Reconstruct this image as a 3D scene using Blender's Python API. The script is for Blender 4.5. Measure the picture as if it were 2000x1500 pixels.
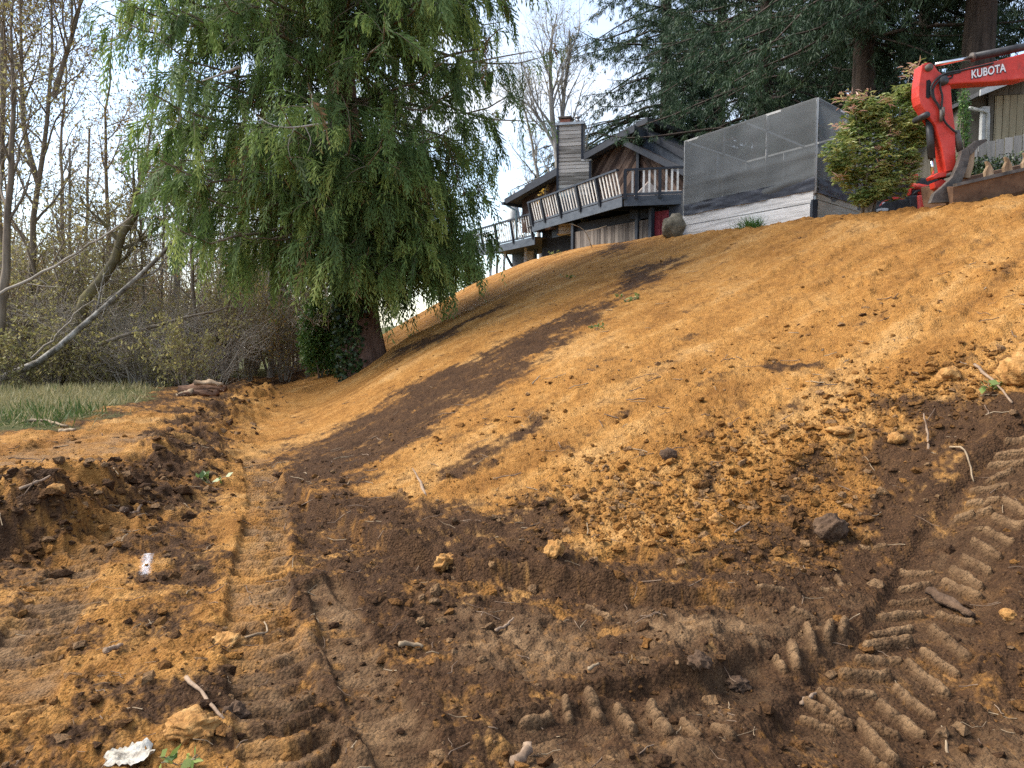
import bpy, math
import numpy as np
from mathutils import Vector, Matrix

for o in list(bpy.data.objects):
    bpy.data.objects.remove(o)
SC = bpy.context.scene
COL = SC.collection

# ------------------------------------------------------------------ camera
FPX, CU, CV, CAMZ, PITCH = 1480.0, 1000.0, 750.0, 1.6, math.radians(-4.25)
cam_d = bpy.data.cameras.new('camera')
cam_d.sensor_width = 36.0
cam_d.lens = FPX / 2000.0 * 36.0
cam_d.clip_start = 0.05
cam_d.clip_end = 2000.0
cam = bpy.data.objects.new('camera', cam_d)
COL.objects.link(cam)
cam.location = (0, 0, CAMZ)
cam.rotation_euler = (math.radians(90) + PITCH, 0, 0)
SC.camera = cam

# ------------------------------------------------------------------ sky and sun
SUN_AZ, SUN_EL = math.radians(-80), math.radians(46)      # azimuth from +Y towards +X
world = bpy.data.worlds.new('World')
SC.world = world
world.use_nodes = True
wn, wl = world.node_tree.nodes, world.node_tree.links
wn.clear()
w_out = wn.new('ShaderNodeOutputWorld')
w_bg = wn.new('ShaderNodeBackground')
w_bg.inputs['Strength'].default_value = 0.15
w_sky = wn.new('ShaderNodeTexSky')
w_sky.sky_type = 'NISHITA'
w_sky.sun_disc = False
w_sky.sun_elevation = SUN_EL
w_sky.sun_rotation = SUN_AZ
w_sky.dust_density = 0.8
w_sky.air_density = 1.0
w_tc = wn.new('ShaderNodeTexCoord')
w_map = wn.new('ShaderNodeMapping')
w_map.inputs['Scale'].default_value = (1.0, 1.0, 2.6)
w_n = wn.new('ShaderNodeTexNoise')
w_n.inputs['Scale'].default_value = 2.3
w_n.inputs['Detail'].default_value = 9.0
w_n.inputs['Roughness'].default_value = 0.56
w_n.inputs['Distortion'].default_value = 0.35
w_ramp = wn.new('ShaderNodeValToRGB')
w_ramp.color_ramp.elements[0].position = 0.40
w_ramp.color_ramp.elements[0].color = (0.12, 0.12, 0.12, 1)
w_ramp.color_ramp.elements[1].position = 0.66
w_ramp.color_ramp.elements[1].color = (0.9, 0.9, 0.9, 1)
w_mix = wn.new('ShaderNodeMixRGB')
w_mix.inputs['Color2'].default_value = (3.0, 3.1, 3.3, 1)
wl.new(w_tc.outputs['Generated'], w_map.inputs['Vector'])
wl.new(w_map.outputs['Vector'], w_n.inputs['Vector'])
wl.new(w_n.outputs['Fac'], w_ramp.inputs['Fac'])
wl.new(w_ramp.outputs['Color'], w_mix.inputs['Fac'])
wl.new(w_sky.outputs['Color'], w_mix.inputs['Color1'])
wl.new(w_mix.outputs['Color'], w_bg.inputs['Color'])
wl.new(w_bg.outputs['Background'], w_out.inputs['Surface'])

sun_d = bpy.data.lights.new('sun', 'SUN')
sun_d.energy = 2.6
sun_d.angle = math.radians(34)
sun_d.color = (1.0, 0.93, 0.82)
sun = bpy.data.objects.new('sun', sun_d)
COL.objects.link(sun)
SUN_DIR = Vector((math.sin(SUN_AZ) * math.cos(SUN_EL), math.cos(SUN_AZ) * math.cos(SUN_EL), math.sin(SUN_EL)))
sun.rotation_euler = SUN_DIR.to_track_quat('Z', 'Y').to_euler()
sun.location = (-20, 10, 30)

SC.view_settings.view_transform = 'Standard'
SC.view_settings.look = 'None'
SC.view_settings.gamma = 1.0
SC.view_settings.use_curve_mapping = False
SC.view_settings.exposure = 1.48
SC.render.engine = 'CYCLES'
SC.cycles.max_bounces = 6
SC.cycles.transparent_max_bounces = 12
SC.cycles.use_denoising = False

# ------------------------------------------------------------------ pixel <-> place
_cp, _sp = math.cos(PITCH), math.sin(PITCH)
def ray(u, v):
    a, b = (u - CU) / FPX, (CV - v) / FPX
    return np.array([a, _cp - b * _sp, _sp + b * _cp])
def at(u, v, D):
    """the point seen at photo pixel (u, v) that stands D metres ahead"""
    d = ray(u, v)
    p = d * (D / d[1])
    return np.array([p[0], p[1], p[2] + CAMZ])
def atz(u, v, z):
    d = ray(u, v)
    p = d * ((z - CAMZ) / d[2])
    return np.array([p[0], p[1], p[2] + CAMZ])

# ------------------------------------------------------------------ noise
def _h(ix, iy, seed):
    n = (ix.astype(np.int64) * 374761393 + iy.astype(np.int64) * 668265263 + seed * 974634777) & 0xFFFFFFFF
    n = ((n ^ (n >> 13)) * 1274126177) & 0xFFFFFFFF
    n = n ^ (n >> 16)
    return (n & 0xFFFF) / 65535.0
def vnoise(x, y, seed=0):
    x = np.asarray(x, float); y = np.asarray(y, float)
    ix, iy = np.floor(x), np.floor(y)
    fx, fy = x - ix, y - iy
    ux, uy = fx * fx * (3 - 2 * fx), fy * fy * (3 - 2 * fy)
    def g(ox, oy):
        a = _h(ix + ox, iy + oy, seed) * 6.2831853
        return np.cos(a) * (fx - ox) + np.sin(a) * (fy - oy)
    a, b, c, d = g(0, 0), g(1, 0), g(0, 1), g(1, 1)
    return 1.4 * ((a + (b - a) * ux) * (1 - uy) + (c + (d - c) * ux) * uy)
def fbm(x, y, octv=4, seed=0, gain=0.5, lac=2.03):
    s, a = 0, 1.0
    for i in range(octv):
        s = s + a * vnoise(x, y, seed + i * 17)
        x, y = x * lac + 3.1, y * lac - 1.7
        a *= gain
    return s
def pebbles(x, y, seed, keep=0.6, r=0.5):
    """rounded domes on a jittered grid, 0..1"""
    ix, iy = np.floor(x), np.floor(y)
    out = np.zeros_like(x)
    for ox in (-1, 0, 1):
        for oy in (-1, 0, 1):
            cx, cy = ix + ox, iy + oy
            px = cx + 0.15 + 0.7 * _h(cx, cy, seed)
            py = cy + 0.15 + 0.7 * _h(cx, cy, seed + 5)
            k = _h(cx, cy, seed + 9)
            rr = r * (0.35 + 0.65 * _h(cx, cy, seed + 13))
            d2 = ((x - px) ** 2 + (y - py) ** 2) / (rr * rr)
            out = np.maximum(out, np.where(k < keep, np.sqrt(np.maximum(0, 1 - d2)) * rr / r, 0))
    return out
def sstep(a, b, x):
    t = np.clip((x - a) / (b - a), 0, 1)
    return t * t * (3 - 2 * t)
# ------------------------------------------------------------------ the lie of the land
_cp_pts = []
def C_uvd(u, v, D): _cp_pts.append(at(u, v, D))
def C_uvz(u, v, z): _cp_pts.append(atz(u, v, z))
def C_xyz(x, y, z): _cp_pts.append(np.array([x, y, z], float))
for p in ((-12, -6, 0), (-4, -6, 0), (3, -6, 0.1), (-6, 0, 0.05), (-2, 0, 0), (0.5, 0.5, 0), (-9, 4, 0.1), (-3, 3, 0), (-1, 2.5, 0), (0.6, 2.6, 0),
          (-14, 8, 0.25), (-18, 14, 0.3), (-20, 0, 0.2), (-30, 20, 0.2), (-30, 45, 0), (-14, 30, 0.05), (-14, 50, 0), (-30, 80, 0), (-8, 32, -0.1), (-10, 24, 0.05)):
    C_xyz(*p)
# cut bench on the left, its bank foot and the ground above the bank
for u, v in ((470, 835), (440, 900), (405, 965), (330, 1005), (245, 1015), (520, 780)): C_uvz(u, v, -0.03)
for u, v in ((495, 750), (405, 785), (335, 812), (275, 850), (190, 925), (80, 965)): C_uvz(u, v, 0.36)
for u, v in ((300, 790), (100, 850), (200, 870), (40, 900), (100, 770), (250, 760), (-100, 860), (-150, 960)): C_uvz(u, v, 0.30)
for u, v in ((500, 860), (530, 820), (500, 930), (480, 1000), (300, 1100), (480, 1100), (100, 1150), (400, 1300), (700, 1250), (1000, 1300), (1300, 1330), (900, 1480), (1350, 1480), (1150, 1200), (200, 1480), (40, 1090)): C_uvz(u, v, 0.0)
# toe of the slope
for u, v, z in ((548, 915, 0.03), (610, 960, 0.05), (665, 1005, 0.05), (750, 1045, 0.05), (850, 1082, 0.05), (1000, 1108, 0.05), (1120, 1125, 0.06), (1300, 1140, 0.06), (1500, 1135, 0.1)): C_uvz(u, v, z)
for u, v, z in ((575, 800, 0.02), (560, 850, 0.02), (585, 745, 0.0), (600, 775, 0.05)): C_uvz(u, v, z)
C_uvd(715, 735, 18.0); C_uvd(655, 762, 18.0); C_uvd(770, 700, 18.6)
# right-hand side, climbing
C_uvd(1700, 1120, 4.75); C_uvd(1950, 1000, 4.75); C_uvd(1900, 1250, 3.75); C_uvd(1950, 1420, 3.15); C_uvd(1650, 1400, 3.2); C_uvd(2000, 1150, 4.1)
C_xyz(4.2, 3.2, 0.9); C_xyz(6.5, 4.5, 2.0); C_xyz(5, 0, 0.9); C_xyz(9, 2, 2.6); C_xyz(9, -6, 2.2); C_xyz(9.5, 7.5, 3.2)
# crest, right to left
for u, v, D in ((2000, 382, 11.6), (1850, 402, 12.3), (1700, 424, 13.2), (1765, 417, 12.8), (1585, 428, 14.4), (1450, 443, 17), (1300, 458, 20), (1130, 484, 24), (1040, 508, 26), (960, 540, 28), (850, 596, 28), (750, 652, 27), (655, 705, 26)): C_uvd(u, v, D)
# the face stays fairly straight between toe and crest
for a, b, ks in (((1500, 1135, 4.83), (1585, 428, 14.4), (0.33, 0.66)), ((1120, 1125, 4.95), (1450, 443, 17), (0.25, 0.5, 0.75)), ((850, 1082, 5.4), (1300, 458, 20), (0.25, 0.5, 0.75)),
                 ((548, 915, 8.7), (1130, 484, 24), (0.25, 0.5, 0.75)), ((1950, 1000, 4.75), (2000, 382, 11.6), (0.5,)), ((560, 850, 11.4), (960, 540, 28), (0.35, 0.65))):
    A, B = at(*a), at(*b)
    for k in ks:
        p = A + (B - A) * k
        p[2] += 0.12 * math.sin(math.pi * k)
        _cp_pts.append(p)
# plateau and beyond
for p in ((13, 11, 3.75), (20, 12, 4), (9, 14.5, 3.72), (6.5, 17, 3.85), (8.6, 19, 3.95), (13, 20, 4.2), (5.5, 22, 4.2), (8, 27, 4.4), (3.5, 28, 4.35), (3, 34, 4.45), (7, 36, 4.6), (15, 32, 4.8), (0.2, 34, 3.3), (-0.5, 41, 3.0),
          (-4, 34, 0.3), (-3.5, 42, 0.4), (2, 50, 4.3), (20, 50, 5), (40, 30, 5), (40, 80, 6), (0, 85, 3), (10, 85, 5), (40, -5, 4.5), (25, 0, 4)):
    C_xyz(*p)
_CP = np.array(_cp_pts)
_c2 = 0.35 ** 2
def _phi(x, y, px, py): return np.sqrt((x - px) ** 2 + (y - py) ** 2 + _c2)
_n = len(_CP)
_A = np.zeros((_n + 3, _n + 3))
_A[:_n, :_n] = _phi(_CP[:, None, 0], _CP[:, None, 1], _CP[None, :, 0], _CP[None, :, 1]) - np.eye(_n) * 0.05
_A[:_n, _n] = 1; _A[:_n, _n + 1] = _CP[:, 0]; _A[:_n, _n + 2] = _CP[:, 1]
_A[_n:, :_n] = _A[:_n, _n:].T
_W = np.linalg.solve(_A, np.concatenate([_CP[:, 2], [0, 0, 0]]))
def zbase(x, y):
    x = np.clip(x, -34, 44); y = np.clip(y, -8, 88)
    z = _W[_n] + _W[_n + 1] * x + _W[_n + 2] * y
    for i in range(_n):
        z = z + _W[i] * _phi(x, y, _CP[i, 0], _CP[i, 1])
    return z

_TS = np.concatenate([np.geomspace(1.2, 70, 900)])
def hit(u, v, zf=None):
    """where the line of sight through (u, v) meets the land"""
    zf = zf or zbase
    d = ray(u, v); d = d / np.linalg.norm(d)
    P = d[None, :] * _TS[:, None]
    dz = P[:, 2] + CAMZ - zf(P[:, 0], P[:, 1])
    k = np.where(dz < 0)[0]
    if not len(k): return atz(u, v, 0) if v > 660 else at(u, v, 25)
    k = max(k[0], 1)
    a = dz[k - 1] / (dz[k - 1] - dz[k] + 1e-9)
    t = _TS[k - 1] + (_TS[k] - _TS[k - 1]) * a
    p = d * t
    return np.array([p[0], p[1], p[2] + CAMZ])

# ---- distances to lines and outlines on the land (plan view)
def polydist(x, y, pts):
    """unsigned distance, arc length, signed offset to a polyline"""
    best = np.full(x.shape, 1e3); S = np.zeros(x.shape); L = np.full(x.shape, 1e3)
    if x.size > 5000:
        P = np.array(pts); lo, hi = P.min(0) - 1.3, P.max(0) + 1.3
        m = np.where((x > lo[0]) & (x < hi[0]) & (y > lo[1]) & (y < hi[1]))[0]
        if len(m) < 0.8 * x.size:
            if len(m):
                xm, ym = x[m], y[m]
                b_, s_, l_ = np.full(len(m), 1e3), np.zeros(len(m)), np.full(len(m), 1e3)
                for c in range(0, len(m), 4000):
                    b_[c:c + 4000], s_[c:c + 4000], l_[c:c + 4000] = polydist(xm[c:c + 4000], ym[c:c + 4000], pts)
                best[m], S[m], L[m] = b_, s_, l_
            return best, S, L
    acc = 0.0
    for a, b in zip(pts[:-1], pts[1:]):
        ab = b - a; l = math.hypot(*ab)
        if l < 1e-6: continue
        t = np.clip(((x - a[0]) * ab[0] + (y - a[1]) * ab[1]) / (l * l), 0, 1)
        dx, dy = x - a[0] - t * ab[0], y - a[1] - t * ab[1]
        d = np.hypot(dx, dy)
        m = d < best
        best = np.where(m, d, best); S = np.where(m, acc + t * l, S)
        L = np.where(m, np.sign(ab[0] * dy - ab[1] * dx) * d, L)
        acc += l
    return best, S, L
def polysd(x, y, pts):
    """signed distance to an outline, negative inside"""
    d = np.full(x.shape, 1e9); ins = np.zeros(x.shape, bool)
    n = len(pts)
    for i in range(n):
        a, b = pts[i], pts[(i + 1) % n]
        ab = b - a; l2 = ab[0] ** 2 + ab[1] ** 2 + 1e-12
        t = np.clip(((x - a[0]) * ab[0] + (y - a[1]) * ab[1]) / l2, 0, 1)
        d = np.minimum(d, np.hypot(x - a[0] - t * ab[0], y - a[1] - t * ab[1]))
        c = ((a[1] > y) != (b[1] > y)) & (x < (b[0] - a[0]) * (y - a[1]) / (b[1] - a[1] + 1e-12) + a[0])
        ins ^= c
    return np.where(ins, -d, d)
def plan(uv): return [hit(u, v)[:2] for u, v in uv]

# rubber-track prints, wheel ruts, cut steps
TRACKS = [  # outline points, half width, pitch, height
    (plan([(500, 900), (522, 960), (520, 1030), (505, 1130), (510, 1260), (545, 1400), (590, 1520)]), 0.18, 0.16, 0.030),
    (plan([(215, 1035), (165, 1080), (110, 1160), (60, 1260), (10, 1400)]), 0.17, 0.13, 0.026),
    (plan([(20, 900), (120, 880), (230, 850)]), 0.5, 0.22, 0.014),
    (plan([(640, 1150), (700, 1300), (800, 1490)]), 0.13, 0.10, 0.007),
]
WHEEL = plan([(1640, 1470), (1677, 1407), (1717, 1360), (1763, 1300), (1803, 1240), (1828, 1180), (1850, 1120), (1890, 1040), (1945, 970), (2010, 905), (2080, 850)])
WHEEL2 = plan([(1050, 1430), (1180, 1395), (1330, 1405), (1450, 1340), (1560, 1280), (1640, 1225)])
STEPS = [  # line, drop height, width of the bench it dies out over; uphill on the left of the direction of travel
    (plan([(1560, 1165), (1300, 1165), (1100, 1142), (900, 1108), (760, 1068), (660, 1020), (575, 965), (532, 915)])[::-1], 0.13, 0.5),
    (plan([(1010, 1345), (1120, 1350), (1250, 1345), (1360, 1325), (1470, 1290), (1530, 1250)]), 0.10, 0.8),
    (plan([(600, 1100), (680, 1180), (760, 1240)])[::-1], 0.05, 0.4),
    (plan([(1080, 1120), (1200, 1090), (1400, 1105), (1520, 1090)]), 0.07, 0.35),
]
GRASS_P = plan([(-260, 850), (-80, 842), (60, 838), (150, 832), (180, 812), (215, 796), (290, 775), (330, 758), (420, 740), (560, 728), (560, 715), (300, 700), (-300, 700)])

def zmacro(x, y):
    z = zbase(x, y)
    wx = 0.10 * fbm(x * 1.3, y * 1.3, 2, 91); wy = 0.10 * fbm(x * 1.3, y * 1.3, 2, 92)
    for pts, hgt, die in STEPS:
        d, s, l = polydist(x + wx, y + wy, pts)
        tot = sum(math.hypot(*(b - a)) for a, b in zip(pts[:-1], pts[1:]))
        env = sstep(0, 0.6, s) * sstep(0, 0.6, tot - s) * np.clip(1 - d / die, 0, 1)
        z = z + hgt * env * (sstep(-0.012, 0.04, l) - 0.5)
    return z

# ---- soil kinds: dark topsoil (0) and ochre subsoil (1), as outlines on the land
BROWN = [
    [(490, 752), (400, 782), (330, 815), (265, 855), (200, 915), (90, 958), (-60, 985), (-60, 1050), (90, 1040), (250, 1018), (345, 1000), (415, 955), (445, 880), (455, 830)],
    [(170, 800), (300, 782), (420, 764), (560, 742), (560, 728), (400, 745), (240, 770)],
    [(530, 905), (600, 862), (690, 812), (800, 755), (900, 706), (1020, 646), (1110, 606), (1185, 588), (1195, 612), (1120, 660), (1040, 715), (960, 770), (900, 800), (840, 850), (760, 892), (700, 945), (660, 985), (600, 950)],
    [(845, 935), (900, 893), (990, 845), (1060, 805), (1075, 818), (1010, 870), (930, 915), (880, 945)],
    [(1195, 560), (1240, 520), (1330, 505), (1300, 540), (1225, 580)],
    [(1180, 490), (1205, 462), (1255, 452), (1235, 478), (1200, 500)],
    [(1490, 712), (1540, 700), (1600, 706), (1590, 722), (1520, 728)],
    [(540, 905), (680, 978), (790, 965), (860, 1000), (930, 1030), (1020, 990), (1090, 990), (1110, 1040), (1090, 1110), (900, 1110), (700, 1060)],
    [(1365, 935), (1395, 912), (1412, 940), (1405, 985), (1370, 985)],
    [(1440, 1040), (1490, 960), (1580, 890), (1640, 860), (1630, 890), (1560, 970), (1610, 1010), (1560, 1075), (1470, 1100), (1400, 1080)],
    [(1690, 1000), (1740, 880), (1800, 850), (1920, 800), (2060, 770), (2060, 1500), (1900, 1500), (1750, 1150), (1660, 1090)],
    [(1330, 1100), (1400, 1060), (1430, 1095), (1420, 1130), (1330, 1130)],
    [(1710, 780), (1800, 765), (1850, 800), (1790, 815), (1720, 800)],
    [(1400, 1200), (1700, 1150), (1900, 1150), (2060, 1100), (2060, 1520), (1300, 1520), (1350, 1400)],
    [(1215, 805), (1240, 790), (1245, 800), (1220, 815)],
    [(760, 690), (880, 640), (990, 590), (985, 600), (880, 655), (770, 705)],
]
OCHRE = [
    [(-60, 865), (60, 850), (190, 830), (300, 800), (330, 815), (275, 850), (225, 885), (190, 930), (100, 950), (60, 915), (-60, 935)],
    [(400, 790), (470, 760), (530, 752), (600, 740), (600, 800), (560, 850), (535, 895), (500, 935), (530, 1000), (560, 1080), (565, 1190), (480, 1210), (440, 1120), (420, 1020), (420, 950), (450, 880), (440, 830), (340, 850), (330, 820)],
    [(90, 1050), (185, 1035), (200, 1060), (160, 1090), (100, 1075)],
    [(212, 1030), (320, 1018), (315, 1050), (240, 1058)],
    [(200, 1200), (280, 1180), (300, 1250), (400, 1260), (400, 1290), (280, 1350), (195, 1310), (250, 1260)],
    [(410, 1240), (480, 1235), (470, 1268), (415, 1272)],
    [(300, 1430), (350, 1400), (420, 1390), (425, 1420), (370, 1470), (310, 1490)],
    [(-40, 1310), (70, 1315), (75, 1400), (40, 1470), (-40, 1480)],
    [(1110, 1120), (1110, 1050), (1050, 960), (1300, 960), (1370, 1000), (1330, 1060), (1220, 1095)],
    [(1500, 1110), (1560, 1030), (1600, 980), (1700, 960), (1690, 1000), (1620, 1050), (1580, 1100), (1520, 1130)],
    [(160, 1110), (250, 1120), (290, 1180), (200, 1190), (150, 1150)],
    [(650, 990), (760, 930), (880, 880), (1000, 800), (1060, 800), (960, 880), (880, 960), (760, 985)],
]
TANP = [
    [(560, 1200), (650, 1260), (720, 1400), (800, 1520), (560, 1520), (520, 1300)],
    [(1200, 1180), (1500, 1160), (1700, 1190), (1500, 1270), (1250, 1290)],
    [(900, 1200), (1120, 1220), (1250, 1300), (1000, 1330), (900, 1290)],
    [(1000, 1400), (1300, 1380), (1400, 1440), (1300, 1520), (1000, 1520)],
    [(1850, 1430), (2050, 1420), (2050, 1520), (1800, 1520)],
    [(60, 1100), (150, 1060), (200, 1080), (100, 1200), (20, 1350), (0, 1250)],
]
TOE = plan([(-900, 740), (420, 742), (600, 738), (575, 800), (550, 870), (548, 915), (610, 960), (680, 985), (790, 1000), (900, 1020), (1000, 1000), (1090, 1060), (1240, 1100), (1500, 1095), (1620, 1050), (1720, 940), (1800, 850), (1930, 780), (2080, 745), (2300, 700)])
TOE += [np.array([60., 2.]), np.array([60., 100.]), np.array([-1., 100.]), np.array([-1., 60.]), np.array([-5., 34.])]
TOE = TOE[2:]
_sd = hit(1150, 610)[:2] - hit(620, 880)[:2]
STRIKE = _sd / np.hypot(*_sd)
BROWN_P = [plan(p) for p in BROWN]
OCHRE_P = [plan(p) for p in OCHRE]
TAN_P = [plan(p) for p in TANP]

def soil(x, y):
    """ochre share, pale trodden mud share, plant cover share"""
    r = np.hypot(x, y)
    k = np.clip(r / 8.0, 0.35, 1.3)
    wx = k * (0.20 * fbm(x * 1.1, y * 1.1, 2, 5) + 0.12 * fbm(x * 5, y * 5, 3, 6))
    wy = k * (0.20 * fbm(x * 1.1, y * 1.1, 2, 7) + 0.12 * fbm(x * 5, y * 5, 3, 8))
    X, Y = x + wx, y + wy
    slope = sstep(0.4, -0.6, polysd(X, Y, TOE))
    o = slope.copy()
    def put(poly, val, soft=0.3):
        nonlocal o
        P = np.array(poly); lo, hi = P.min(0) - 0.9, P.max(0) + 0.9
        m = (X > lo[0]) & (X < hi[0]) & (Y > lo[1]) & (Y < hi[1])
        if not m.any(): return
        w = sstep(soft, -soft * 1.3, polysd(X[m], Y[m], poly))
        o[m] = o[m] * (1 - w) + val * w
    for p in OCHRE_P: put(p, 0.95, 0.22)
    for p in BROWN_P:
        q_ = np.array(p); r_ = np.roll(q_, -1, 0)
        wd_ = abs(np.sum(q_[:, 0] * r_[:, 1] - r_[:, 0] * q_[:, 1])) / np.sum(np.hypot(*(r_ - q_).T))
        put(p, -0.15, float(np.clip(wd_ * 0.8, 0.09, 0.40)))
    t = np.zeros_like(x)
    for p in TAN_P: t = np.maximum(t, 0.75 * sstep(0.2, -0.25, polysd(X, Y, p)))
    d, s, l = polydist(x, y, WHEEL)
    wd = d + 0.10 * fbm(x * 4, y * 4, 3, 33)
    t = np.maximum(t, 0.28 * sstep(0.26, 0.14, wd)); o = o * (1 - 0.8 * sstep(0.34, 0.2, d))
    d, s, l = polydist(x, y, WHEEL2)
    t = np.maximum(t, 0.3 * sstep(0.2, 0.1, d))
    for pts, hw, pitch, amp in TRACKS:
        d, s, l = polydist(x, y, pts)
        t = np.maximum(t, 0.6 * sstep(hw * 1.1, hw * 0.8, d))
    g = sstep(0.25, -0.35, polysd(x + 2.2 * wx, y + 2.2 * wy, GRASS_P))
    g = np.maximum(g, sstep(30, 33, y) * sstep(1, -3, x))
    g = np.maximum(g, sstep(0.0, 1.5, y - np.interp(x, [2, 5.5, 7, 9, 14, 30], [33, 19.5, 16.5, 15.5, 15, 15])) * (x > 2.0))
    o = o * (1 - g)
    # streaks drawn along the face by the bucket, crumbs mixed at every edge
    q, p_ = x * STRIKE[0] + y * STRIKE[1], -x * STRIKE[1] + y * STRIKE[0]
    streak = fbm(q * 0.55, p_ * 5.0, 3, 23)
    n = 0.34 * fbm(x * 2.1, y * 2.1, 3, 20) + 0.26 * fbm(x * 9, y * 9, 3, 21) + 0.22 * fbm(x * 38, y * 38, 2, 22)
    flat = 1 - slope
    on = sstep(0.20, 0.80, o * 0.78 + 0.13 + n * (1.0 + 0.55 * flat) + flat * (0.30 * sstep(-0.22, -0.34, x / np.maximum(y, 1.0)) - 0.03) + slope * (0.32 * streak + 0.06 * np.clip(r - 8, 0, 4) / 4))
    on = on * (1 - g)
    # broad drag marks and damper patches inside the ochre
    dry = np.clip(0.5 + 0.55 * fbm(q * 0.35, p_ * 2.4, 3, 24) + 0.35 * fbm(x * 0.8, y * 0.8, 3, 25) + 0.18 * fbm(x * 6, y * 6, 2, 26), 0, 1)
    return on, np.clip(t * (0.62 + 0.9 * fbm(x * 3, y * 3, 3, 31) + 0.5 * fbm(x * 14, y * 14, 2, 32)), 0, 1), g, dry

RIDGES = []
def height(x, y, S=None, calm=0.0):
    z = zmacro(x, y)
    o, t, g, dry = S if S is not None else soil(x, y)
    r = np.hypot(x, y)
    bank = sstep(0.75, 0.2, polydist(x, y, BANK)[0])
    slope_amt = sstep(0.4, -0.6, polysd(x, y, TOE))
    # wheel and track prints
    pr = np.zeros_like(x)
    for pts, hw, pitch, amp in TRACKS:
        d, s, l = polydist(x, y, pts)
        w = sstep(hw * 1.08, hw * 0.85, d)
        bars = np.sin(2 * math.pi * (s + 0.35 * np.abs(l) + 0.03 * fbm(x * 6, y * 6, 2, 55)) / pitch)
        wear = np.clip(0.75 + 0.9 * fbm(x * 2.2, y * 2.2, 2, 56), 0, 1)
        z = z + w * (amp * np.clip(bars * 2.6, -1, 1) * wear - 0.035)
        z = z + 0.022 * np.exp(-((d - hw * 1.2) / 0.05) ** 2) * (0.3 + 1.3 * fbm(x * 5, y * 5, 3, 57))
        pr = np.maximum(pr, w)
    d, s, l = polydist(x, y, WHEEL)
    w = sstep(0.30, 0.24, d)
    z = z - 0.03 * w + 0.04 * np.exp(-((d - 0.36) / 0.09) ** 2) * (0.6 + 0.8 * fbm(x * 4, y * 4, 3, 58))
    pr = np.maximum(pr, w)
    d, s, l = polydist(x, y, WHEEL2)
    w2 = sstep(0.16, 0.10, d)
    z = z - 0.03 * w2
    pr = np.maximum(pr, w2 * 0.7)
    rough = (1 - 0.75 * pr) * (1 - calm)
    flat = (1 - slope_amt) * (1 - g)
    # lumps: broad, then crumbs
    z = z + 0.028 * slope_amt * fbm(x * 0.8, y * 0.8, 3, 61)
    z = z + rough * flat * (0.045 * fbm(x * 1.7, y * 1.7, 3, 62) + 0.026 * fbm(x * 6, y * 6, 3, 63, 0.62))
    rid = 1 - np.abs(fbm(x * 3.1, y * 3.1, 3, 64))
    z = z + rough * flat * 0.022 * (rid - 0.6)
    z = z + bank * (0.11 * fbm(x * 2.4, y * 2.4, 3, 65) + 0.07 * (1 - np.abs(fbm(x * 5.5, y * 5.5, 3, 66))))
    dark = 1 - o
    near = np.clip(1.3 - r / 14, 0, 1)
    cl = np.clip(0.35 + 1.3 * fbm(x * 0.9, y * 0.9, 2, 67), 0, 1)
    z = z + rough * near * (1 - g) * (0.030 * cl + 0.006 * slope_amt) * pebbles(x * 11 + 0.3 * fbm(x * 20, y * 20, 2, 3), y * 11 + 0.3 * fbm(x * 20, y * 20, 2, 4), 71, 0.6)
    z = z + rough * near * (1 - g) * 0.017 * pebbles(x * 24, y * 24, 72, 0.6)
    toe_peb = np.exp(-((polysd(x, y, PEB) - 0) / 0.7).clip(0) ** 2)
    z = z + toe_peb * slope_amt * (0.035 * pebbles(x * 7, y * 7, 73, 0.6) + 0.020 * pebbles(x * 15, y * 15, 74, 0.7))
    z = z + slope_amt * (1 - g) * (0.016 * fbm(x * 9, y * 9, 3, 75, 0.65) + 0.010 * dark * fbm(x * 22, y * 22, 2, 76))
    # short broken ledges where the clay tore on the upper face
    e = fbm(x * 1.5 + 0.4 * y, y * 2.6 - 0.7 * x, 3, 77)
    up = sstep(6.5, 9, r) * slope_amt * sstep(1.5, 4.0, x - 0.05 * y)
    z = z + up * (0.036 * sstep(0.15, 0.25, e) + 0.018 * sstep(0.2, 0.27, fbm(x * 3.5, y * 4.5, 3, 80))) + 0.014 * up * fbm(x * 5, y * 5, 3, 78)
    # teeth marks of the bucket running down the slope
    z = z + slope_amt * (1 - g) * 0.010 * fbm((x * 0.94 - y * 0.33) * 0.9, (x * 0.33 + y * 0.94) * 6.5, 2, 79) * sstep(0.5, 3, 6 - x)
    return z
BANK = plan([(500, 760), (440, 810), (400, 860), (340, 930), (260, 965), (160, 985), (40, 1010), (-80, 1020)])
PEB = plan([(1050, 1000), (1200, 900), (1500, 820), (1700, 740), (1950, 700), (2050, 740), (1900, 800), (1720, 880), (1640, 1040), (1520, 1100), (1240, 1100), (1110, 1090)])

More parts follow.
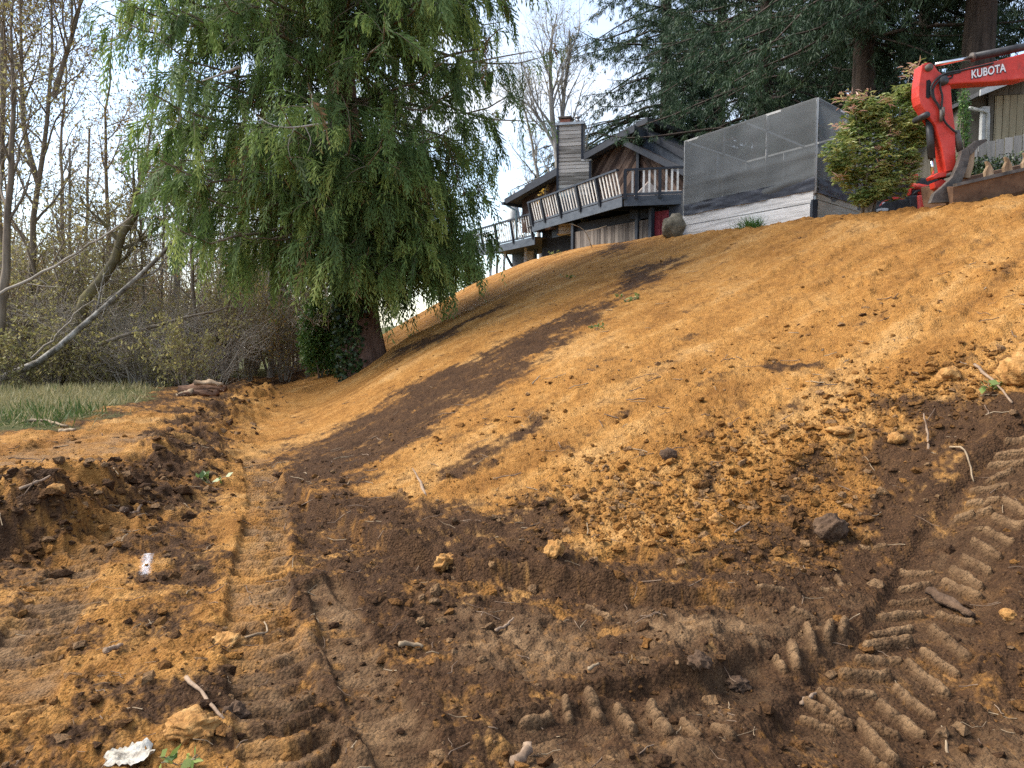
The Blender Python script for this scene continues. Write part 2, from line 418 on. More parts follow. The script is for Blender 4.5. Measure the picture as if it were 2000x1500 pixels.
# ------------------------------------------------------------------ mesh makers
def mesh_np(name, V, faces, attrs=None, smooth=True):
    """faces: list of int arrays (m, k)"""
    me = bpy.data.meshes.new(name)
    V = np.ascontiguousarray(V, dtype=np.float32)
    me.vertices.add(len(V)); me.vertices.foreach_set('co', V.ravel())
    nl = sum(f.size for f in faces); nf = sum(len(f) for f in faces)
    me.loops.add(nl); me.polygons.add(nf)
    me.loops.foreach_set('vertex_index', np.concatenate([f.ravel() for f in faces]).astype(np.int32))
    tot = np.concatenate([np.full(len(f), f.shape[1], np.int32) for f in faces])
    st = np.concatenate([[0], np.cumsum(tot)[:-1]]).astype(np.int32)
    me.polygons.foreach_set('loop_start', st)
    me.polygons.foreach_set('loop_total', tot)
    me.polygons.foreach_set('use_smooth', np.full(nf, smooth, bool))
    for k, a in (attrs or {}).items():
        at_ = me.attributes.new(k, 'FLOAT', 'POINT')
        at_.data.foreach_set('value', np.ascontiguousarray(a, dtype=np.float32))
    me.update(calc_edges=True)
    me.validate()
    return me
def tag(o, label=None, cat=None, group=None, kind=None):
    if label: o['label'] = label
    if cat: o['category'] = cat
    if group: o['group'] = group
    if kind or cat: o['kind'] = kind or 'thing'
    return o
def link(name, me, m=None, parent=None, loc=None):
    o = bpy.data.objects.new(name, me); COL.objects.link(o)
    if m is not None and me is not None and len(me.materials) == 0: me.materials.append(m)
    if parent is not None: o.parent = parent
    if loc is not None: o.location = loc
    return o
def empty(name, loc=(0, 0, 0), rz=0):
    o = bpy.data.objects.new(name, None); COL.objects.link(o)
    o.empty_display_size = 0.2
    o.location = loc; o.rotation_euler = (0, 0, rz)
    return o
def copy_tree(o, parent=None):
    c = o.copy(); COL.objects.link(c); c.parent = parent
    for ch in list(o.children): copy_tree(ch, c)
    return c

class MB:
    """collects shapes in world space (relative to org) for one mesh"""
    def __init__(s, org=(0, 0, 0)):
        s.V = []; s.F = []; s.org = np.array(org, float)
    def add(s, vs, fs):
        b = len(s.V); s.V += [tuple(np.asarray(v, float) - s.org) for v in vs]; s.F += [tuple(b + i for i in f) for f in fs]
        return s
    def beam(s, a, b, w, h, up=(0, 0, 1)):
        a, b = np.array(a, float), np.array(b, float)
        d = b - a; d /= np.linalg.norm(d) + 1e-9
        up = np.array(up, float)
        if abs(d @ up) > 0.99: up = np.array([0, 1, 0.])
        sx = np.cross(d, up); sx /= np.linalg.norm(sx); uy = np.cross(sx, d)
        vs = [p + sx * i * w / 2 + uy * j * h / 2 for p in (a, b) for i, j in ((-1, -1), (1, -1), (1, 1), (-1, 1))]
        return s.add(vs, [(0, 1, 2, 3), (7, 6, 5, 4), (0, 4, 5, 1), (1, 5, 6, 2), (2, 6, 7, 3), (3, 7, 4, 0)])
    def box(s, c, size, rz=0):
        c = np.array(c, float); x, y, z = np.array(size) / 2
        cs, sn = math.cos(rz), math.sin(rz)
        vs = [c + np.array([i * x * cs - j * y * sn, i * x * sn + j * y * cs, k * z]) for k in (-1, 1) for i, j in ((-1, -1), (1, -1), (1, 1), (-1, 1))]
        return s.add(vs, [(3, 2, 1, 0), (4, 5, 6, 7), (0, 1, 5, 4), (1, 2, 6, 5), (2, 3, 7, 6), (3, 0, 4, 7)])
    def prism(s, pts, depth):
        """pts: outline of 3-D points; depth: vector"""
        n = len(pts); d = np.array(depth, float)
        vs = [np.array(p, float) for p in pts] + [np.array(p, float) + d for p in pts]
        return s.add(vs, [tuple(range(n))[::-1], tuple(range(n, 2 * n))] + [(i, (i + 1) % n, n + (i + 1) % n, n + i) for i in range(n)])
    def tube(s, pts, rad, n=8, caps=True):
        P = np.array(pts, float); k = len(P)
        R = np.full(k, rad, float) if np.isscalar(rad) else np.array(rad, float)
        T = np.gradient(P, axis=0); T /= np.linalg.norm(T, axis=1)[:, None] + 1e-9
        ref = np.array([0.31, 0.17, 0.94]) if abs(T[0] @ np.array([0, 0, 1.])) < 0.9 else np.array([1, 0.2, 0.])
        vs = []
        for i in range(k):
            a = np.cross(T[i], ref); a /= np.linalg.norm(a); b = np.cross(T[i], a)
            for j in range(n):
                w = 2 * math.pi * j / n
                vs.append(P[i] + R[i] * (math.cos(w) * a + math.sin(w) * b))
        fs = [(i * n + j, i * n + (j + 1) % n, (i + 1) * n + (j + 1) % n, (i + 1) * n + j) for i in range(k - 1) for j in range(n)]
        if caps: fs += [tuple(range(n))[::-1], tuple((k - 1) * n + j for j in range(n))]
        return s.add(vs, fs)
    def build(s, name, m, parent=None, smooth=False, bevel=0.0, loc=None):
        me = bpy.data.meshes.new(name)
        me.from_pydata(s.V, [], s.F)
        if smooth:
            me.polygons.foreach_set('use_smooth', [True] * len(me.polygons))
        me.update()
        o = link(name, me, m, parent, loc if loc is not None else (tuple(s.org) if parent is None else None))
        import bmesh
        bm = bmesh.new(); bm.from_mesh(me); bmesh.ops.recalc_face_normals(bm, faces=bm.faces)
        if bevel > 0:
            bmesh.ops.bevel(bm, geom=[e for e in bm.edges if len(e.link_faces) == 2 and e.calc_face_angle(0) > 0.6], offset=bevel, segments=2, profile=0.6, affect='EDGES', clamp_overlap=True)
        bm.to_mesh(me); bm.free()
        return o

# vectorised tubes: P (N,k,3), R (N,k)
def tubes_np(P, R, n=5):
    N, k, _ = P.shape
    T = np.gradient(P, axis=1); T /= np.linalg.norm(T, axis=2, keepdims=True) + 1e-9
    ref = np.where(np.abs(T[:, :1, 2:3]) > 0.85, np.array([1, 0.13, 0.07]), np.array([0.11, 0.07, 1.0]))
    A = np.cross(T, np.broadcast_to(ref, T.shape)); A /= np.linalg.norm(A, axis=2, keepdims=True) + 1e-9
    B = np.cross(T, A)
    w = np.arange(n) * 2 * math.pi / n
    V = P[:, :, None, :] + R[:, :, None, None] * (np.cos(w)[None, None, :, None] * A[:, :, None, :] + np.sin(w)[None, None, :, None] * B[:, :, None, :])
    base = (np.arange(N) * k * n)[:, None, None]
    i = np.arange(k - 1)[None, :, None] * n; j = np.arange(n)[None, None, :]; j2 = (j + 1) % n
    F = np.stack(np.broadcast_arrays(base + i + j, base + i + j2, base + i + n + j2, base + i + n + j), -1).reshape(-1, 4)
    return V.reshape(-1, 3), F
def join_np(parts):
    """[(V, F, attr)] with the same face size"""
    Vs, Fs, As, b = [], [], [], 0
    for V, F, a in parts:
        Vs.append(V); Fs.append(F + b); As.append(np.full(len(V), a) if np.isscalar(a) else a); b += len(V)
    return np.concatenate(Vs), np.concatenate(Fs), np.concatenate(As)

# ------------------------------------------------------------------ materials
def nodes_of(m):
    m.use_nodes = True
    return m.node_tree.nodes, m.node_tree.links
def setin(b, key, val):
    if key in b.inputs: b.inputs[key].default_value = val
def mat(name, c1, c2=None, rough=0.7, scale=6.0, detail=4.0, bump=0.0, bscale=None, metal=0.0, spec=0.3, stretch=(1, 1, 1), obj_var=0.0, c3=None, coat=0.0):
    m = bpy.data.materials.new(name)
    N, L = nodes_of(m)
    b = N['Principled BSDF']
    setin(b, 'Roughness', rough); setin(b, 'Metallic', metal); setin(b, 'Specular IOR Level', spec); setin(b, 'Coat Weight', coat)
    tc = N.new('ShaderNodeTexCoord'); mp = N.new('ShaderNodeMapping'); mp.inputs['Scale'].default_value = stretch
    L.new(tc.outputs['Object'], mp.inputs['Vector'])
    nz = N.new('ShaderNodeTexNoise'); nz.inputs['Scale'].default_value = scale; nz.inputs['Detail'].default_value = detail; nz.inputs['Roughness'].default_value = 0.65
    L.new(mp.outputs['Vector'], nz.inputs['Vector'])
    rp = N.new('ShaderNodeValToRGB')
    rp.color_ramp.elements[0].position = 0.32; rp.color_ramp.elements[0].color = (*c1, 1)
    rp.color_ramp.elements[1].position = 0.68; rp.color_ramp.elements[1].color = (*(c2 or c1), 1)
    if c3:
        e = rp.color_ramp.elements.new(0.5); e.color = (*c3, 1)
    fac = nz.outputs['Fac']
    if obj_var:
        oi = N.new('ShaderNodeObjectInfo'); ma = N.new('ShaderNodeMath'); ma.operation = 'MULTIPLY_ADD'
        ma.inputs[1].default_value = obj_var; L.new(oi.outputs['Random'], ma.inputs[0])
        sb = N.new('ShaderNodeMath'); sb.operation = 'SUBTRACT'; L.new(fac, sb.inputs[0]); sb.inputs[1].default_value = obj_var / 2
        L.new(sb.outputs[0], ma.inputs[2]); fac = ma.outputs[0]
    L.new(fac, rp.inputs['Fac']); L.new(rp.outputs['Color'], b.inputs['Base Color'])
    if bump:
        n2 = N.new('ShaderNodeTexNoise'); n2.inputs['Scale'].default_value = bscale or scale * 3; n2.inputs['Detail'].default_value = 6
        L.new(mp.outputs['Vector'], n2.inputs['Vector'])
        bp = N.new('ShaderNodeBump'); bp.inputs['Strength'].default_value = bump; bp.inputs['Distance'].default_value = 0.02
        L.new(n2.outputs['Fac'], bp.inputs['Height']); L.new(bp.outputs['Normal'], b.inputs['Normal'])
    return m
def leaf_mat(name, stops, rough=0.55, trans=0.35, spec=0.25, tmul=1.0):
    """colour runs along the per-leaf attribute 'tint'"""
    m = bpy.data.materials.new(name)
    N, L = nodes_of(m)
    b = N['Principled BSDF']; out = N['Material Output']
    setin(b, 'Roughness', rough); setin(b, 'Specular IOR Level', spec)
    a = N.new('ShaderNodeAttribute'); a.attribute_name = 'tint'
    rp = N.new('ShaderNodeValToRGB')
    cr = rp.color_ramp
    cr.elements[0].position, cr.elements[0].color = stops[0][0], (*stops[0][1], 1)
    cr.elements[1].position, cr.elements[1].color = stops[-1][0], (*stops[-1][1], 1)
    for p, c in stops[1:-1]:
        e = cr.elements.new(p); e.color = (*c, 1)
    L.new(a.outputs['Fac'], rp.inputs['Fac'])
    L.new(rp.outputs['Color'], b.inputs['Base Color'])
    tr = N.new('ShaderNodeBsdfTranslucent'); mx = N.new('ShaderNodeMixShader'); mx.inputs['Fac'].default_value = trans
    L.new(rp.outputs['Color'], tr.inputs['Color'])
    L.new(b.outputs['BSDF'], mx.inputs[1]); L.new(tr.outputs['BSDF'], mx.inputs[2]); L.new(mx.outputs['Shader'], out.inputs['Surface'])
    return m

def soil_mat():
    m = bpy.data.materials.new('soil')
    N, L = nodes_of(m)
    b = N['Principled BSDF']; setin(b, 'Specular IOR Level', 0.12); setin(b, 'Roughness', 0.92)
    geo = N.new('ShaderNodeNewGeometry')
    def noise(scale, det=5, rough=0.6):
        n = N.new('ShaderNodeTexNoise'); n.inputs['Scale'].default_value = scale; n.inputs['Detail'].default_value = det; n.inputs['Roughness'].default_value = rough
        L.new(geo.outputs['Position'], n.inputs['Vector']); return n.outputs['Fac']
    def ramp(fac, *st):
        r = N.new('ShaderNodeValToRGB'); cr = r.color_ramp
        cr.elements[0].position, cr.elements[0].color = st[0][0], (*st[0][1], 1)
        cr.elements[1].position, cr.elements[1].color = st[-1][0], (*st[-1][1], 1)
        for p, c in st[1:-1]:
            e = cr.elements.new(p); e.color = (*c, 1)
        L.new(fac, r.inputs['Fac']); return r.outputs['Color']
    def mix(f, a, c, mode='MIX'):
        x = N.new('ShaderNodeMixRGB'); x.blend_type = mode
        for s_, v_ in (('Fac', f), ('Color1', a), ('Color2', c)):
            if isinstance(v_, (int, float)): x.inputs[s_].default_value = v_
            elif isinstance(v_, tuple): x.inputs[s_].default_value = (*v_, 1)
            else: L.new(v_, x.inputs[s_])
        return x.outputs['Color']
    def attr(n):
        a = N.new('ShaderNodeAttribute'); a.attribute_name = n; return a.outputs['Fac']
    ochre = ramp(noise(2.2, 8, 0.65), (0.28, (0.25, 0.108, 0.025)), (0.5, (0.37, 0.175, 0.042)), (0.72, (0.46, 0.255, 0.085)))
    ochre = mix(0.5, ochre, ramp(noise(55, 4, 0.7), (0.3, (0.18, 0.075, 0.018)), (0.55, (0.37, 0.178, 0.048)), (0.75, (0.52, 0.31, 0.12))))
    dark = ramp(noise(3.0, 8, 0.65), (0.3, (0.034, 0.016, 0.008)), (0.55, (0.078, 0.039, 0.018)), (0.75, (0.165, 0.086, 0.034)))
    dark = mix(0.45, dark, ramp(noise(70, 4, 0.7), (0.35, (0.018, 0.010, 0.006)), (0.6, (0.078, 0.043, 0.022)), (0.72, (0.32, 0.19, 0.08))))
    tanc = ramp(noise(14, 6, 0.65), (0.3, (0.11, 0.063, 0.033)), (0.7, (0.33, 0.205, 0.105)))
    green = ramp(noise(2.5, 6), (0.35, (0.045, 0.055, 0.016)), (0.65, (0.12, 0.115, 0.045)))
    ochre = mix(0.7, ochre, ramp(noise(17, 3, 0.6), (0.3, (0.62, 0.58, 0.54)), (0.5, (1.0, 1.0, 1.0)), (0.72, (1.32, 1.36, 1.42))), 'MULTIPLY')
    dark = mix(0.6, dark, ramp(noise(21, 3, 0.6), (0.3, (0.55, 0.53, 0.50)), (0.5, (1.0, 1.0, 1.0)), (0.72, (1.5, 1.45, 1.4))), 'MULTIPLY')
    dr = attr('dry')
    ochre = mix(0.5, ochre, ramp(dr, (0.05, (0.42, 0.36, 0.30)), (0.42, (0.88, 0.86, 0.84)), (0.62, (1.05, 1.08, 1.12)), (0.95, (1.35, 1.62, 2.3))), 'MULTIPLY')
    c = mix(attr('ochre'), dark, ochre)
    c = mix(attr('tan'), c, tanc)
    c = mix(attr('veg'), c, green)
    L.new(c, b.inputs['Base Color'])
    v = N.new('ShaderNodeTexVoronoi'); v.inputs['Scale'].default_value = 60; L.new(geo.outputs['Position'], v.inputs['Vector'])
    ad = N.new('ShaderNodeMath'); ad.operation = 'MULTIPLY_ADD'; ad.inputs[1].default_value = -0.8
    L.new(v.outputs['Distance'], ad.inputs[0]); L.new(noise(40, 8, 0.7), ad.inputs[2])
    bp = N.new('ShaderNodeBump'); bp.inputs['Strength'].default_value = 1.0; bp.inputs['Distance'].default_value = 0.018
    L.new(ad.outputs[0], bp.inputs['Height'])
    b2 = N.new('ShaderNodeBump'); b2.inputs['Strength'].default_value = 0.8; b2.inputs['Distance'].default_value = 0.032
    L.new(noise(13, 6, 0.7), b2.inputs['Height']); L.new(b2.outputs['Normal'], bp.inputs['Normal'])
    L.new(bp.outputs['Normal'], b.inputs['Normal'])
    return m
M = {}
M['soil'] = soil_mat()

# ------------------------------------------------------------------ ground sheet
def make_ground():
    ox, oy = 0.0, -1.6
    dense = np.linspace(math.radians(-38.5), math.radians(38.5), 700)
    ang = np.concatenate([np.linspace(math.radians(-180), math.radians(-39.2), 60), dense, np.linspace(math.radians(39.2), math.radians(180), 60)])
    rad = np.concatenate([np.linspace(0.05, 3.4, 8), np.geomspace(3.6, 31, 515), np.geomspace(31.8, 420, 44)])
    A, Rr = np.meshgrid(ang, rad)
    x, y = (ox + Rr * np.sin(A)).ravel(), (oy + Rr * np.cos(A)).ravel()
    S = soil(x, y)
    z = height(x, y, S=S)
    nr, na = len(rad), len(ang)
    i = np.arange(nr - 1)[:, None] * na; j = np.arange(na - 1)[None, :]
    F = np.stack([i + j, i + j + 1, i + na + j + 1, i + na + j], -1).reshape(-1, 4)[:, ::-1]
    me = mesh_np('ground', np.stack([x, y, z], 1), [F], dict(ochre=S[0], tan=S[1], veg=S[2], dry=S[3]))
    o = link('ground', me, M['soil'])
    tag(o, 'bare ochre and dark brown earth slope and churned track', None, None, 'structure')
    return o
GROUND = make_ground()
def gz(x, y):
    x, y = np.atleast_1d(np.asarray(x, float)), np.atleast_1d(np.asarray(y, float))
    return height(x, y)
def gp(u, v):
    """photo pixel to a point on the finished ground"""
    p = hit(u, v, zmacro)
    return np.array([p[0], p[1], float(gz(p[0], p[1])[0])])
# ------------------------------------------------------------------ plants
rngG = np.random.default_rng(11)
def unit(v): return v / (np.linalg.norm(v, axis=-1, keepdims=True) + 1e-9)
def lerp_poly(P, t):
    """P (N,k,3), t (N,m) in 0..1 -> points, tangents (N,m,3)"""
    k = P.shape[1]
    f = np.clip(t, 0, 0.9999) * (k - 1); i = f.astype(int); w = (f - i)[..., None]
    n = np.arange(P.shape[0])[:, None]
    a, b = P[n, i], P[n, i + 1]
    return a + (b - a) * w, unit(b - a)
def sprout(rng, P, R, per, length, ang, tlo=0.2, thi=1.0, k=5, rise=0.0, wob=0.15, thin=0.5, flat=0.0, minr=0.004, taper=0.25, lenfall=0.5):
    """side branches off every polyline of P"""
    N = P.shape[0]
    t = tlo + (thi - tlo) * (np.arange(per)[None, :] + rng.random((N, per))) / per
    pos, tan = lerp_poly(P, t)
    rad = np.take_along_axis(R, np.clip((t * (R.shape[1] - 1)).astype(int), 0, R.shape[1] - 1), 1) * thin
    pos, tan, t, rad = pos.reshape(-1, 3), tan.reshape(-1, 3), t.ravel(), np.maximum(rad.ravel(), minr)
    q = rng.normal(size=pos.shape); q[:, 2] *= (1 - flat)
    q = unit(q - tan * np.sum(q * tan, 1, keepdims=True))
    a = np.radians(rng.uniform(ang[0], ang[1], len(pos)))[:, None]
    d = unit(tan * np.cos(a) + q * np.sin(a))
    L = rng.uniform(length[0], length[1], len(pos)) * (1 - lenfall * (t - tlo) / max(thi - tlo, 1e-6))
    out = np.zeros((len(pos), k, 3)); out[:, 0] = pos
    for i in range(1, k):
        d = unit(d + wob * rng.normal(size=d.shape) + np.array([0, 0, rise]) / k)
        out[:, i] = out[:, i - 1] + d * (L / (k - 1))[:, None]
    RR = rad[:, None] * np.linspace(1, taper, k)[None, :]
    return out, RR
def leaves_np(rng, pos, size, droop=0.0, aspect=0.45, tint=(0, 1), nrm=None):
    """one diamond-ish quad leaf at each position"""
    n = len(pos)
    d = rng.normal(size=(n, 3)); d[:, 2] -= droop; d = unit(d)
    s = unit(np.cross(d, rng.normal(size=(n, 3))))
    L = size * rng.uniform(0.6, 1.3, n)[:, None]
    mid = pos + d * L * 0.45
    V = np.stack([pos, mid + s * L * aspect * 0.5, pos + d * L, mid - s * L * aspect * 0.5], 1).reshape(-1, 3)
    F = np.arange(n * 4).reshape(-1, 4)
    return V, F, np.repeat(rng.uniform(tint[0], tint[1], n), 4)
def strips_np(rng, pos, dirs, L, width, bend, tint):
    """hanging tapered ribbons, two segments each"""
    n = len(pos)
    p1 = pos + dirs * (L * 0.42)[:, None]
    d2 = unit(dirs * (1 - bend) + np.array([0, 0, -1.0]) * bend + 0.12 * rng.normal(size=dirs.shape))
    p2 = p1 + d2 * (L * 0.58)[:, None]
    s = unit(np.cross(d2, rng.normal(size=(n, 3))))
    w = (width if np.isscalar(width) else width[:, None])
    V = np.stack([pos - s * w * 0.35, pos + s * w * 0.35, p1 + s * w * 0.5, p1 - s * w * 0.5, p2 + s * w * 0.10, p2 - s * w * 0.10], 1).reshape(-1, 3)
    b = (np.arange(n) * 6)[:, None]
    F = np.concatenate([b + np.array([[0, 1, 2, 3]]), b + np.array([[3, 2, 4, 5]])])
    return V, F, np.repeat(tint, 6)
def needles_np(rng, pos, dirs, L, width, tint, nrm=None):
    n = len(pos)
    s = unit(np.cross(dirs, rng.normal(size=(n, 3)) if nrm is None else nrm))
    w = width[:, None]
    V = np.stack([pos - s * w * 0.3, pos + dirs * (L * 0.5)[:, None] - s * w * 0.5, pos + dirs * L[:, None], pos + dirs * (L * 0.5)[:, None] + s * w * 0.5], 1).reshape(-1, 3)
    return V, np.arange(n * 4).reshape(-1, 4), np.repeat(tint, 4)
def tube_part(name, levels, m, parent, sides=5, org=(0, 0, 0), tint=None):
    parts = []
    for li, (P, R) in enumerate(levels):
        V, F = tubes_np(P, R, sides if li == 0 else 3)
        parts.append((V, F, 0.5))
    V, F, A = join_np(parts)
    return link(name, mesh_np(name, V - np.array(org), [F]), m, parent)
def curve_pts(pts, k):
    """smooth resample of a handful of points"""
    P = np.array(pts, float); d = np.concatenate([[0], np.cumsum(np.linalg.norm(np.diff(P, axis=0), axis=1))])
    t = np.linspace(0, d[-1], k)
    Q = np.stack([np.interp(t, d, P[:, i]) for i in range(3)], 1)
    for _ in range(2):
        Q[1:-1] = 0.25 * Q[:-2] + 0.5 * Q[1:-1] + 0.25 * Q[2:]
    return Q

M['bark'] = mat('bark', (0.11, 0.088, 0.066), (0.27, 0.22, 0.165), 0.9, 5, 6, 0.6, 18, stretch=(1, 1, 0.25))
M['bark_red'] = mat('bark_red', (0.085, 0.045, 0.030), (0.20, 0.12, 0.085), 0.9, 6, 6, 0.8, 16, stretch=(2, 2, 0.15))
M['bark_pale'] = mat('bark_pale', (0.13, 0.115, 0.095), (0.40, 0.37, 0.33), 0.85, 4, 6, 0.4, 14, stretch=(1, 1, 0.6))
M['bark_moss'] = mat('bark_moss', (0.09, 0.08, 0.03), (0.22, 0.19, 0.06), 0.95, 3, 6, 0.7, 14, c3=(0.15, 0.125, 0.075))
M['bark_birch'] = mat('bark_birch', (0.045, 0.036, 0.028), (0.46, 0.44, 0.40), 0.8, 5, 6, 0.4, 12, c3=(0.20, 0.18, 0.15))
M['twig'] = mat('twig', (0.17, 0.135, 0.10), (0.36, 0.30, 0.23), 0.9, 2, 4)
M['twig_grey'] = mat('twig_grey', (0.22, 0.19, 0.15), (0.46, 0.40, 0.33), 0.9, 1.2, 4)
M['cedar'] = leaf_mat('cedar_spray', [(0.0, (0.20, 0.10, 0.045)), (0.07, (0.14, 0.125, 0.04)), (0.14, (0.066, 0.112, 0.036)), (0.5, (0.130, 0.205, 0.058)), (0.82, (0.235, 0.32, 0.085)), (1.0, (0.38, 0.44, 0.13))], 0.6, 0.45)
M['fir'] = leaf_mat('fir_needles', [(0.0, (0.016, 0.034, 0.018)), (0.5, (0.033, 0.064, 0.031)), (0.85, (0.058, 0.098, 0.042)), (1.0, (0.10, 0.135, 0.05))], 0.6, 0.2)
M['fir_far'] = leaf_mat('fir_far_needles', [(0.0, (0.040, 0.058, 0.050)), (0.5, (0.062, 0.085, 0.068)), (1.0, (0.105, 0.125, 0.090))], 0.6, 0.2)
M['leaf_gold'] = leaf_mat('autumn_leaf', [(0.0, (0.22, 0.11, 0.045)), (0.3, (0.30, 0.20, 0.06)), (0.6, (0.27, 0.24, 0.07)), (0.85, (0.34, 0.30, 0.10)), (1.0, (0.55, 0.31, 0.05))], 0.6, 0.4)
M['leaf_olive'] = leaf_mat('willow_leaf', [(0.0, (0.18, 0.15, 0.06)), (0.4, (0.27, 0.25, 0.085)), (0.8, (0.38, 0.35, 0.14)), (1.0, (0.52, 0.43, 0.15))], 0.6, 0.4)
M['ivy'] = leaf_mat('ivy_leaf', [(0.0, (0.012, 0.026, 0.009)), (0.6, (0.030, 0.056, 0.016)), (0.92, (0.06, 0.10, 0.028)), (1.0, (0.16, 0.19, 0.06))], 0.4, 0.15, 0.4)
M['laurel'] = leaf_mat('laurel_leaf', [(0.0, (0.04, 0.09, 0.025)), (0.6, (0.10, 0.20, 0.05)), (1.0, (0.22, 0.32, 0.08))], 0.4, 0.25, 0.4)
M['pieris'] = leaf_mat('pieris_leaf', [(0.0, (0.045, 0.085, 0.025)), (0.4, (0.11, 0.175, 0.042)), (0.7, (0.27, 0.32, 0.085)), (0.80, (0.44, 0.42, 0.15)), (0.86, (0.54, 0.31, 0.20)), (1.0, (0.62, 0.37, 0.28))], 0.4, 0.3, 0.4)
M['grass'] = leaf_mat('grass_blade', [(0.0, (0.045, 0.085, 0.018)), (0.35, (0.08, 0.125, 0.030)), (0.55, (0.22, 0.20, 0.09)), (1.0, (0.40, 0.34, 0.18))], 0.6, 0.3)
M['grass_green'] = leaf_mat('grass_green_blade', [(0.0, (0.04, 0.10, 0.02)), (1.0, (0.10, 0.21, 0.04))], 0.5, 0.3)

# ---------------- the big drooping cedar
def make_cedar():
    rng = np.random.default_rng(3)
    base = at(716, 733, 18.0); base[2] = gz(base[0], base[1])[0] - 0.1
    H = 17.0
    root = empty('cedar_tree', base)
    tag(root, 'large drooping green cedar with ivy-clad trunk standing on the slope', 'tree')
    tz = np.linspace(0, 1, 14)
    T = np.stack([base[0] - 0.95 * tz * 1.6 * (1 - 0.4 * tz), base[1] + 0.3 * tz, base[2] + H * tz], 1)
    TR = 0.44 * (1 - tz) ** 0.8 + 0.03; TR[0] = 0.56
    # fluted trunk
    n = 26
    Tt = curve_pts(T, 40); rr = np.interp(np.linspace(0, 1, 40), tz, TR)
    w = np.arange(n) * 2 * math.pi / n
    flute = 1 + 0.10 * np.cos(5 * w + 1)[None, :] * np.clip(1 - np.linspace(0, 3.2, 40), 0, 1)[:, None] + 0.03 * rng.normal(size=(40, n))
    V = Tt[:, None, :] + (rr[:, None] * flute)[:, :, None] * np.stack([np.cos(w), np.sin(w), 0 * w], 1)[None]
    i = np.arange(39)[:, None] * n; j = np.arange(n)[None, :]; j2 = (j + 1) % n
    F = np.stack(np.broadcast_arrays(i + j, i + j2, i + n + j2, i + n + j), -1).reshape(-1, 4)
    link('trunk', mesh_np('trunk', V.reshape(-1, 3) - base, [F]), M['bark_red'], root)
    # main limbs: out, sagging, then turning up at the tip
    nb = 240
    tb = np.concatenate([rng.uniform(0.15, 0.22, 14), rng.uniform(0.15, 0.30, 34), rng.uniform(0.24, 0.66, 160), rng.uniform(0.62, 0.98, nb - 208)])
    az = np.arange(nb) * 2.39996 + rng.normal(0, 0.3, nb)
    az[:14] = rng.uniform(-1.5, 0.25, 14); tb[:14] = rng.uniform(0.15, 0.20, 14)
    p0 = np.stack([np.interp(tb, tz, T[:, i]) for i in range(3)], 1)
    hz = tb * H
    fr = rng.random(nb) < 0.30; fr[:48] = False; az[fr] = rng.uniform(-2.6, -0.5, fr.sum())
    Lb = np.interp(hz, [1.8, 3.2, 5, 8, 10, 13, 17], [2.8, 4.2, 4.9, 4.7, 4.3, 3.0, 0.8]) * rng.uniform(0.72, 1.1, nb)
    # limbs are longer away from the uphill side, shorter where they meet the slope
    rgt = np.clip(np.cos(az), 0, 1) ** 0.7
    Lb = Lb * (1 - rgt) + np.minimum(Lb, np.interp(hz, [2, 3.5, 5.9, 7.5, 10], [2.3, 2.4, 3.5, 5.0, 5.0])) * rgt * np.where(hz > 5.5, 1.12, 1.0)
    Lb[:14] = rng.uniform(2.5, 3.4, 14)
    k = 9
    out = np.stack([np.cos(az), np.sin(az)], 1)
    s = np.linspace(0, 1, k)
    sag = rng.uniform(0.22, 0.42, nb)
    sag = np.where(hz < 3.2, sag * 0.25, sag); sag[:14] = rng.uniform(0.15, 0.3, 14)
    P1 = np.zeros((nb, k, 3))
    P1[:, :, :2] = p0[:, None, :2] + out[:, None, :] * (s[None, :, None] * Lb[:, None, None])
    P1[:, :, 2] = p0[:, None, 2] + Lb[:, None] * (0.22 * s[None] - sag[:, None] * 2.1 * s[None] ** 1.7 + sag[:, None] * 1.25 * s[None] ** 3.4)
    P1[:, 1:] += rng.normal(0, 0.05, (nb, k - 1, 3)) * s[None, 1:, None]
    R1 = (0.014 + 0.008 * Lb)[:, None] * np.linspace(1, 0.22, k)[None]
    P2, R2 = sprout(rng, P1, R1, 10, (0.6, 1.5), (35, 80), 0.16, 1.0, 4, -0.9, 0.10, 0.45, 0.75, 0.006, 0.3, 0.45)
    tube_part('limbs', [(P1, R1), (P2, R2)], M['bark'], root, 5, base)
    # feathery tails hang from the branchlets and limb ends; each carries short side sprays
    def sprays(P, per, tl):
        N = P.shape[0]
        t = rng.uniform(tl, 1, (N, per)); pos, tan = lerp_poly(P, t)
        return pos.reshape(-1, 3), tan.reshape(-1, 3)
    na, nb_ = 11, 22
    a, ta = sprays(P2, na, 0.06); b, tb2 = sprays(P1, nb_, 0.15)
    did = np.concatenate([np.repeat(np.arange(P2.shape[0]), na), P2.shape[0] + np.repeat(np.arange(P1.shape[0] ) * 5, nb_) + np.tile(np.arange(nb_) // 5, P1.shape[0])])
    dt = rng.normal(0, 0.20, did.max() + 1); dl = rng.uniform(0.55, 1.25, did.max() + 1); dj = rng.normal(0, 0.30, (did.max() + 1, 3)); ds = rng.normal(size=(did.max() + 1, 3))
    pos, tan = np.concatenate([a, b]), np.concatenate([ta, tb2])
    gap = fbm(pos[:, 0] * 0.9 + pos[:, 1] * 0.5, pos[:, 2] * 0.8, 2, 7)
    m = (gap > -0.55) & (rng.random(len(pos)) < 0.96); pos, tan, did = pos[m], tan[m], did[m]
    n = len(pos)
    tone = 0.50 + 0.22 * fbm(pos[:, 0] * 0.8, pos[:, 2] * 0.9 + pos[:, 1] * 0.6, 3, 9) + dt[did] + rng.normal(0, 0.05, n)
    tone = np.clip(tone + 0.15 * np.clip((4.5 - (pos[:, 2] - base[2])) / 4.5, -0.3, 1), 0.14, 1)
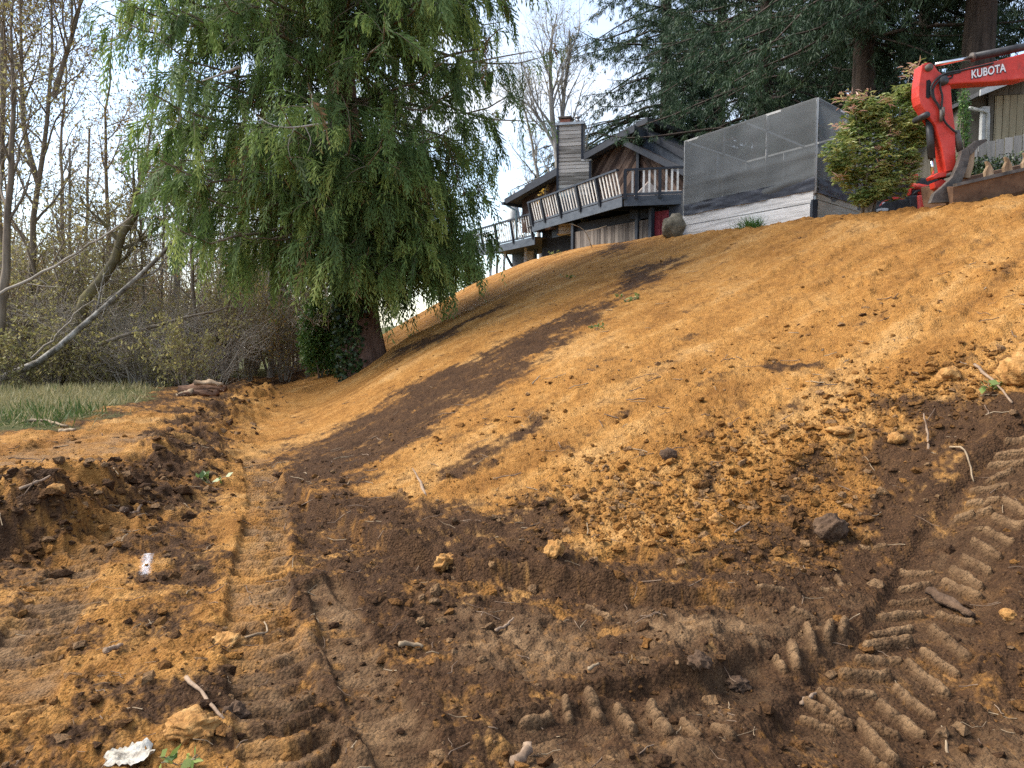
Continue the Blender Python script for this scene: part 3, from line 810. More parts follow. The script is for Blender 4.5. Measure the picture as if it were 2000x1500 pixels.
    brown = (fbm(pos[:, 0] * 1.7 + 5, pos[:, 2] * 1.5, 2, 33) > 0.50) & (rng.random(n) < 0.6)
    tone = np.where(brown, rng.uniform(0.0, 0.1, n), tone)
    LT = rng.uniform(0.40, 0.75, n) * dl[did]
    out_ = unit(np.concatenate([tan[:, :2], np.zeros((n, 1))], 1))
    d0 = unit(tan * 0.8 + dj[did] + rng.normal(0, 0.13, (n, 3)) + np.array([0, 0, -0.05]))
    K = 12
    tt = (np.arange(K) + 0.5) / K
    # the tail leaves sideways, then falls
    cx = d0[:, None, :] * (LT[:, None] * (tt - 0.45 * tt ** 2)[None, :])[..., None]
    cz = np.zeros((n, K, 3)); cz[..., 2] = -LT[:, None] * 0.85 * tt[None, :] ** 1.5
    q = pos[:, None, :] + cx + cz
    dirT = unit(d0[:, None, :] * (1 - 0.9 * tt)[None, :, None] + np.array([0, 0, -1.0]) * (1.27 * tt ** 0.5)[None, :, None])
    side = unit(np.cross(d0, ds[did] + 0.3 * rng.normal(size=(n, 3))))
    sg = np.where(np.arange(K) % 2 == 0, 1.0, -1.0)
    dd = unit(dirT + (side[:, None, :] * sg[None, :, None]) * rng.uniform(0.25, 0.75, (n, K, 1)) + rng.normal(0, 0.10, (n, K, 3)))
    fn_ = unit(np.cross(side, d0 + np.array([0, 0, -0.6])))[:, None, :] + 0.22 * rng.normal(size=(n, K, 3))
    ln = (0.10 + 0.19 * LT)[:, None] * rng.uniform(0.6, 1.2, (n, K)) * (1.05 - 0.45 * tt)[None]
    tn = tone[:, None] + rng.normal(0, 0.06, (n, K)) + np.where(tone[:, None] > 0.12, 0.22 * (tt[None] - 0.4), 0)
    V, F, A = needles_np(rng, q.reshape(-1, 3), dd.reshape(-1, 3), ln.ravel(), rng.uniform(0.020, 0.040, n * K), np.clip(tn, np.where(tone[:, None] > 0.12, 0.13, 0), 1).ravel(), fn_.reshape(-1, 3))
    link('crown', mesh_np('crown', V - base, [F], dict(tint=A)), M['cedar'], root)
    # a few dead pale boughs in front of the foliage
    for (pts, D, r) in (([(640, 240), (600, 246), (560, 252), (520, 245), (505, 228)], 13.4, 0.022), ([(575, 250), (560, 285), (568, 310)], 13.4, 0.012), ([(595, 246), (610, 275), (600, 300)], 13.4, 0.012),
                        ([(470, 130), (430, 146), (395, 158)], 14.0, 0.03), ([(840, 125), (900, 128), (970, 112), (1040, 100)], 17.2, 0.03), ([(735, 395), (715, 450), (660, 500), (648, 498)], 15.5, 0.016)):
        P = curve_pts([at(u, v, D) for u, v in pts], 8)
        MB(base).tube(P, np.linspace(r, r * 0.35, 8), 6).build('dead_bough', M['bark_pale'], root, True)
    # low sagging limbs on the left, bare
    for pts, D in (([(690, 470), (650, 520), (600, 555), (545, 556)], 17.2), ([(690, 440), (620, 470), (540, 500), (480, 520)], 17.4), ([(680, 420), (600, 452), (520, 470), (470, 480)], 16.8)):
        P = curve_pts([at(u, v, D) for u, v in pts], 9)
        MB(base).tube(P, np.linspace(0.05, 0.015, 9), 6).build('bare_limb', M['bark'], root, True)
    return root, base, T, TR, tz
CEDAR, CB, CT, CTR, Ctz = make_cedar()

def make_trunk_ivy():
    rng = np.random.default_rng(8)
    n = 5200
    h = rng.random(n) ** 0.8 * 4.2
    cx = np.interp(h / 17, Ctz, CT[:, 0]); cy = np.interp(h / 17, Ctz, CT[:, 1]); r = np.interp(h / 17, Ctz, CTR)
    a = rng.uniform(math.radians(120), math.radians(300), n)           # left and front of the trunk
    m = (a < math.radians(278)) | (h > 1.6 + rng.normal(0, 0.3, n)); a, h, cx, cy, r = a[m], h[m], cx[m], cy[m], r[m]
    lump = 0.05 + 0.15 * np.clip(fbm(a * 2.2, h * 2.2, 2, 3) + 0.4, 0, 1) * rng.random(len(a))
    rr = r * 1.06 + lump
    pos = np.stack([cx + rr * np.cos(a), cy + rr * np.sin(a), CB[2] + h], 1)
    V, F, A = leaves_np(rng, pos, 0.11, 0.5, 0.85, (0, 1))
    o = link('trunk_ivy', mesh_np('trunk_ivy', V - CB, [F], dict(tint=A)), M['ivy'], None, tuple(CB))
    tag(o, 'dark green ivy climbing the left side of the cedar trunk', 'ivy')
make_trunk_ivy()

# ---------------- conifers behind the house
def fir_proto(seed, H, R, trunk_r, z0, droop, limbs, per, ns=8):
    """one fir at the origin: trunk, limbs, crown"""
    rng = np.random.default_rng(seed)
    root = empty('fir_tree')
    tz = np.linspace(0, 1, 12)
    T = np.stack([0.1 * np.sin(tz * 5 + seed), 0.1 * np.cos(tz * 4 + seed), H * tz], 1); TR = trunk_r * (1 - 0.9 * tz)
    TR[0] *= 1.25
    tube_part('trunk', [(T[None], TR[None])], M['bark_dark'], root, 14)
    nb = limbs
    tb = z0 + (0.985 - z0) * rng.random(nb) ** 1.35
    az = np.arange(nb) * 2.39996 + rng.normal(0, 0.4, nb)
    L = R * np.clip((1 - tb) / (1 - 0.25), 0.06, 1) ** 0.75 * rng.uniform(0.6, 1.12, nb)
    k = 7; s = np.linspace(0, 1, k)
    P1 = np.zeros((nb, k, 3))
    P1[:, :, 0] = np.cos(az)[:, None] * L[:, None] * s
    P1[:, :, 1] = np.sin(az)[:, None] * L[:, None] * s
    dr = rng.uniform(0.5, 1.5, nb) * droop
    P1[:, :, 2] = (tb * H)[:, None] + L[:, None] * (0.12 * s - dr[:, None] * s ** 1.6 + 0.22 * s ** 3.5)
    P1[:, 1:] += rng.normal(0, 0.06, (nb, k - 1, 3))
    R1 = (0.012 * L + 0.012)[:, None] * np.linspace(1, 0.2, k)
    P2, R2 = sprout(rng, P1, R1, 16, (0.6, 1.6), (40, 80), 0.10, 1.0, 4, -1.3, 0.1, 0.4, 0.85, 0.006, 0.3, 0.5)
    tube_part('limbs', [(P1, R1 * 0.8)], M['bark_dark'], root, 4)
    t = rng.uniform(0.02, 1, (P2.shape[0], per)); pos, tan = lerp_poly(P2, t)
    pos, tan = pos.reshape(-1, 3), tan.reshape(-1, 3)
    t = rng.uniform(0.3, 1, (nb, 14)); p_, t_ = lerp_poly(P1, t)
    pos = np.concatenate([pos, p_.reshape(-1, 3)]); tan = np.concatenate([tan, t_.reshape(-1, 3)])
    n = len(pos)
    tone = np.clip(0.45 + 0.40 * fbm(pos[:, 0] * 0.7 + pos[:, 1] * 0.4, pos[:, 2] * 0.8, 3, seed) + rng.normal(0, 0.1, n), 0, 1)
    idx = np.repeat(np.arange(n), ns)
    d = unit(tan[idx] * 0.7 + rng.normal(0, 0.6, (n * ns, 3)) * np.array([1, 1, 0.5]) + np.array([0, 0, -0.65]))
    V, F, A = needles_np(rng, pos[idx] + rng.normal(0, 0.05, (n * ns, 3)), d, rng.uniform(0.12, 0.27, n * ns), rng.uniform(0.018, 0.040, n * ns), np.clip(tone[idx] + rng.normal(0, 0.1, n * ns), 0, 1))
    link('crown', mesh_np('crown', V, [F], dict(tint=A)), M['fir'], root)
    return root
M['bark_dark'] = mat('bark_dark', (0.028, 0.022, 0.018), (0.095, 0.070, 0.055), 0.95, 5, 7, 0.9, 14, stretch=(2, 2, 0.2))
def gbase(u, D, sink=0.3):
    p = at(u, 640, D); p[2] = gz(p[0], p[1])[0] - sink
    return p
FP = [fir_proto(21, 20, 6.4, 0.46, 0.33, 0.6, 140, 5), fir_proto(22, 22, 7.0, 0.42, 0.24, 0.6, 165, 5)]
FIRS = [
    ('dark fir with a thick trunk directly behind the netted frame', 0, 1668, 25, 1.0, 0.3),
    ('broad dark fir with a bare lower trunk right of the house gable', 1, 1296, 47, 1.35, 1.2),
    ('thick-trunked dark conifer behind the excavator boom', 0, 1885, 22, 1.15, 2.6),
    ('dark fir filling the gap above the netted frame', 1, 1480, 32, 1.0, 4.1),
    ('tall dark fir at the right edge behind the tan building', 1, 2090, 29, 1.0, 5.3),
    ('slim dark fir seen between the bush and the excavator arm', 1, 1780, 36, 1.1, 3.3),
    ('dark fir standing between the gable fir and the frame fir', 1, 1400, 46, 1.25, 0.2),
    ('dark fir deep behind the thick trunk at the netted frame', 1, 1620, 45, 1.3, 2.1),
    ('hazy grey-green fir farther back beside the house roof', 1, 1345, 60, 0.8, 1.0),
    ('hazy grey-green fir low behind the netted frame', 1, 1520, 64, 0.8, 2.0),
    ('hazy grey-green fir far behind the tan building roof', 1, 1860, 55, 0.75, 3.0),
    ('hazy grey-green fir at the far right beyond the fence', 1, 2010, 50, 0.75, 4.0),
]
_used = set()
for lb, kd, u, D, sc, rz in FIRS:
    o = copy_tree(FP[kd]) if kd in _used else FP[kd]
    _used.add(kd)
    o.location = gbase(u, D); o.scale = (sc, sc, sc); o.rotation_euler = (0, 0, rz)
    tag(o, lb, 'tree', 'firs behind the house')

# ---------------- broadleaf trees and shrubs
def make_tree(name, label, trunk_pts, r0, r1, seed, bark, leaf=None, cat='tree', group=None, limbs=(9, (1.6, 3.2)), twigs=(8, (0.6, 1.5)), fine=(6, (0.3, 0.8)), leaf_n=2, leaf_size=0.09, tlo=0.35, rise=0.6, extra=(), tint=(0, 1), clumpy=0.0, ang=(25, 60), finer=None):
    """trunk along given points, then three orders of branches and small leaves"""
    rng = np.random.default_rng(seed)
    base = np.array(trunk_pts[0], float)
    root = empty(name, base)
    tag(root, label, cat, group)
    T = curve_pts(trunk_pts, 14)
    T[1:-1] += rng.normal(0, r0 * 0.25, (12, 3))
    TR = np.linspace(r0, r1, 14); TR[0] *= 1.3
    tr = [(T[None], TR[None])]
    for pts, a, b in extra:
        E = curve_pts(pts, 14); tr.append((E[None], np.linspace(a, b, 14)[None]))
    V, F, A = join_np([(*tubes_np(P, R, 9), 0.5) for P, R in tr])
    link('trunk', mesh_np('trunk', V - base, [F]), bark, root)
    P0 = np.concatenate([p for p, _ in tr]); R0 = np.concatenate([r for _, r in tr])
    P1, R1 = sprout(rng, P0, R0, limbs[0], limbs[1], ang, tlo, 1.0, 8, rise, 0.13, 0.5, 0.0, 0.012, 0.25, 0.4)
    P2, R2 = sprout(rng, P1, R1, twigs[0], twigs[1], (25, 65), 0.15, 1.0, 6, rise * 0.6, 0.16, 0.5, 0.0, 0.006, 0.35, 0.4)
    P3, R3 = sprout(rng, P2, R2, fine[0], fine[1], (25, 70), 0.1, 1.0, 3, 0.1, 0.2, 0.6, 0.0, 0.0045, 0.5, 0.3)
    lv = [(P1, R1), (P2, R2), (P3, R3)]
    V, F, A = join_np([(*tubes_np(P, R, n), 0.5) for (P, R), n in zip(lv, (5, 3, 3))])
    link('branches', mesh_np('branches', V - base, [F]), bark, root)
    if leaf is not None and leaf_n > 0:
        t = rng.uniform(0.2, 1, (P3.shape[0], max(1, int(math.ceil(leaf_n))))); pos, _ = lerp_poly(P3, t); pos = pos.reshape(-1, 3)
        keep = rng.random(len(pos)) < leaf_n / math.ceil(leaf_n)
        if clumpy: keep &= fbm(pos[:, 0] * 0.8, pos[:, 2] * 0.8 + pos[:, 1], 2, seed) > clumpy - 0.5
        pos = pos[keep]
        V, F, A = leaves_np(rng, pos, leaf_size, 0.6, 0.5, tint)
        link('leaves', mesh_np('leaves', V - base, [F], dict(tint=A)), leaf, root)
    return root
def line(D, *uv): return [at(u, v, D) for u, v in uv]
W = 'trees of the thicket beyond the grass'
make_tree('leaning_tree', 'mossy-footed tree leaning right at the edge of the grass', line(19, (105, 762), (118, 700), (160, 610), (200, 540), (240, 450), (290, 375), (345, 300), (400, 220)), 0.19, 0.025, 41, M['bark_moss'], M['leaf_olive'], group=W, limbs=(9, (1.2, 2.6)), leaf_n=1.2)
make_tree('birch_tree', 'pale speckled birch leaning low across the mossy tree', line(17.5, (-15, 748), (75, 712), (140, 660), (200, 602), (270, 540), (345, 468), (430, 400), (500, 340)), 0.09, 0.02, 42, M['bark_birch'], M['leaf_olive'], group=W, limbs=(8, (0.9, 2.0)), leaf_n=0.6)
make_tree('forked_tree', 'tall half-bare tree forking against the sky at upper left', line(21, (48, 740), (60, 560), (62, 420), (88, 300), (105, 180), (100, 60), (95, -90)), 0.11, 0.02, 43, M['bark'], M['leaf_gold'], group=W, limbs=(14, (2.0, 4.2)), twigs=(8, (0.8, 1.9)), fine=(5, (0.4, 1.0)), leaf_n=3.5, tlo=0.3, extra=[(line(21, (105, 190), (125, 120), (150, 40), (175, -80)), 0.08, 0.02), (line(21, (75, 360), (45, 260), (42, 120), (38, -60)), 0.08, 0.02)], tint=(0, 0.7))
make_tree('dark_tree', 'thick dark trunk rising at the left edge of the photo', line(16.5, (-25, 745), (5, 610), (18, 500), (12, 380), (35, 250), (20, 120), (25, 0)), 0.11, 0.02, 44, M['bark'], M['leaf_olive'], group=W, limbs=(9, (1.5, 3.0)), leaf_n=1.6)
make_tree('slender_tree', 'slender upright sapling left of the cedar crown', line(20, (388, 745), (384, 650), (376, 540), (374, 420), (368, 330)), 0.06, 0.03, 45, M['bark'], M['leaf_olive'], group=W, limbs=(8, (0.6, 1.4)), twigs=(5, (0.3, 0.8)), fine=(4, (0.2, 0.4)), leaf_n=0.8)
make_tree('pale_tree', 'pale straight trunk in the clearing left of the cedar', line(30, (340, 720), (343, 600), (348, 470), (356, 330), (350, 180)), 0.16, 0.06, 46, M['bark_pale'], M['leaf_gold'], group=W, limbs=(9, (1.2, 2.6)), leaf_n=0.8)
make_tree('gold_tree', 'bushy tree with thin gold and brown leaves left of the cedar', line(24, (190, 730), (205, 600), (215, 450), (200, 300), (215, 180), (220, 60)), 0.10, 0.015, 47, M['bark'], M['leaf_gold'], group=W, limbs=(13, (1.4, 3.0)), leaf_n=3.5, tlo=0.25, extra=[(line(24, (205, 560), (250, 430), (290, 300), (300, 200), (310, 100)), 0.07, 0.012)])
make_tree('olive_tree', 'olive-leaved bushy tree above the dark trunk at far left', line(19, (-60, 740), (-40, 560), (-10, 400), (10, 250), (0, 60), (10, -60)), 0.12, 0.02, 48, M['bark'], M['leaf_olive'], group=W, limbs=(14, (1.4, 2.8)), leaf_n=3.0)
make_tree('screen_tree', 'twiggy tree with sparse tan leaves behind the cedar trunk', line(27, (560, 735), (555, 620), (545, 480), (560, 350)), 0.10, 0.04, 49, M['bark'], M['leaf_gold'], group=W, limbs=(11, (1.2, 2.6)), leaf_n=1.0)
make_tree('bare_tree', 'pale many-limbed tree with yellow leaves behind the house chimney', line(44, (1095, 560), (1092, 300), (1100, 230), (1108, 140), (1112, 60)), 0.26, 0.06, 50, M['bark_pale'], M['leaf_gold'], limbs=(12, (2.5, 5.5)), twigs=(8, (1.0, 2.4)), fine=(5, (0.5, 1.2)), leaf_n=0.8, leaf_size=0.13, tlo=0.25, rise=1.0, ang=(15, 45), tint=(0.3, 0.9), extra=[(line(44, (1092, 330), (1078, 230), (1074, 120), (1080, 50)), 0.2, 0.05), (line(44, (1090, 300), (1060, 240), (1030, 200), (1000, 190)), 0.12, 0.04)])
make_tree('thin_tree', 'thin branched tree left of the chimney against white sky', line(46, (1058, 560), (1048, 320), (1035, 250), (1020, 200)), 0.16, 0.05, 51, M['bark_pale'], M['leaf_gold'], limbs=(12, (1.5, 3.5)), twigs=(8, (0.8, 1.8)), fine=(5, (0.4, 1.0)), leaf_n=1.0, leaf_size=0.12, tlo=0.2, tint=(0.2, 0.9))
make_tree('tawny_tree', 'leafy tawny tree filling the middle of the left thicket', line(27, (110, 730), (118, 600), (125, 450), (118, 300), (130, 150), (128, 30)), 0.10, 0.015, 52, M['bark'], M['leaf_gold'], group=W, limbs=(15, (1.5, 3.2)), twigs=(8, (0.7, 1.6)), fine=(6, (0.3, 0.8)), leaf_n=4, tlo=0.3, tint=(0.1, 0.8))
make_tree('yellowing_tree', 'yellowing bushy tree between the gold tree and the cedar', line(29, (262, 720), (268, 600), (262, 470), (275, 340), (268, 230)), 0.09, 0.015, 53, M['bark'], M['leaf_olive'], group=W, limbs=(13, (1.3, 2.8)), leaf_n=3, tlo=0.25)
make_tree('corner_tree', 'olive leafy crown in the top left corner', line(22, (20, 735), (8, 560), (-5, 380), (12, 200), (5, 60), (12, -80)), 0.11, 0.02, 54, M['bark'], M['leaf_olive'], group=W, limbs=(14, (1.0, 2.2)), leaf_n=4, tlo=0.6)
# thin background trunks between the sapling and the cedar
tk = [(430, 26, 580, 0.06), (462, 29, 560, 0.07), (500, 25, 570, 0.07), (528, 24, 550, 0.10), (580, 27, 560, 0.07), (602, 23, 555, 0.06), (612, 30, 570, 0.08), (310, 27, 420, 0.06), (285, 24, 430, 0.05), (135, 23, 420, 0.06), (160, 28, 380, 0.07)]
for q, (u, D, v1, r) in enumerate(tk):
    v0 = 640 + 1.6 * FPX / D
    sw = 12 * math.sin(q * 2.1)
    make_tree('thicket_pole', 'thin upright trunk standing in the thicket left of the cedar', line(D, (u, v0), (u + sw * 0.5, (v0 + v1) / 2), (u + sw, v1), (u + sw * 1.5, v1 - 130)), r, r * 0.5, 60 + q, M['bark'] if q % 3 else M['bark_pale'], M['leaf_olive'], group='thin poles in the thicket', limbs=(8, (0.7, 1.8)), twigs=(6, (0.4, 1.0)), fine=(4, (0.25, 0.6)), leaf_n=0.8, tlo=0.3)
# fallen and hanging boughs in front
def bough(name, label, pts, r, seed, m, n=9):
    rng = np.random.default_rng(seed)
    P = curve_pts(pts, 14); P[1:-1] += rng.normal(0, 0.02, (12, 3))
    R = np.linspace(r, r * 0.35, 14)
    P1, R1 = sprout(rng, P[None], R[None], n, (0.3, 0.9), (25, 65), 0.2, 1, 5, 0.1, 0.15, 0.5, 0.2, 0.005)
    V, F, A = join_np([(*tubes_np(P[None], R[None], 7), 0), (*tubes_np(P1, R1, 4), 0)])
    o = link(name, mesh_np(name, V - P[0], [F]), m, None, tuple(P[0]))
    tag(o, label, 'branch')
bough('fallen_branch', 'long brown dead branch slanting up right through the thicket', line(17.5, (195, 672), (260, 650), (330, 628), (400, 612), (460, 596)), 0.05, 1, M['bark'], 12)
bough('arching_branch', 'long bare grey branch slanting up from the left edge', line(16, (-30, 590), (60, 545), (140, 502), (215, 455), (260, 420)), 0.04, 2, M['twig_grey'], 10)
bough('broken_branch', 'thin grey branch propped against the leaning birch foot', line(17, (62, 700), (105, 660), (150, 610), (185, 585)), 0.03, 3, M['twig_grey'], 8)

# understory shrubs: six kinds, copied
def shrub_proto(seed, H, leaf, leaf_n, tw, spread=0.6, stems=9, tint=(0, 1), leaf_size=0.085):
    rng = np.random.default_rng(seed)
    a = rng.uniform(0, 6.283, stems); L = H * rng.uniform(0.6, 1.05, stems)
    k = 8; s = np.linspace(0, 1, k)
    P = np.zeros((stems, k, 3))
    lean = rng.uniform(0.1, spread, stems)
    P[:, :, 0] = np.cos(a)[:, None] * (0.15 + lean[:, None] * L[:, None] * s ** 1.4)
    P[:, :, 1] = np.sin(a)[:, None] * (0.15 + lean[:, None] * L[:, None] * s ** 1.4)
    P[:, :, 2] = L[:, None] * (s * 1.05 - 0.25 * s ** 2.5 * lean[:, None])
    P[:, 1:] += rng.normal(0, 0.04 * H / 3, (stems, k - 1, 3))
    R = 0.008 * H * np.linspace(1, 0.3, k)[None] * np.ones((stems, 1))
    P1, R1 = sprout(rng, P, R, 12, (0.15 * H, 0.38 * H), (25, 60), 0.15, 1, 5, 0.3, 0.15, 0.5, 0, 0.005, 0.4)
    P2, R2 = sprout(rng, P1, R1, 7, (0.08 * H, 0.2 * H), (25, 70), 0.1, 1, 4, 0.0, 0.2, 0.6, 0, 0.004, 0.5)
    V, F, A = join_np([(*tubes_np(P, R, 5), 0), (*tubes_np(P1, R1, 3), 0), (*tubes_np(P2, R2, 3), 0)])
    root = empty('thicket_shrub')
    link('stems', mesh_np('stems', V, [F]), tw, root)
    if leaf_n:
        t = rng.uniform(0.2, 1, (P2.shape[0], leaf_n)); pos, _ = lerp_poly(P2, t); pos = pos.reshape(-1, 3)
        V, F, A = leaves_np(rng, pos, leaf_size, 0.4, 0.5, tint)
        link('leaves', mesh_np('leaves', V, [F], dict(tint=A)), leaf, root)
    return root
protos = [shrub_proto(201, 4.6, M['leaf_olive'], 4, M['twig']), shrub_proto(202, 3.4, M['leaf_olive'], 2, M['twig_grey'], 0.8), shrub_proto(203, 5.4, M['leaf_gold'], 3, M['twig'], 0.5),
          shrub_proto(204, 2.4, None, 0, M['twig_grey'], 1.0, 11), shrub_proto(205, 1.7, M['leaf_olive'], 2, M['twig'], 0.9, 9), shrub_proto(206, 3.0, M['leaf_gold'], 2, M['twig_grey'], 0.9, 10)]
SHL = ['tall olive-leaved thicket shrub', 'spreading grey-twigged thicket shrub', 'tall thin gold-leaved thicket shrub',
       'leafless grey tangle in the thicket', 'low olive bramble in the thicket', 'arching tan-leaved thicket shrub']
rs = np.random.default_rng(77)
first = [True] * 6
spots = []
for D, n, kinds in ((17.5, 9, (3, 4, 4)), (19.5, 13, (3, 4, 1)), (22, 16, (0, 1, 3, 5)), (25, 17, (0, 2, 5, 1)), (29, 16, (2, 2, 0, 5)), (34, 11, (2, 0, 2))):
    us = np.linspace(-170, 640 if D > 21 else 520, n) + rs.uniform(-22, 22, n)
    for u in us:
        if D < 18.5 and 60 < u < 150: continue
        spots.append((u, D + rs.uniform(-1.2, 1.2), kinds[rs.integers(len(kinds))]))
for u, D, k in spots:
    if D < 21 and u > 470: continue
    o = protos[k] if first[k] else copy_tree(protos[k])
    first[k] = False
    b = at(u, 640, D); b[2] = float(zbase(b[0], b[1])) - 0.08
    o.location = b
    o.rotation_euler = (0, 0, rs.uniform(0, 6.28))
    sc = rs.uniform(0.8, 1.25) * (1.25 if u < 230 and k in (0, 2) else 1.0)
    o.scale = (sc, sc, sc * rs.uniform(0.9, 1.15))
    place = 'left edge' if u < 40 else 'mossy leaning tree' if u < 170 else 'gold-leaved tree' if u < 290 else 'slender sapling' if u < 430 else 'cedar trunk'
    depth = 'front of' if D < 20.8 else 'midst of' if D < 27 else 'back of'
    tag(o, SHL[k] + ', ' + depth + ' it, by the ' + place, 'shrub', 'thicket shrubs kind: ' + ('olive tall', 'grey spreading', 'gold tall', 'bare tangle', 'low bramble', 'arching tan')[k])

# the far wood, a mass of stems nobody could count
def far_wood():
    rng = np.random.default_rng(91)
    n = 220
    D = rng.uniform(38, 62, n); u = rng.uniform(-500, 720, n)
    x = (u - 1000) / FPX * D; y = D
    z = zbase(x, y) - 0.1
    H = rng.uniform(3.5, 8.5, n); k = 6; s = np.linspace(0, 1, k)
    P = np.zeros((n, k, 3)); P[:, :, 0] = x[:, None]; P[:, :, 1] = y[:, None]; P[:, :, 2] = z[:, None] + H[:, None] * s
    P[:, 1:, :2] += np.cumsum(rng.normal(0, 0.13, (n, k - 1, 2)), 1)
    R = rng.uniform(0.03, 0.10, n)[:, None] * np.linspace(1, 0.3, k)
    P1, R1 = sprout(rng, P, R, 11, (0.8, 2.2), (25, 60), 0.08, 1, 4, 0.5, 0.15, 0.45, 0, 0.014, 0.5)
    P2, R2 = sprout(rng, P1, R1, 4, (0.4, 1.0), (25, 60), 0.2, 1, 2, 0.2, 0.15, 0.6, 0, 0.012, 0.6)
    V, F, A = join_np([(*tubes_np(P, R, 4), 0), (*tubes_np(P1, R1, 3), 0), (*tubes_np(P2, R2, 3), 0)])
    o = link('far_wood', mesh_np('far_wood', V, [F]), M['twig_grey'])
    tag(o, 'far grey-brown bare woodland behind the left thicket', 'woodland', None, 'stuff')
far_wood()

# leafy evergreen shrubs
def evergreen(name, label, c, size, n, leaf, m, seed, stem_base=None, tint=(0, 1), lumps=9, stems=7, aspect=0.45, pale_top=0.0):
    rng = np.random.default_rng(seed)
    base = np.array(stem_base if stem_base is not None else (c[0], c[1], c[2] - size[2]), float)
    root = empty(name, base); tag(root, label, 'shrub')
    cs = rng.normal(size=(lumps, 3)); cs = unit(cs) * rng.uniform(0.3, 0.75, lumps)[:, None]
    r = rng.uniform(0.28, 0.5, lumps)
    i = rng.integers(0, lumps, n)
    q = unit(rng.normal(size=(n, 3))) * (rng.random(n) ** 0.4)[:, None]
    pos = (cs[i] + q * r[i][:, None]) * np.array(size) + np.array(c)
    V, F, A = leaves_np(rng, pos, leaf, 0.3, aspect, tint)
    link('leaves', mesh_np('leaves', V - base, [F], dict(tint=A)), m, root)
    P = np.zeros((stems, 6, 3)); s = np.linspace(0, 1, 6)
    tgt = cs[:stems] * np.array(size) + np.array(c)
    P[:] = base + (tgt[:, None, :] - base) * s[None, :, None]; P[:, 1:-1] += rng.normal(0, 0.05, (stems, 4, 3)); 
    V, F = tubes_np(P, 0.022 * np.linspace(1.2, 0.3, 6)[None] * np.ones((stems, 1)), 6)
    link('stems', mesh_np('stems', V - base, [F]), M['bark'], root)
    return root
evergreen('laurel_shrub', 'dense dark green evergreen shrub left of the cedar trunk', at(630, 632, 20.6), (0.75, 0.5, 1.95), 9500, 0.11, M['laurel'], 5)
evergreen('ivy_column', 'ivy-smothered stump of a tree left of the evergreen shrub', at(610, 610, 25), (0.45, 0.5, 1.6), 4200, 0.09, M['ivy'], 6)
evergreen('hedge_shrub', 'dark evergreen shrub beside the white deck posts', at(925, 520, 36), (1.3, 1.0, 1.5), 4200, 0.13, M['laurel'], 7)
evergreen('bright_shrub', 'yellow-green sunlit shrub seen under the cedar crown', at(870, 555, 38), (1.2, 1.0, 1.0), 2600, 0.14, M['pieris'], 9, None, (0.45, 0.78))

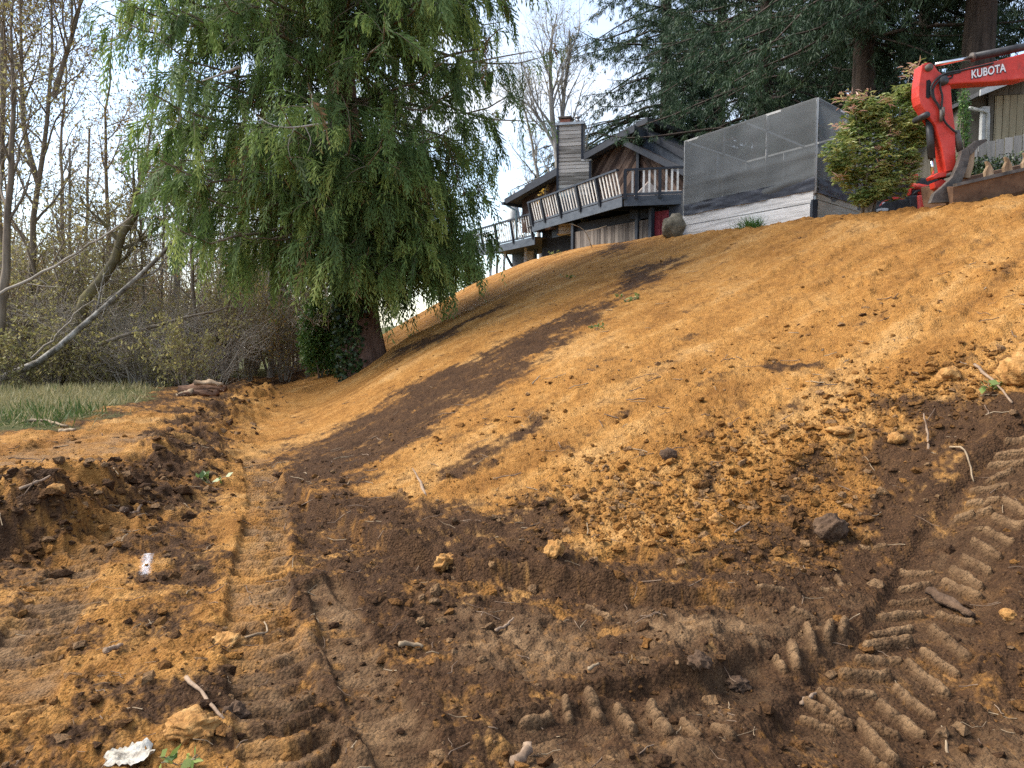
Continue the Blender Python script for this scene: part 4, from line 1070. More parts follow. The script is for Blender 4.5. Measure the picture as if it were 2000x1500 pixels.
def make_pieris():
    rng = np.random.default_rng(15)
    D = 13.7
    base = at(1695, 414, D); base[2] = gz(base[0], base[1])[0] - 0.05
    root = empty('pieris_bush', base); tag(root, 'rounded green bush with pink new shoots beside the netted frame', 'shrub')
    # clumps placed to follow the shape of the bush
    cl = [(1665, 265, 40), (1640, 300, 30), (1705, 250, 42), (1745, 235, 40), (1690, 305, 48), (1735, 300, 48), (1775, 270, 38), (1660, 340, 38), (1700, 355, 45), (1750, 350, 42), (1785, 240, 28), (1680, 225, 30), (1776, 312, 24), 
          (1720, 210, 26), (1760, 190, 24), (1800, 265, 20), (1670, 205, 18), (1790, 205, 18), (1780, 175, 14), (1640, 325, 24), (1722, 368, 24), (1685, 385, 20)]
    Ps, As, Ls = [], [], []
    tips = []
    for u, v, r in cl:
        c = at(u, v, D + rng.uniform(-0.35, 0.35)); rad = r / FPX * D
        nn = int(42 + 2.6 * r)
        q = unit(rng.normal(size=(nn, 3))) * (rng.random(nn) ** 0.5)[:, None] * rad * rng.uniform(0.8, 1.15)
        tips.append(c + q)
    tips = np.concatenate(tips)
    n = len(tips); ns = 9
    idx = np.repeat(np.arange(n), ns)
    a = np.tile(np.arange(ns) * 2.4, n) + np.repeat(rng.uniform(0, 6.28, n), ns)
    el = rng.uniform(-0.5, 0.5, n * ns)
    d = np.stack([np.cos(a) * np.cos(el), np.sin(a) * np.cos(el), np.sin(el)], 1)
    tone = np.clip(0.66 + 0.2 * rng.normal(size=n) + 0.35 * fbm(tips[:, 0] * 3, tips[:, 2] * 3, 2, 4), 0, 0.74)
    V, F, A = strips_np(rng, tips[idx], d, rng.uniform(0.05, 0.105, n * ns), 0.022, 0.18, np.clip(tone[idx] + rng.normal(0, 0.06, n * ns), 0, 0.78))
    link('leaves', mesh_np('leaves', V - base, [F], dict(tint=A)), M['pieris'], root)
    # pink flower tassels and red shoots
    sh = [(1655, 190, 26), (1690, 185, 18), (1635, 250, 10), (1780, 140, 18), (1795, 130, 16), (1730, 195, 16), (1805, 245, 26), (1815, 262, 22), (1800, 225, 18), (1725, 285, 16), (1735, 240, 14), (1770, 318, 12), (1640, 345, 8), (1750, 260, 12), (1775, 350, 12), (1720, 320, 10), (1665, 215, 12), (1785, 175, 14)]
    Vp = []
    for u, v, r in sh:
        nn = int(r * 2.4)
        c = at(u, v, D - 0.25) + rng.normal(size=(nn, 3)) * np.array([0.45, 0.4, 0.28]) * r / FPX * D
        Vp.append(c)
    c = np.concatenate(Vp)
    d = unit(np.stack([rng.normal(0, 1, len(c)), rng.normal(0, 0.6, len(c)), rng.uniform(-0.2, 0.7, len(c))], 1))
    V, F, A = strips_np(rng, c, d, rng.uniform(0.07, 0.15, len(c)), 0.020, 0.25, rng.uniform(0.72, 1.0, len(c)))
    link('shoots', mesh_np('shoots', V - base, [F], dict(tint=A)), M['pieris'], root)
    # upright leaders
    st = []
    for u, v in ((1660, 250), (1690, 230), (1715, 260), (1745, 225), (1780, 130), (1760, 180), (1740, 330), (1670, 330), (1790, 240), (1668, 205)):
        p = at(u, v, D)
        b0 = base + np.array([rng.uniform(-0.12, 0.12), rng.uniform(-0.1, 0.1), 0])
        P = b0 + (p - b0) * np.linspace(0, 1, 7)[:, None]; P[1:-1] += rng.normal(0, 0.03, (5, 3)); st.append(P)
    P = np.array(st)
    V, F = tubes_np(P, 0.03 * np.linspace(1.1, 0.15, 7)[None] * np.ones((len(P), 1)), 7)
    link('stems', mesh_np('stems', V - base, [F]), M['bark'], root)
make_pieris()

# ---------------- grass
def make_grass():
    rng = np.random.default_rng(19)
    P = np.array(GRASS_P)
    n = 46000
    D = rng.uniform(9.5, 26, n); u = rng.uniform(-250, 620, n)
    x = (u - 1000) / FPX * D; y = D
    s = soil(x, y)[2]
    m = (s > rng.uniform(0.25, 0.9, n)); x, y = x[m], y[m]
    tuft = fbm(x * 1.1, y * 1.1, 3, 4); m = tuft > rng.uniform(-0.6, 0.25, len(x)); x, y, tuft = x[m], y[m], tuft[m]
    z = gz(x, y)
    n = len(x)
    pos = np.stack([x, y, z - 0.01], 1)
    L = rng.uniform(0.08, 0.26, n) * (1 + 0.5 * np.clip(tuft, 0, 1)) 
    d = unit(rng.normal(0, 0.55, (n, 3)) + np.array([0, 0, 1.0]))
    front = np.clip((12.2 - y) / 1.6, 0, 1)
    tone = np.where(rng.random(n) < 0.06 + 0.6 * front, rng.uniform(0, 0.42, n), rng.uniform(0.5, 1, n))
    V, F, A = needles_np(rng, pos, d, L, 0.012 + 0.006 * rng.random(n), tone)
    o = link('grass', mesh_np('grass', V, [F], dict(tint=A)), M['grass'])
    tag(o, 'dry and green grass on the verge below the thicket', 'grass', None, 'stuff')
make_grass()
def tuft(name, label, p, n, h, r, m, seed):
    rng = np.random.default_rng(seed)
    pos = np.stack([rng.normal(0, r, n), rng.normal(0, r * 0.6, n), 0 * rng.random(n) - 0.03], 1)
    d = unit(rng.normal(0, 0.5, (n, 3)) * np.array([1, 1, 0.2]) + np.array([0, 0, 1.0]))
    V, F, A = strips_np(rng, pos, d, h * rng.uniform(0.5, 1.1, n), 0.012, 0.25, rng.random(n))
    o = link(name, mesh_np(name, V, [F], dict(tint=A)), m, None, tuple(p))
    tag(o, label, 'grass tuft')
    return o
# ------------------------------------------------------------------ built things
M['navy'] = mat('navy_paint', (0.010, 0.013, 0.021), (0.024, 0.030, 0.043), 0.55, 3, 5, 0.1, 30)
M['deck_grey'] = mat('deck_fascia_paint', (0.036, 0.045, 0.060), (0.075, 0.088, 0.108), 0.6, 2.5, 6, 0.1, 30, stretch=(1, 1, 3))
M['baluster'] = mat('baluster_paint', (0.50, 0.49, 0.47), (0.72, 0.71, 0.68), 0.7, 6, 5, 0.2, 25, obj_var=0.5)
M['cedar_board'] = mat('weathered_red_boards', (0.030, 0.018, 0.014), (0.15, 0.098, 0.072), 0.85, 1.6, 7, 0.4, 14, stretch=(1, 1, 0.5), obj_var=0.45, c3=(0.065, 0.037, 0.027))
M['grey_board'] = mat('weathered_grey_boards', (0.15, 0.14, 0.125), (0.46, 0.435, 0.40), 0.85, 2.2, 7, 0.4, 16, stretch=(0.4, 0.4, 4), obj_var=0.35)
M['skirt_board'] = mat('skirt_boards', (0.060, 0.050, 0.045), (0.21, 0.18, 0.155), 0.85, 2.5, 6, 0.3, 14, stretch=(3, 3, 0.4), obj_var=0.4)
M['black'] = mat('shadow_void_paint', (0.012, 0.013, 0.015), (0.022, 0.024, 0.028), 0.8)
M['soffit'] = mat('soffit', (0.05, 0.05, 0.055), (0.08, 0.08, 0.085), 0.8)
M['roof'] = mat('roof_shingle', (0.05, 0.05, 0.055), (0.10, 0.10, 0.105), 0.9, 8, 5, 0.5, 30)
M['red_door'] = mat('red_paint_old', (0.12, 0.010, 0.016), (0.20, 0.02, 0.03), 0.6, 5, 4)
M['post_white'] = mat('pale_post_paint', (0.40, 0.43, 0.47), (0.55, 0.58, 0.62), 0.6, 4)
M['tin'] = mat('flue_metal', (0.28, 0.28, 0.28), (0.5, 0.5, 0.5), 0.4, 8, 3, 0, metal=0.8)
M['flue_red'] = mat('flue_terracotta', (0.22, 0.08, 0.055), (0.32, 0.13, 0.09), 0.8)
M['teal'] = mat('teal_tarp', (0.11, 0.17, 0.20), (0.18, 0.26, 0.29), 0.6)
M['cream'] = mat('cream_canvas', (0.45, 0.36, 0.30), (0.62, 0.52, 0.45), 0.8)
M['silver_board'] = mat('silvered_plank', (0.30, 0.30, 0.30), (0.68, 0.68, 0.68), 0.8, 3.0, 8, 0.4, 18, stretch=(0.35, 0.35, 5), obj_var=0.15, c3=(0.52, 0.52, 0.52))
M['pale_board'] = mat('pale_new_plank', (0.24, 0.22, 0.17), (0.44, 0.41, 0.34), 0.8, 3.0, 7, 0.3, 18, stretch=(0.35, 0.35, 5))
M['frame_wood'] = mat('pale_frame', (0.36, 0.36, 0.35), (0.55, 0.55, 0.53), 0.8, 4)
M['tan_board'] = mat('tan_siding', (0.26, 0.215, 0.135), (0.36, 0.305, 0.205), 0.8, 2, 6, 0.2, 20, stretch=(3, 3, 0.3), obj_var=0.3)
M['tan_dark'] = mat('tan_dark_siding', (0.10, 0.088, 0.068), (0.16, 0.14, 0.11), 0.8, 2, 6, 0.2, 20, stretch=(3, 3, 0.3), obj_var=0.3)
M['fence'] = mat('fence_grey', (0.16, 0.158, 0.148), (0.27, 0.265, 0.25), 0.85, 3, 6, 0.3, 16, stretch=(3, 3, 0.3), obj_var=0.4)
M['kub'] = mat('machine_red', (0.17, 0.045, 0.028), (0.60, 0.070, 0.050), 0.5, 3.5, 9, 0.12, 20, spec=0.4, c3=(0.54, 0.034, 0.018))
M['kub_pale'] = mat('machine_red_faded', (0.58, 0.07, 0.06), (0.68, 0.12, 0.10), 0.5, 4, 5)
M['steel'] = mat('worn_steel', (0.045, 0.040, 0.036), (0.16, 0.135, 0.115), 0.6, 5, 7, 0.3, 20, metal=0.3)
M['rust'] = mat('rusty_steel', (0.075, 0.040, 0.025), (0.21, 0.125, 0.075), 0.75, 4, 7, 0.3, 20)
M['chrome'] = mat('cylinder_chrome', (0.6, 0.6, 0.6), (0.75, 0.75, 0.75), 0.18, 6, 2, 0, metal=1.0)
M['rubber'] = mat('hose_rubber', (0.012, 0.012, 0.013), (0.035, 0.035, 0.036), 0.55, 8)
M['blackmetal'] = mat('black_machine_paint', (0.018, 0.018, 0.020), (0.05, 0.05, 0.053), 0.45, 6)
M['decal_white'] = mat('decal_white', (0.72, 0.72, 0.72), (0.80, 0.80, 0.80), 0.5, 20)
M['decal_dark'] = mat('decal_dark', (0.03, 0.035, 0.05), (0.05, 0.055, 0.07), 0.5, 20)
M['glass'] = mat('tinted_glass', (0.02, 0.025, 0.03), (0.03, 0.035, 0.04), 0.08, spec=0.6)
M['rock'] = mat('mossy_rock', (0.06, 0.052, 0.040), (0.26, 0.22, 0.165), 0.95, 5, 8, 0.8, 14, c3=(0.15, 0.13, 0.09))
M['wood_tooth'] = mat('split_wood', (0.14, 0.085, 0.045), (0.42, 0.30, 0.19), 0.85, 4, 6, 0.4, 18, stretch=(3, 3, 0.4))

def V3(*a): return np.array(a, float)
# ---------------- clipping flat outlines into boards
def clip_half(poly, a, b, c):
    """keep a*x+b*y<=c"""
    out = []
    for i in range(len(poly)):
        p, q = poly[i], poly[(i + 1) % len(poly)]
        dp, dq = a * p[0] + b * p[1] - c, a * q[0] + b * q[1] - c
        if dp <= 0: out.append(p)
        if (dp < 0 < dq) or (dq < 0 < dp):
            t = dp / (dp - dq); out.append((p[0] + (q[0] - p[0]) * t, p[1] + (q[1] - p[1]) * t))
    return out
def boards(poly, origin, ex, ez, normal, ang, width, gap, thick, m, parent, name='board', seed=0):
    """cut a convex outline (2-D, along ex and ez) into boards running at angle ang, each its own object"""
    rng = np.random.default_rng(seed)
    ca, sa = math.cos(ang), math.sin(ang)
    nx, ny = -sa, ca
    pr = [p[0] * nx + p[1] * ny for p in poly]
    t = min(pr)
    while t < max(pr):
        q = clip_half(clip_half(poly, nx, ny, t + width - gap), -nx, -ny, -t)
        t += width
        if len(q) < 3: continue
        area = abs(sum(q[i][0] * q[(i + 1) % len(q)][1] - q[(i + 1) % len(q)][0] * q[i][1] for i in range(len(q)))) / 2
        if area < 1e-3: continue
        th = thick * rng.uniform(0.7, 1.3)
        pts = [origin + ex * a + ez * b for a, b in q]
        MB(parent.location).prism(pts, normal * th).build(name, m, parent)
UPZ = V3(0, 0, 1)

def make_house():
    Wr, Wl = V3(6.75, 29.6, 0), V3(0.55, 35.6, 0)
    ex = (Wl - Wr) / np.linalg.norm(Wl - Wr)            # along the gable wall, right to left
    nrm = np.cross(ex, UPZ); nrm = nrm if nrm[1] < 0 else -nrm   # towards the camera
    Lw = float(np.linalg.norm(Wl - Wr))
    org = Wr.copy(); org[2] = 4.2
    root = empty('wooden_house', tuple(org))
    tag(root, 'weathered wooden house with gable, chimney and wrap-around deck on the crest', 'house')
    def zs(u, v):
        """photo pixel on the wall plane -> (s along wall, height)"""
        d = ray(u, v); c = np.array([0, 0, CAMZ])
        t = ((Wr - c) @ nrm) / (d @ nrm); p = c + d * t
        return float((p - Wr) @ ex), float(p[2])
    ridge = zs(1243, 262); le = zs(1016, 388); re_ = zs(1338, 333); r2 = zs(1234, 285)
    o0 = Wr.copy()
    # backing walls, then boards
    MB(org).prism([o0 + ex * s + UPZ * z - nrm * 0.10 for s, z in ((-0.05, 6.1), (Lw, 6.1), (Lw, le[1] - 0.1), (ridge[0], ridge[1] - 0.15), (r2[0], r2[1] - 0.1), (-0.05, re_[1] - 0.1))], -nrm * 0.08).build('wall', M['cedar_board'], root)
    sm = ridge[0] - 0.02
    left = [(sm, 6.0), (le[0] - 0.05, 6.0), (le[0] - 0.05, le[1] - 0.05), (sm, ridge[1] - 0.05)]
    right = [(-0.02, 6.0), (sm - 0.14, 6.0), (sm - 0.14, r2[1] - 0.05), (-0.02, re_[1] - 0.05)]
    boards(left, o0 - nrm * 0.10, ex, UPZ, nrm, math.radians(-52), 0.155, 0.012, 0.03, M['cedar_board'], root, 'siding_board', 1)
    boards(right, o0 - nrm * 0.10, ex, UPZ, nrm, math.radians(52), 0.155, 0.012, 0.03, M['cedar_board'], root, 'siding_board', 2)
    MB(org).beam(o0 + ex * (sm - 0.07) + UPZ * 6.0 - nrm * 0.02, o0 + ex * (sm - 0.07) + UPZ * (r2[1] - 0.02), 0.13, 0.09, up=nrm).build('corner_trim', M['navy'], root)
    # house body behind
    bk = -nrm * 9
    MB(org).prism([o0 + ex * 0.05 + UPZ * 6.1 - nrm * 0.2, o0 + ex * 0.05 + UPZ * (re_[1] - 0.2) - nrm * 0.2, o0 + ex * 0.05 + UPZ * (re_[1] - 0.2) + bk, o0 + ex * 0.05 + UPZ * 6.1 + bk], ex * 0.1).build('wall', M['cedar_board'], root)
    MB(org).prism([o0 + ex * (Lw - 0.1) + UPZ * 6.1 - nrm * 0.2, o0 + ex * (Lw - 0.1) + UPZ * (le[1] - 0.2) - nrm * 0.2, o0 + ex * (Lw - 0.1) + UPZ * (le[1] - 0.2) + bk, o0 + ex * (Lw - 0.1) + UPZ * 6.1 + bk], ex * 0.1).build('wall', M['cedar_board'], root)
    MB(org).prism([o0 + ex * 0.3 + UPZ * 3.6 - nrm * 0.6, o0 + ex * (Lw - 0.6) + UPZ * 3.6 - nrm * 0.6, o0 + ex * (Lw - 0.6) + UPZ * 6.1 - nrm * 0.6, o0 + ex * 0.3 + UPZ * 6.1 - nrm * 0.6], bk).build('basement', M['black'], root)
    # roof slabs with fascia boards
    def slab(a, b, fwd, back, th, m, zoff=0.0):
        pa, pb = o0 + ex * a[0] + UPZ * (a[1] + zoff), o0 + ex * b[0] + UPZ * (b[1] + zoff)
        return MB(org).prism([pa + nrm * fwd, pb + nrm * fwd, pb - nrm * back, pa - nrm * back], UPZ * th).build('roof', m, root)
    def fascia(a, b, fwd, h, zoff=0.0, th=0.05):
        pa, pb = o0 + ex * a[0] + UPZ * (a[1] + zoff) + nrm * fwd, o0 + ex * b[0] + UPZ * (b[1] + zoff) + nrm * fwd
        return MB(org).prism([pa, pb, pb + UPZ * h, pa + UPZ * h], nrm * th).build('fascia', M['navy'], root)
    rl = (ridge[0] - 0.25, ridge[1] + 0.07)
    ll = (le[0] + 0.55, le[1] - 0.17)
    slab(rl, ll, 0.45, 8, 0.14, M['roof']); fascia(rl, ll, 0.45, 0.26, -0.10)
    up = 0.42
    slab((rl[0] - 0.1, rl[1]), (ll[0] - 0.6, ll[1] + 0.2), -0.3, 9, 0.16, M['roof'], up); fascia((rl[0] - 0.1, rl[1]), (ll[0] - 0.6, ll[1] + 0.2), -0.3, 0.22, up - 0.04)
    MB(org).prism([o0 + ex * (rl[0] - 0.05) + UPZ * (rl[1] - 0.1) - nrm * 0.35, o0 + ex * ll[0] + UPZ * (ll[1] - 0.05) - nrm * 0.35, o0 + ex * ll[0] + UPZ * (ll[1] + up) - nrm * 0.35, o0 + ex * (rl[0] - 0.05) + UPZ * (rl[1] + up) - nrm * 0.35], -nrm * 0.05).build('gable_infill', M['soffit'], root)
    ra = (r2[0] + 0.05, r2[1] + 0.02); rb = (re_[0] - 0.55, re_[1] - 0.40)
    slab(ra, rb, 0.45, 8, 0.14, M['roof']); fascia(ra, rb, 0.45, 0.24, -0.08)
    ru_, rb2 = (rl[0] + 0.05, ra[1] + 0.42), (rb[0] - 0.15, rb[1] + 0.36)
    slab(ru_, rb2, -0.3, 9, 0.16, M['roof']); fascia(ru_, rb2, -0.3, 0.24, -0.06)
    MB(org).prism([o0 + ex * s_ + UPZ * z_ - nrm * 0.36 for s_, z_ in ((rl[0] + 0.2, ra[1] - 0.1), (rl[0] + 0.2, rl[1] + up), (rl[0] - 0.04, rl[1] + up), ru_, rb2, (rb[0], rb[1]))], -nrm * 0.06).build('gable_infill', M['deck_grey'], root)
    MB(org).prism([o0 + ex * (rl[0] - 0.02) + UPZ * (ra[1] + 0.2) + nrm * 0.3, o0 + ex * (rl[0] - 0.02) + UPZ * (rl[1] + 0.02) + nrm * 0.3, o0 + ex * (rl[0] - 0.02) + UPZ * (rl[1] + up) - nrm * 8, o0 + ex * (rl[0] - 0.02) + UPZ * (ra[1] + 0.2) - nrm * 8], ex * 0.06).build('clerestory_wall', M['deck_grey'], root)
    # gutter at the low left eave and a teal downpipe
    pl = o0 + ex * (ll[0] + 0.02) + UPZ * (ll[1] - 0.05)
    MB(org).beam(pl + nrm * 0.6, pl - nrm * 5, 0.14, 0.12).build('gutter', M['navy'], root)
    MB(org).tube([pl + nrm * 0.3 - UPZ * 0.05, pl + nrm * 0.2 - ex * 0.5 - UPZ * 0.35, pl + nrm * 0.2 - ex * 0.55 - UPZ * 1.7], 0.05, 7).build('downpipe', M['teal'], root, True)

    # chimney, boarded horizontally, stepping out at the right
    cc = at(1113, 300, 32.7); cl_ = math.atan2(ex[1], ex[0])
    fx = V3(-1, 0.22, 0); fx /= np.linalg.norm(fx); fn = np.cross(fx, UPZ); fn = fn if fn[1] < 0 else -fn
    zt, zb, zst = at(1113, 244, 32.7)[2], 5.6, at(1113, 316, 32.7)[2]
    hw, dp = 0.56, 0.75
    ch = MB(org); c0 = V3(cc[0], cc[1], 0)
    def quad(c, a0, a1, z0, z1): return [c + fx * a0 + UPZ * z0, c + fx * a1 + UPZ * z0, c + fx * a1 + UPZ * z1, c + fx * a0 + UPZ * z1]
    ch.prism(quad(c0, -hw, hw, zb, zt), -fn * dp)
    ch.prism(quad(c0, -hw - 0.34, -hw - 0.002, zb, zst), -fn * dp)
    chim = ch.build('chimney', M['grey_board'], root)
    def cboards(a0, a1, z0, z1, seed):
        rng = np.random.default_rng(seed); z = z0
        while z < z1 - 0.02:
            zz = min(z + 0.148, z1)
            MB(org).prism(quad(c0, a0, a1, z, zz - 0.012), fn * rng.uniform(0.02, 0.04)).build('chimney_board', M['grey_board'], chim)
            z += 0.16
    cboards(-hw + 0.07, hw - 0.09, zst + 0.02, zt - 0.03, 4)
    cboards(-hw - 0.27, hw - 0.09, zb, zst - 0.02, 5)
    for a, z0, z1 in ((hw - 0.045, zb, zt), (-hw + 0.035, zst, zt), (-hw - 0.305, zb, zst)):
        MB(org).prism(quad(c0, a - 0.045, a + 0.045, z0, z1), fn * 0.055).build('corner_trim', M['navy'], chim)
    MB(org).prism(quad(c0 + fn * 0.06, -hw - 0.36, -hw + 0.08, zst, zst + 0.07), -fn * (dp + 0.1)).build('ledge', M['frame_wood'], chim)
    MB(org).prism(quad(c0 + fn * 0.09, -hw - 0.06, hw + 0.06, zt, zt + 0.10), -fn * (dp + 0.18)).build('cap', M['tin'], chim)
    cm = c0 - fn * 0.38
    MB(org).prism(quad(cm + fn * 0.2, 0.02, 0.44, zt + 0.1, zt + 0.30), -fn * 0.4).build('flue', M['flue_red'], chim)
    MB(org).prism(quad(cm + fn * 0.3, -0.05, 0.52, zt + 0.34, zt + 0.40), -fn * 0.6).build('flue_lid', M['steel'], chim)
    MB(org).prism(quad(cm + fn * 0.2, 0.05, 0.41, zt + 0.30, zt + 0.34), -fn * 0.4).build('flue_mesh', M['blackmetal'], chim)
    MB(org).prism(quad(cm + fn * 0.2, -0.45, -0.05, zt + 0.1, zt + 0.17), -fn * 0.4).build('flue', M['flue_red'], chim)
    pz = cm - fx * 0.27
    MB(org).tube([pz + UPZ * (zt + 0.15), pz + UPZ * (zt + 0.36)], 0.075, 10).tube([pz + UPZ * (zt + 0.38), pz + UPZ * (zt + 0.44)], [0.13, 0.10], 10).build('vent_pipe', M['tin'], chim, True)
    MB(org).tube([cm + fx * 0.46 + UPZ * (zt + 0.4), cm + fx * 0.46 + UPZ * (zt + 0.75)], 0.012, 5).build('antenna', M['steel'], chim)

    # ------ deck
    K, Rr, L = at(1219, 389, 27.4), at(1340, 385, 26.9), at(1041, 441, 34.6)
    zd = 6.25
    K[2] = Rr[2] = L[2] = zd
    Lk, Rk = o0 + ex * (Lw * 0.97) + UPZ * zd, o0 + ex * 0.0 + UPZ * zd
    MB(org).prism([Rr, K, L, Lk + nrm * 0.05, Rk + nrm * 0.05], UPZ * -0.05).build('deck_floor', M['soffit'], root)
    def run(A, B, n, lean, zt_, hgt, posts, fh=0.34, proud=0.0, skip=()):
        d = (B - A); Lr = np.linalg.norm(d); d = d / Lr
        on = np.cross(d, UPZ); on = on if on[1] < 0 else -on
        if on[0] > 0.3: on = -on
        A, B = A + on * proud, B + on * proud
        MB(org).prism([A, B, B - UPZ * fh, A - UPZ * fh], on * 0.05).build('deck_fascia', M['deck_grey'], root)
        ru = on * lean + UPZ * hgt
        MB(org).beam(A + ru, B + ru, 0.12, 0.07).build('top_rail', M['navy'], root)
        MB(org).beam(A + on * 0.03 + UPZ * 0.07, B + on * 0.03 + UPZ * 0.07, 0.06, 0.08).build('bottom_rail', M['deck_grey'], root)
        for i in range(n):
            t = (i + 0.5) / n
            if any(abs(t - q) < 0.45 / n for q in posts): continue
            p = A + d * Lr * t
            MB(org).beam(p + on * 0.04 + UPZ * 0.11, p + ru * 0.96 + on * 0.01, 0.072, 0.03, up=on).build('baluster', M['baluster'], root)
        for q in posts:
            p = A + d * Lr * q
            MB(org).beam(p + on * 0.05 - UPZ * 0.1, p + ru * 0.97 + on * 0.03, 0.11, 0.10, up=on).build('rail_post', M['navy'], root)
    run(Rr, K, 11, 0.02, zd, 0.93, (0.02, 0.42, 0.8, 0.985))
    run(K + V3(-0.03, 0.06, 0), L, 33, 0.24, zd, 0.93, (0.2, 0.4, 0.62, 0.82, 0.985))
    # lower deck wing, farther left
    A2, B2 = at(1046, 462, 35.0), at(925, 491, 41.5); B2[2] = A2[2]
    MB(org).prism([A2, B2, B2 + V3(3, 2.5, 0), A2 + V3(3, 2.0, 0)], UPZ * -0.05).build('deck_floor', M['soffit'], root)
    run(A2, B2, 30, 0.20, A2[2], 1.02, (0.02, 0.3, 0.55, 0.8, 0.985), 0.36)
    for u, v0, v1, D in ((956, 545, 497, 40.2), (968, 545, 500, 41.5), (982, 540, 493, 38.6), (1023, 525, 486, 37.5)):
        a, b = at(u, v0 + 30, D), at(u + 4, v1 - 2, D)
        MB(org).beam(a, b, 0.13, 0.13, up=(0, 1, 0)).build('deck_post', M['post_white'], root)
    MB(org).prism([at(1000, 495, 43), at(1046, 480, 40), at(1046, 560, 40), at(1000, 560, 43)], V3(0.1, 0.5, 0)).build('under_wall', M['soffit'], root)
    MB(org).beam(at(985, 492, 39.5), at(1000, 520, 39), 0.1, 0.1).build('brace', M['navy'], root)
    MB(org).box(at(1035, 499, 38.5), (0.35, 0.2, 0.45)).build('meter_box', M['frame_wood'], root)
    # beam, posts and boarded skirt under the upper deck
    ins = V3(1.0, 0.55, 0); ins /= np.linalg.norm(ins)
    bA, bB = K + V3(0.7, 1.2, -0.34), L + V3(0.9, -0.4, -0.34)
    MB(org).beam(bA - UPZ * 0.17, bB - UPZ * 0.17, 0.15, 0.32).build('girder', M['navy'], root)
    MB(org).beam(K + V3(0.35, 0.9, -0.5), Rr + V3(0.3, 0.9, -0.5), 0.15, 0.34).build('girder', M['navy'], root)
    for i in range(7):
        t = i / 6; p = K + (L - K) * t + V3(0.1, 0.05, -0.16)
        MB(org).beam(p, p + V3(3.4, 1.4, 0), 0.06, 0.22).build('joist', M['navy'], root)
    sA, sB = at(1246, 430, 28.2), at(1123, 452, 31.4)
    sA[2] = sB[2] = 0
    d = (sB - sA); Ls = np.linalg.norm(d); d /= Ls
    sn = np.cross(d, UPZ); sn = sn if sn[1] < 0 else -sn
    boards([(0, 3.9), (Ls, 3.9), (Ls, zd - 0.75), (0, zd - 0.75)], sA, d, UPZ, sn, math.pi / 2, 0.21, 0.015, 0.03, M['skirt_board'], root, 'skirt_board', 8)
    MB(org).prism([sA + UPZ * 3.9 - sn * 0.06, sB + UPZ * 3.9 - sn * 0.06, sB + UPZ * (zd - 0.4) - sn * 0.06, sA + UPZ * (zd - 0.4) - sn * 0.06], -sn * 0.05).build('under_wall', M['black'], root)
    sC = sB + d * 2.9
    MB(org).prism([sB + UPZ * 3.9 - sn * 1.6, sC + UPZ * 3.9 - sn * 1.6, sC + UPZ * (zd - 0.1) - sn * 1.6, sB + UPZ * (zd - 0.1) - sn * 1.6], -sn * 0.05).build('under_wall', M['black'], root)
    for p in (sA - d * 0.02, sB + d * 0.06, sA - d * 0.75):
        MB(org).beam(p + UPZ * 3.9 + sn * 0.03, p + UPZ * (zd - 0.36) + sn * 0.03, 0.15, 0.15, up=sn).build('deck_post', M['navy'], root)
    gA = sA - d * 0.1; gB = sA - d * 0.68
    boards([(0, 3.9), (0.58, 3.9), (0.58, zd - 0.75), (0, zd - 0.75)], gB, d, UPZ, sn, math.pi / 2, 0.2, 0.015, 0.03, M['skirt_board'], root, 'skirt_board', 9)
    rA, rB = at(1277, 440, 27.6), at(1306, 440, 27.2)
    rA[2] = rB[2] = 0
    rd = (rB - rA) / np.linalg.norm(rB - rA); rn = np.cross(rd, UPZ); rn = rn if rn[1] < 0 else -rn
    zr0, zr1 = 4.0, 5.75
    door = MB(org).prism([rA + UPZ * zr0, rB + UPZ * zr0, rB + UPZ * zr1, rA + UPZ * zr1], -rn * 0.06).build('door', M['red_door'], root)
    wd_ = np.linalg.norm(rB - rA)
    for z0, z1 in ((zr0 + 0.1, 4.75), (4.85, zr1 - 0.1)):
        for a, b in ((0.06, wd_ * 0.47), (wd_ * 0.55, wd_ - 0.05)):
            MB(org).prism([rA + rd * a + UPZ * z0, rA + rd * b + UPZ * z0, rA + rd * b + UPZ * z1, rA + rd * a + UPZ * z1], rn * 0.02).build('door_panel', M['red_door'], door)
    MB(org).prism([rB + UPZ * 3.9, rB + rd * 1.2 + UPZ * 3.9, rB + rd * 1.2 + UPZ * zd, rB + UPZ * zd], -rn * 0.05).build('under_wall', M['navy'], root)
    return zd, K, L, Rr, nrm, ex
ZD, DK, DL, DR, HN, HEX = make_house()

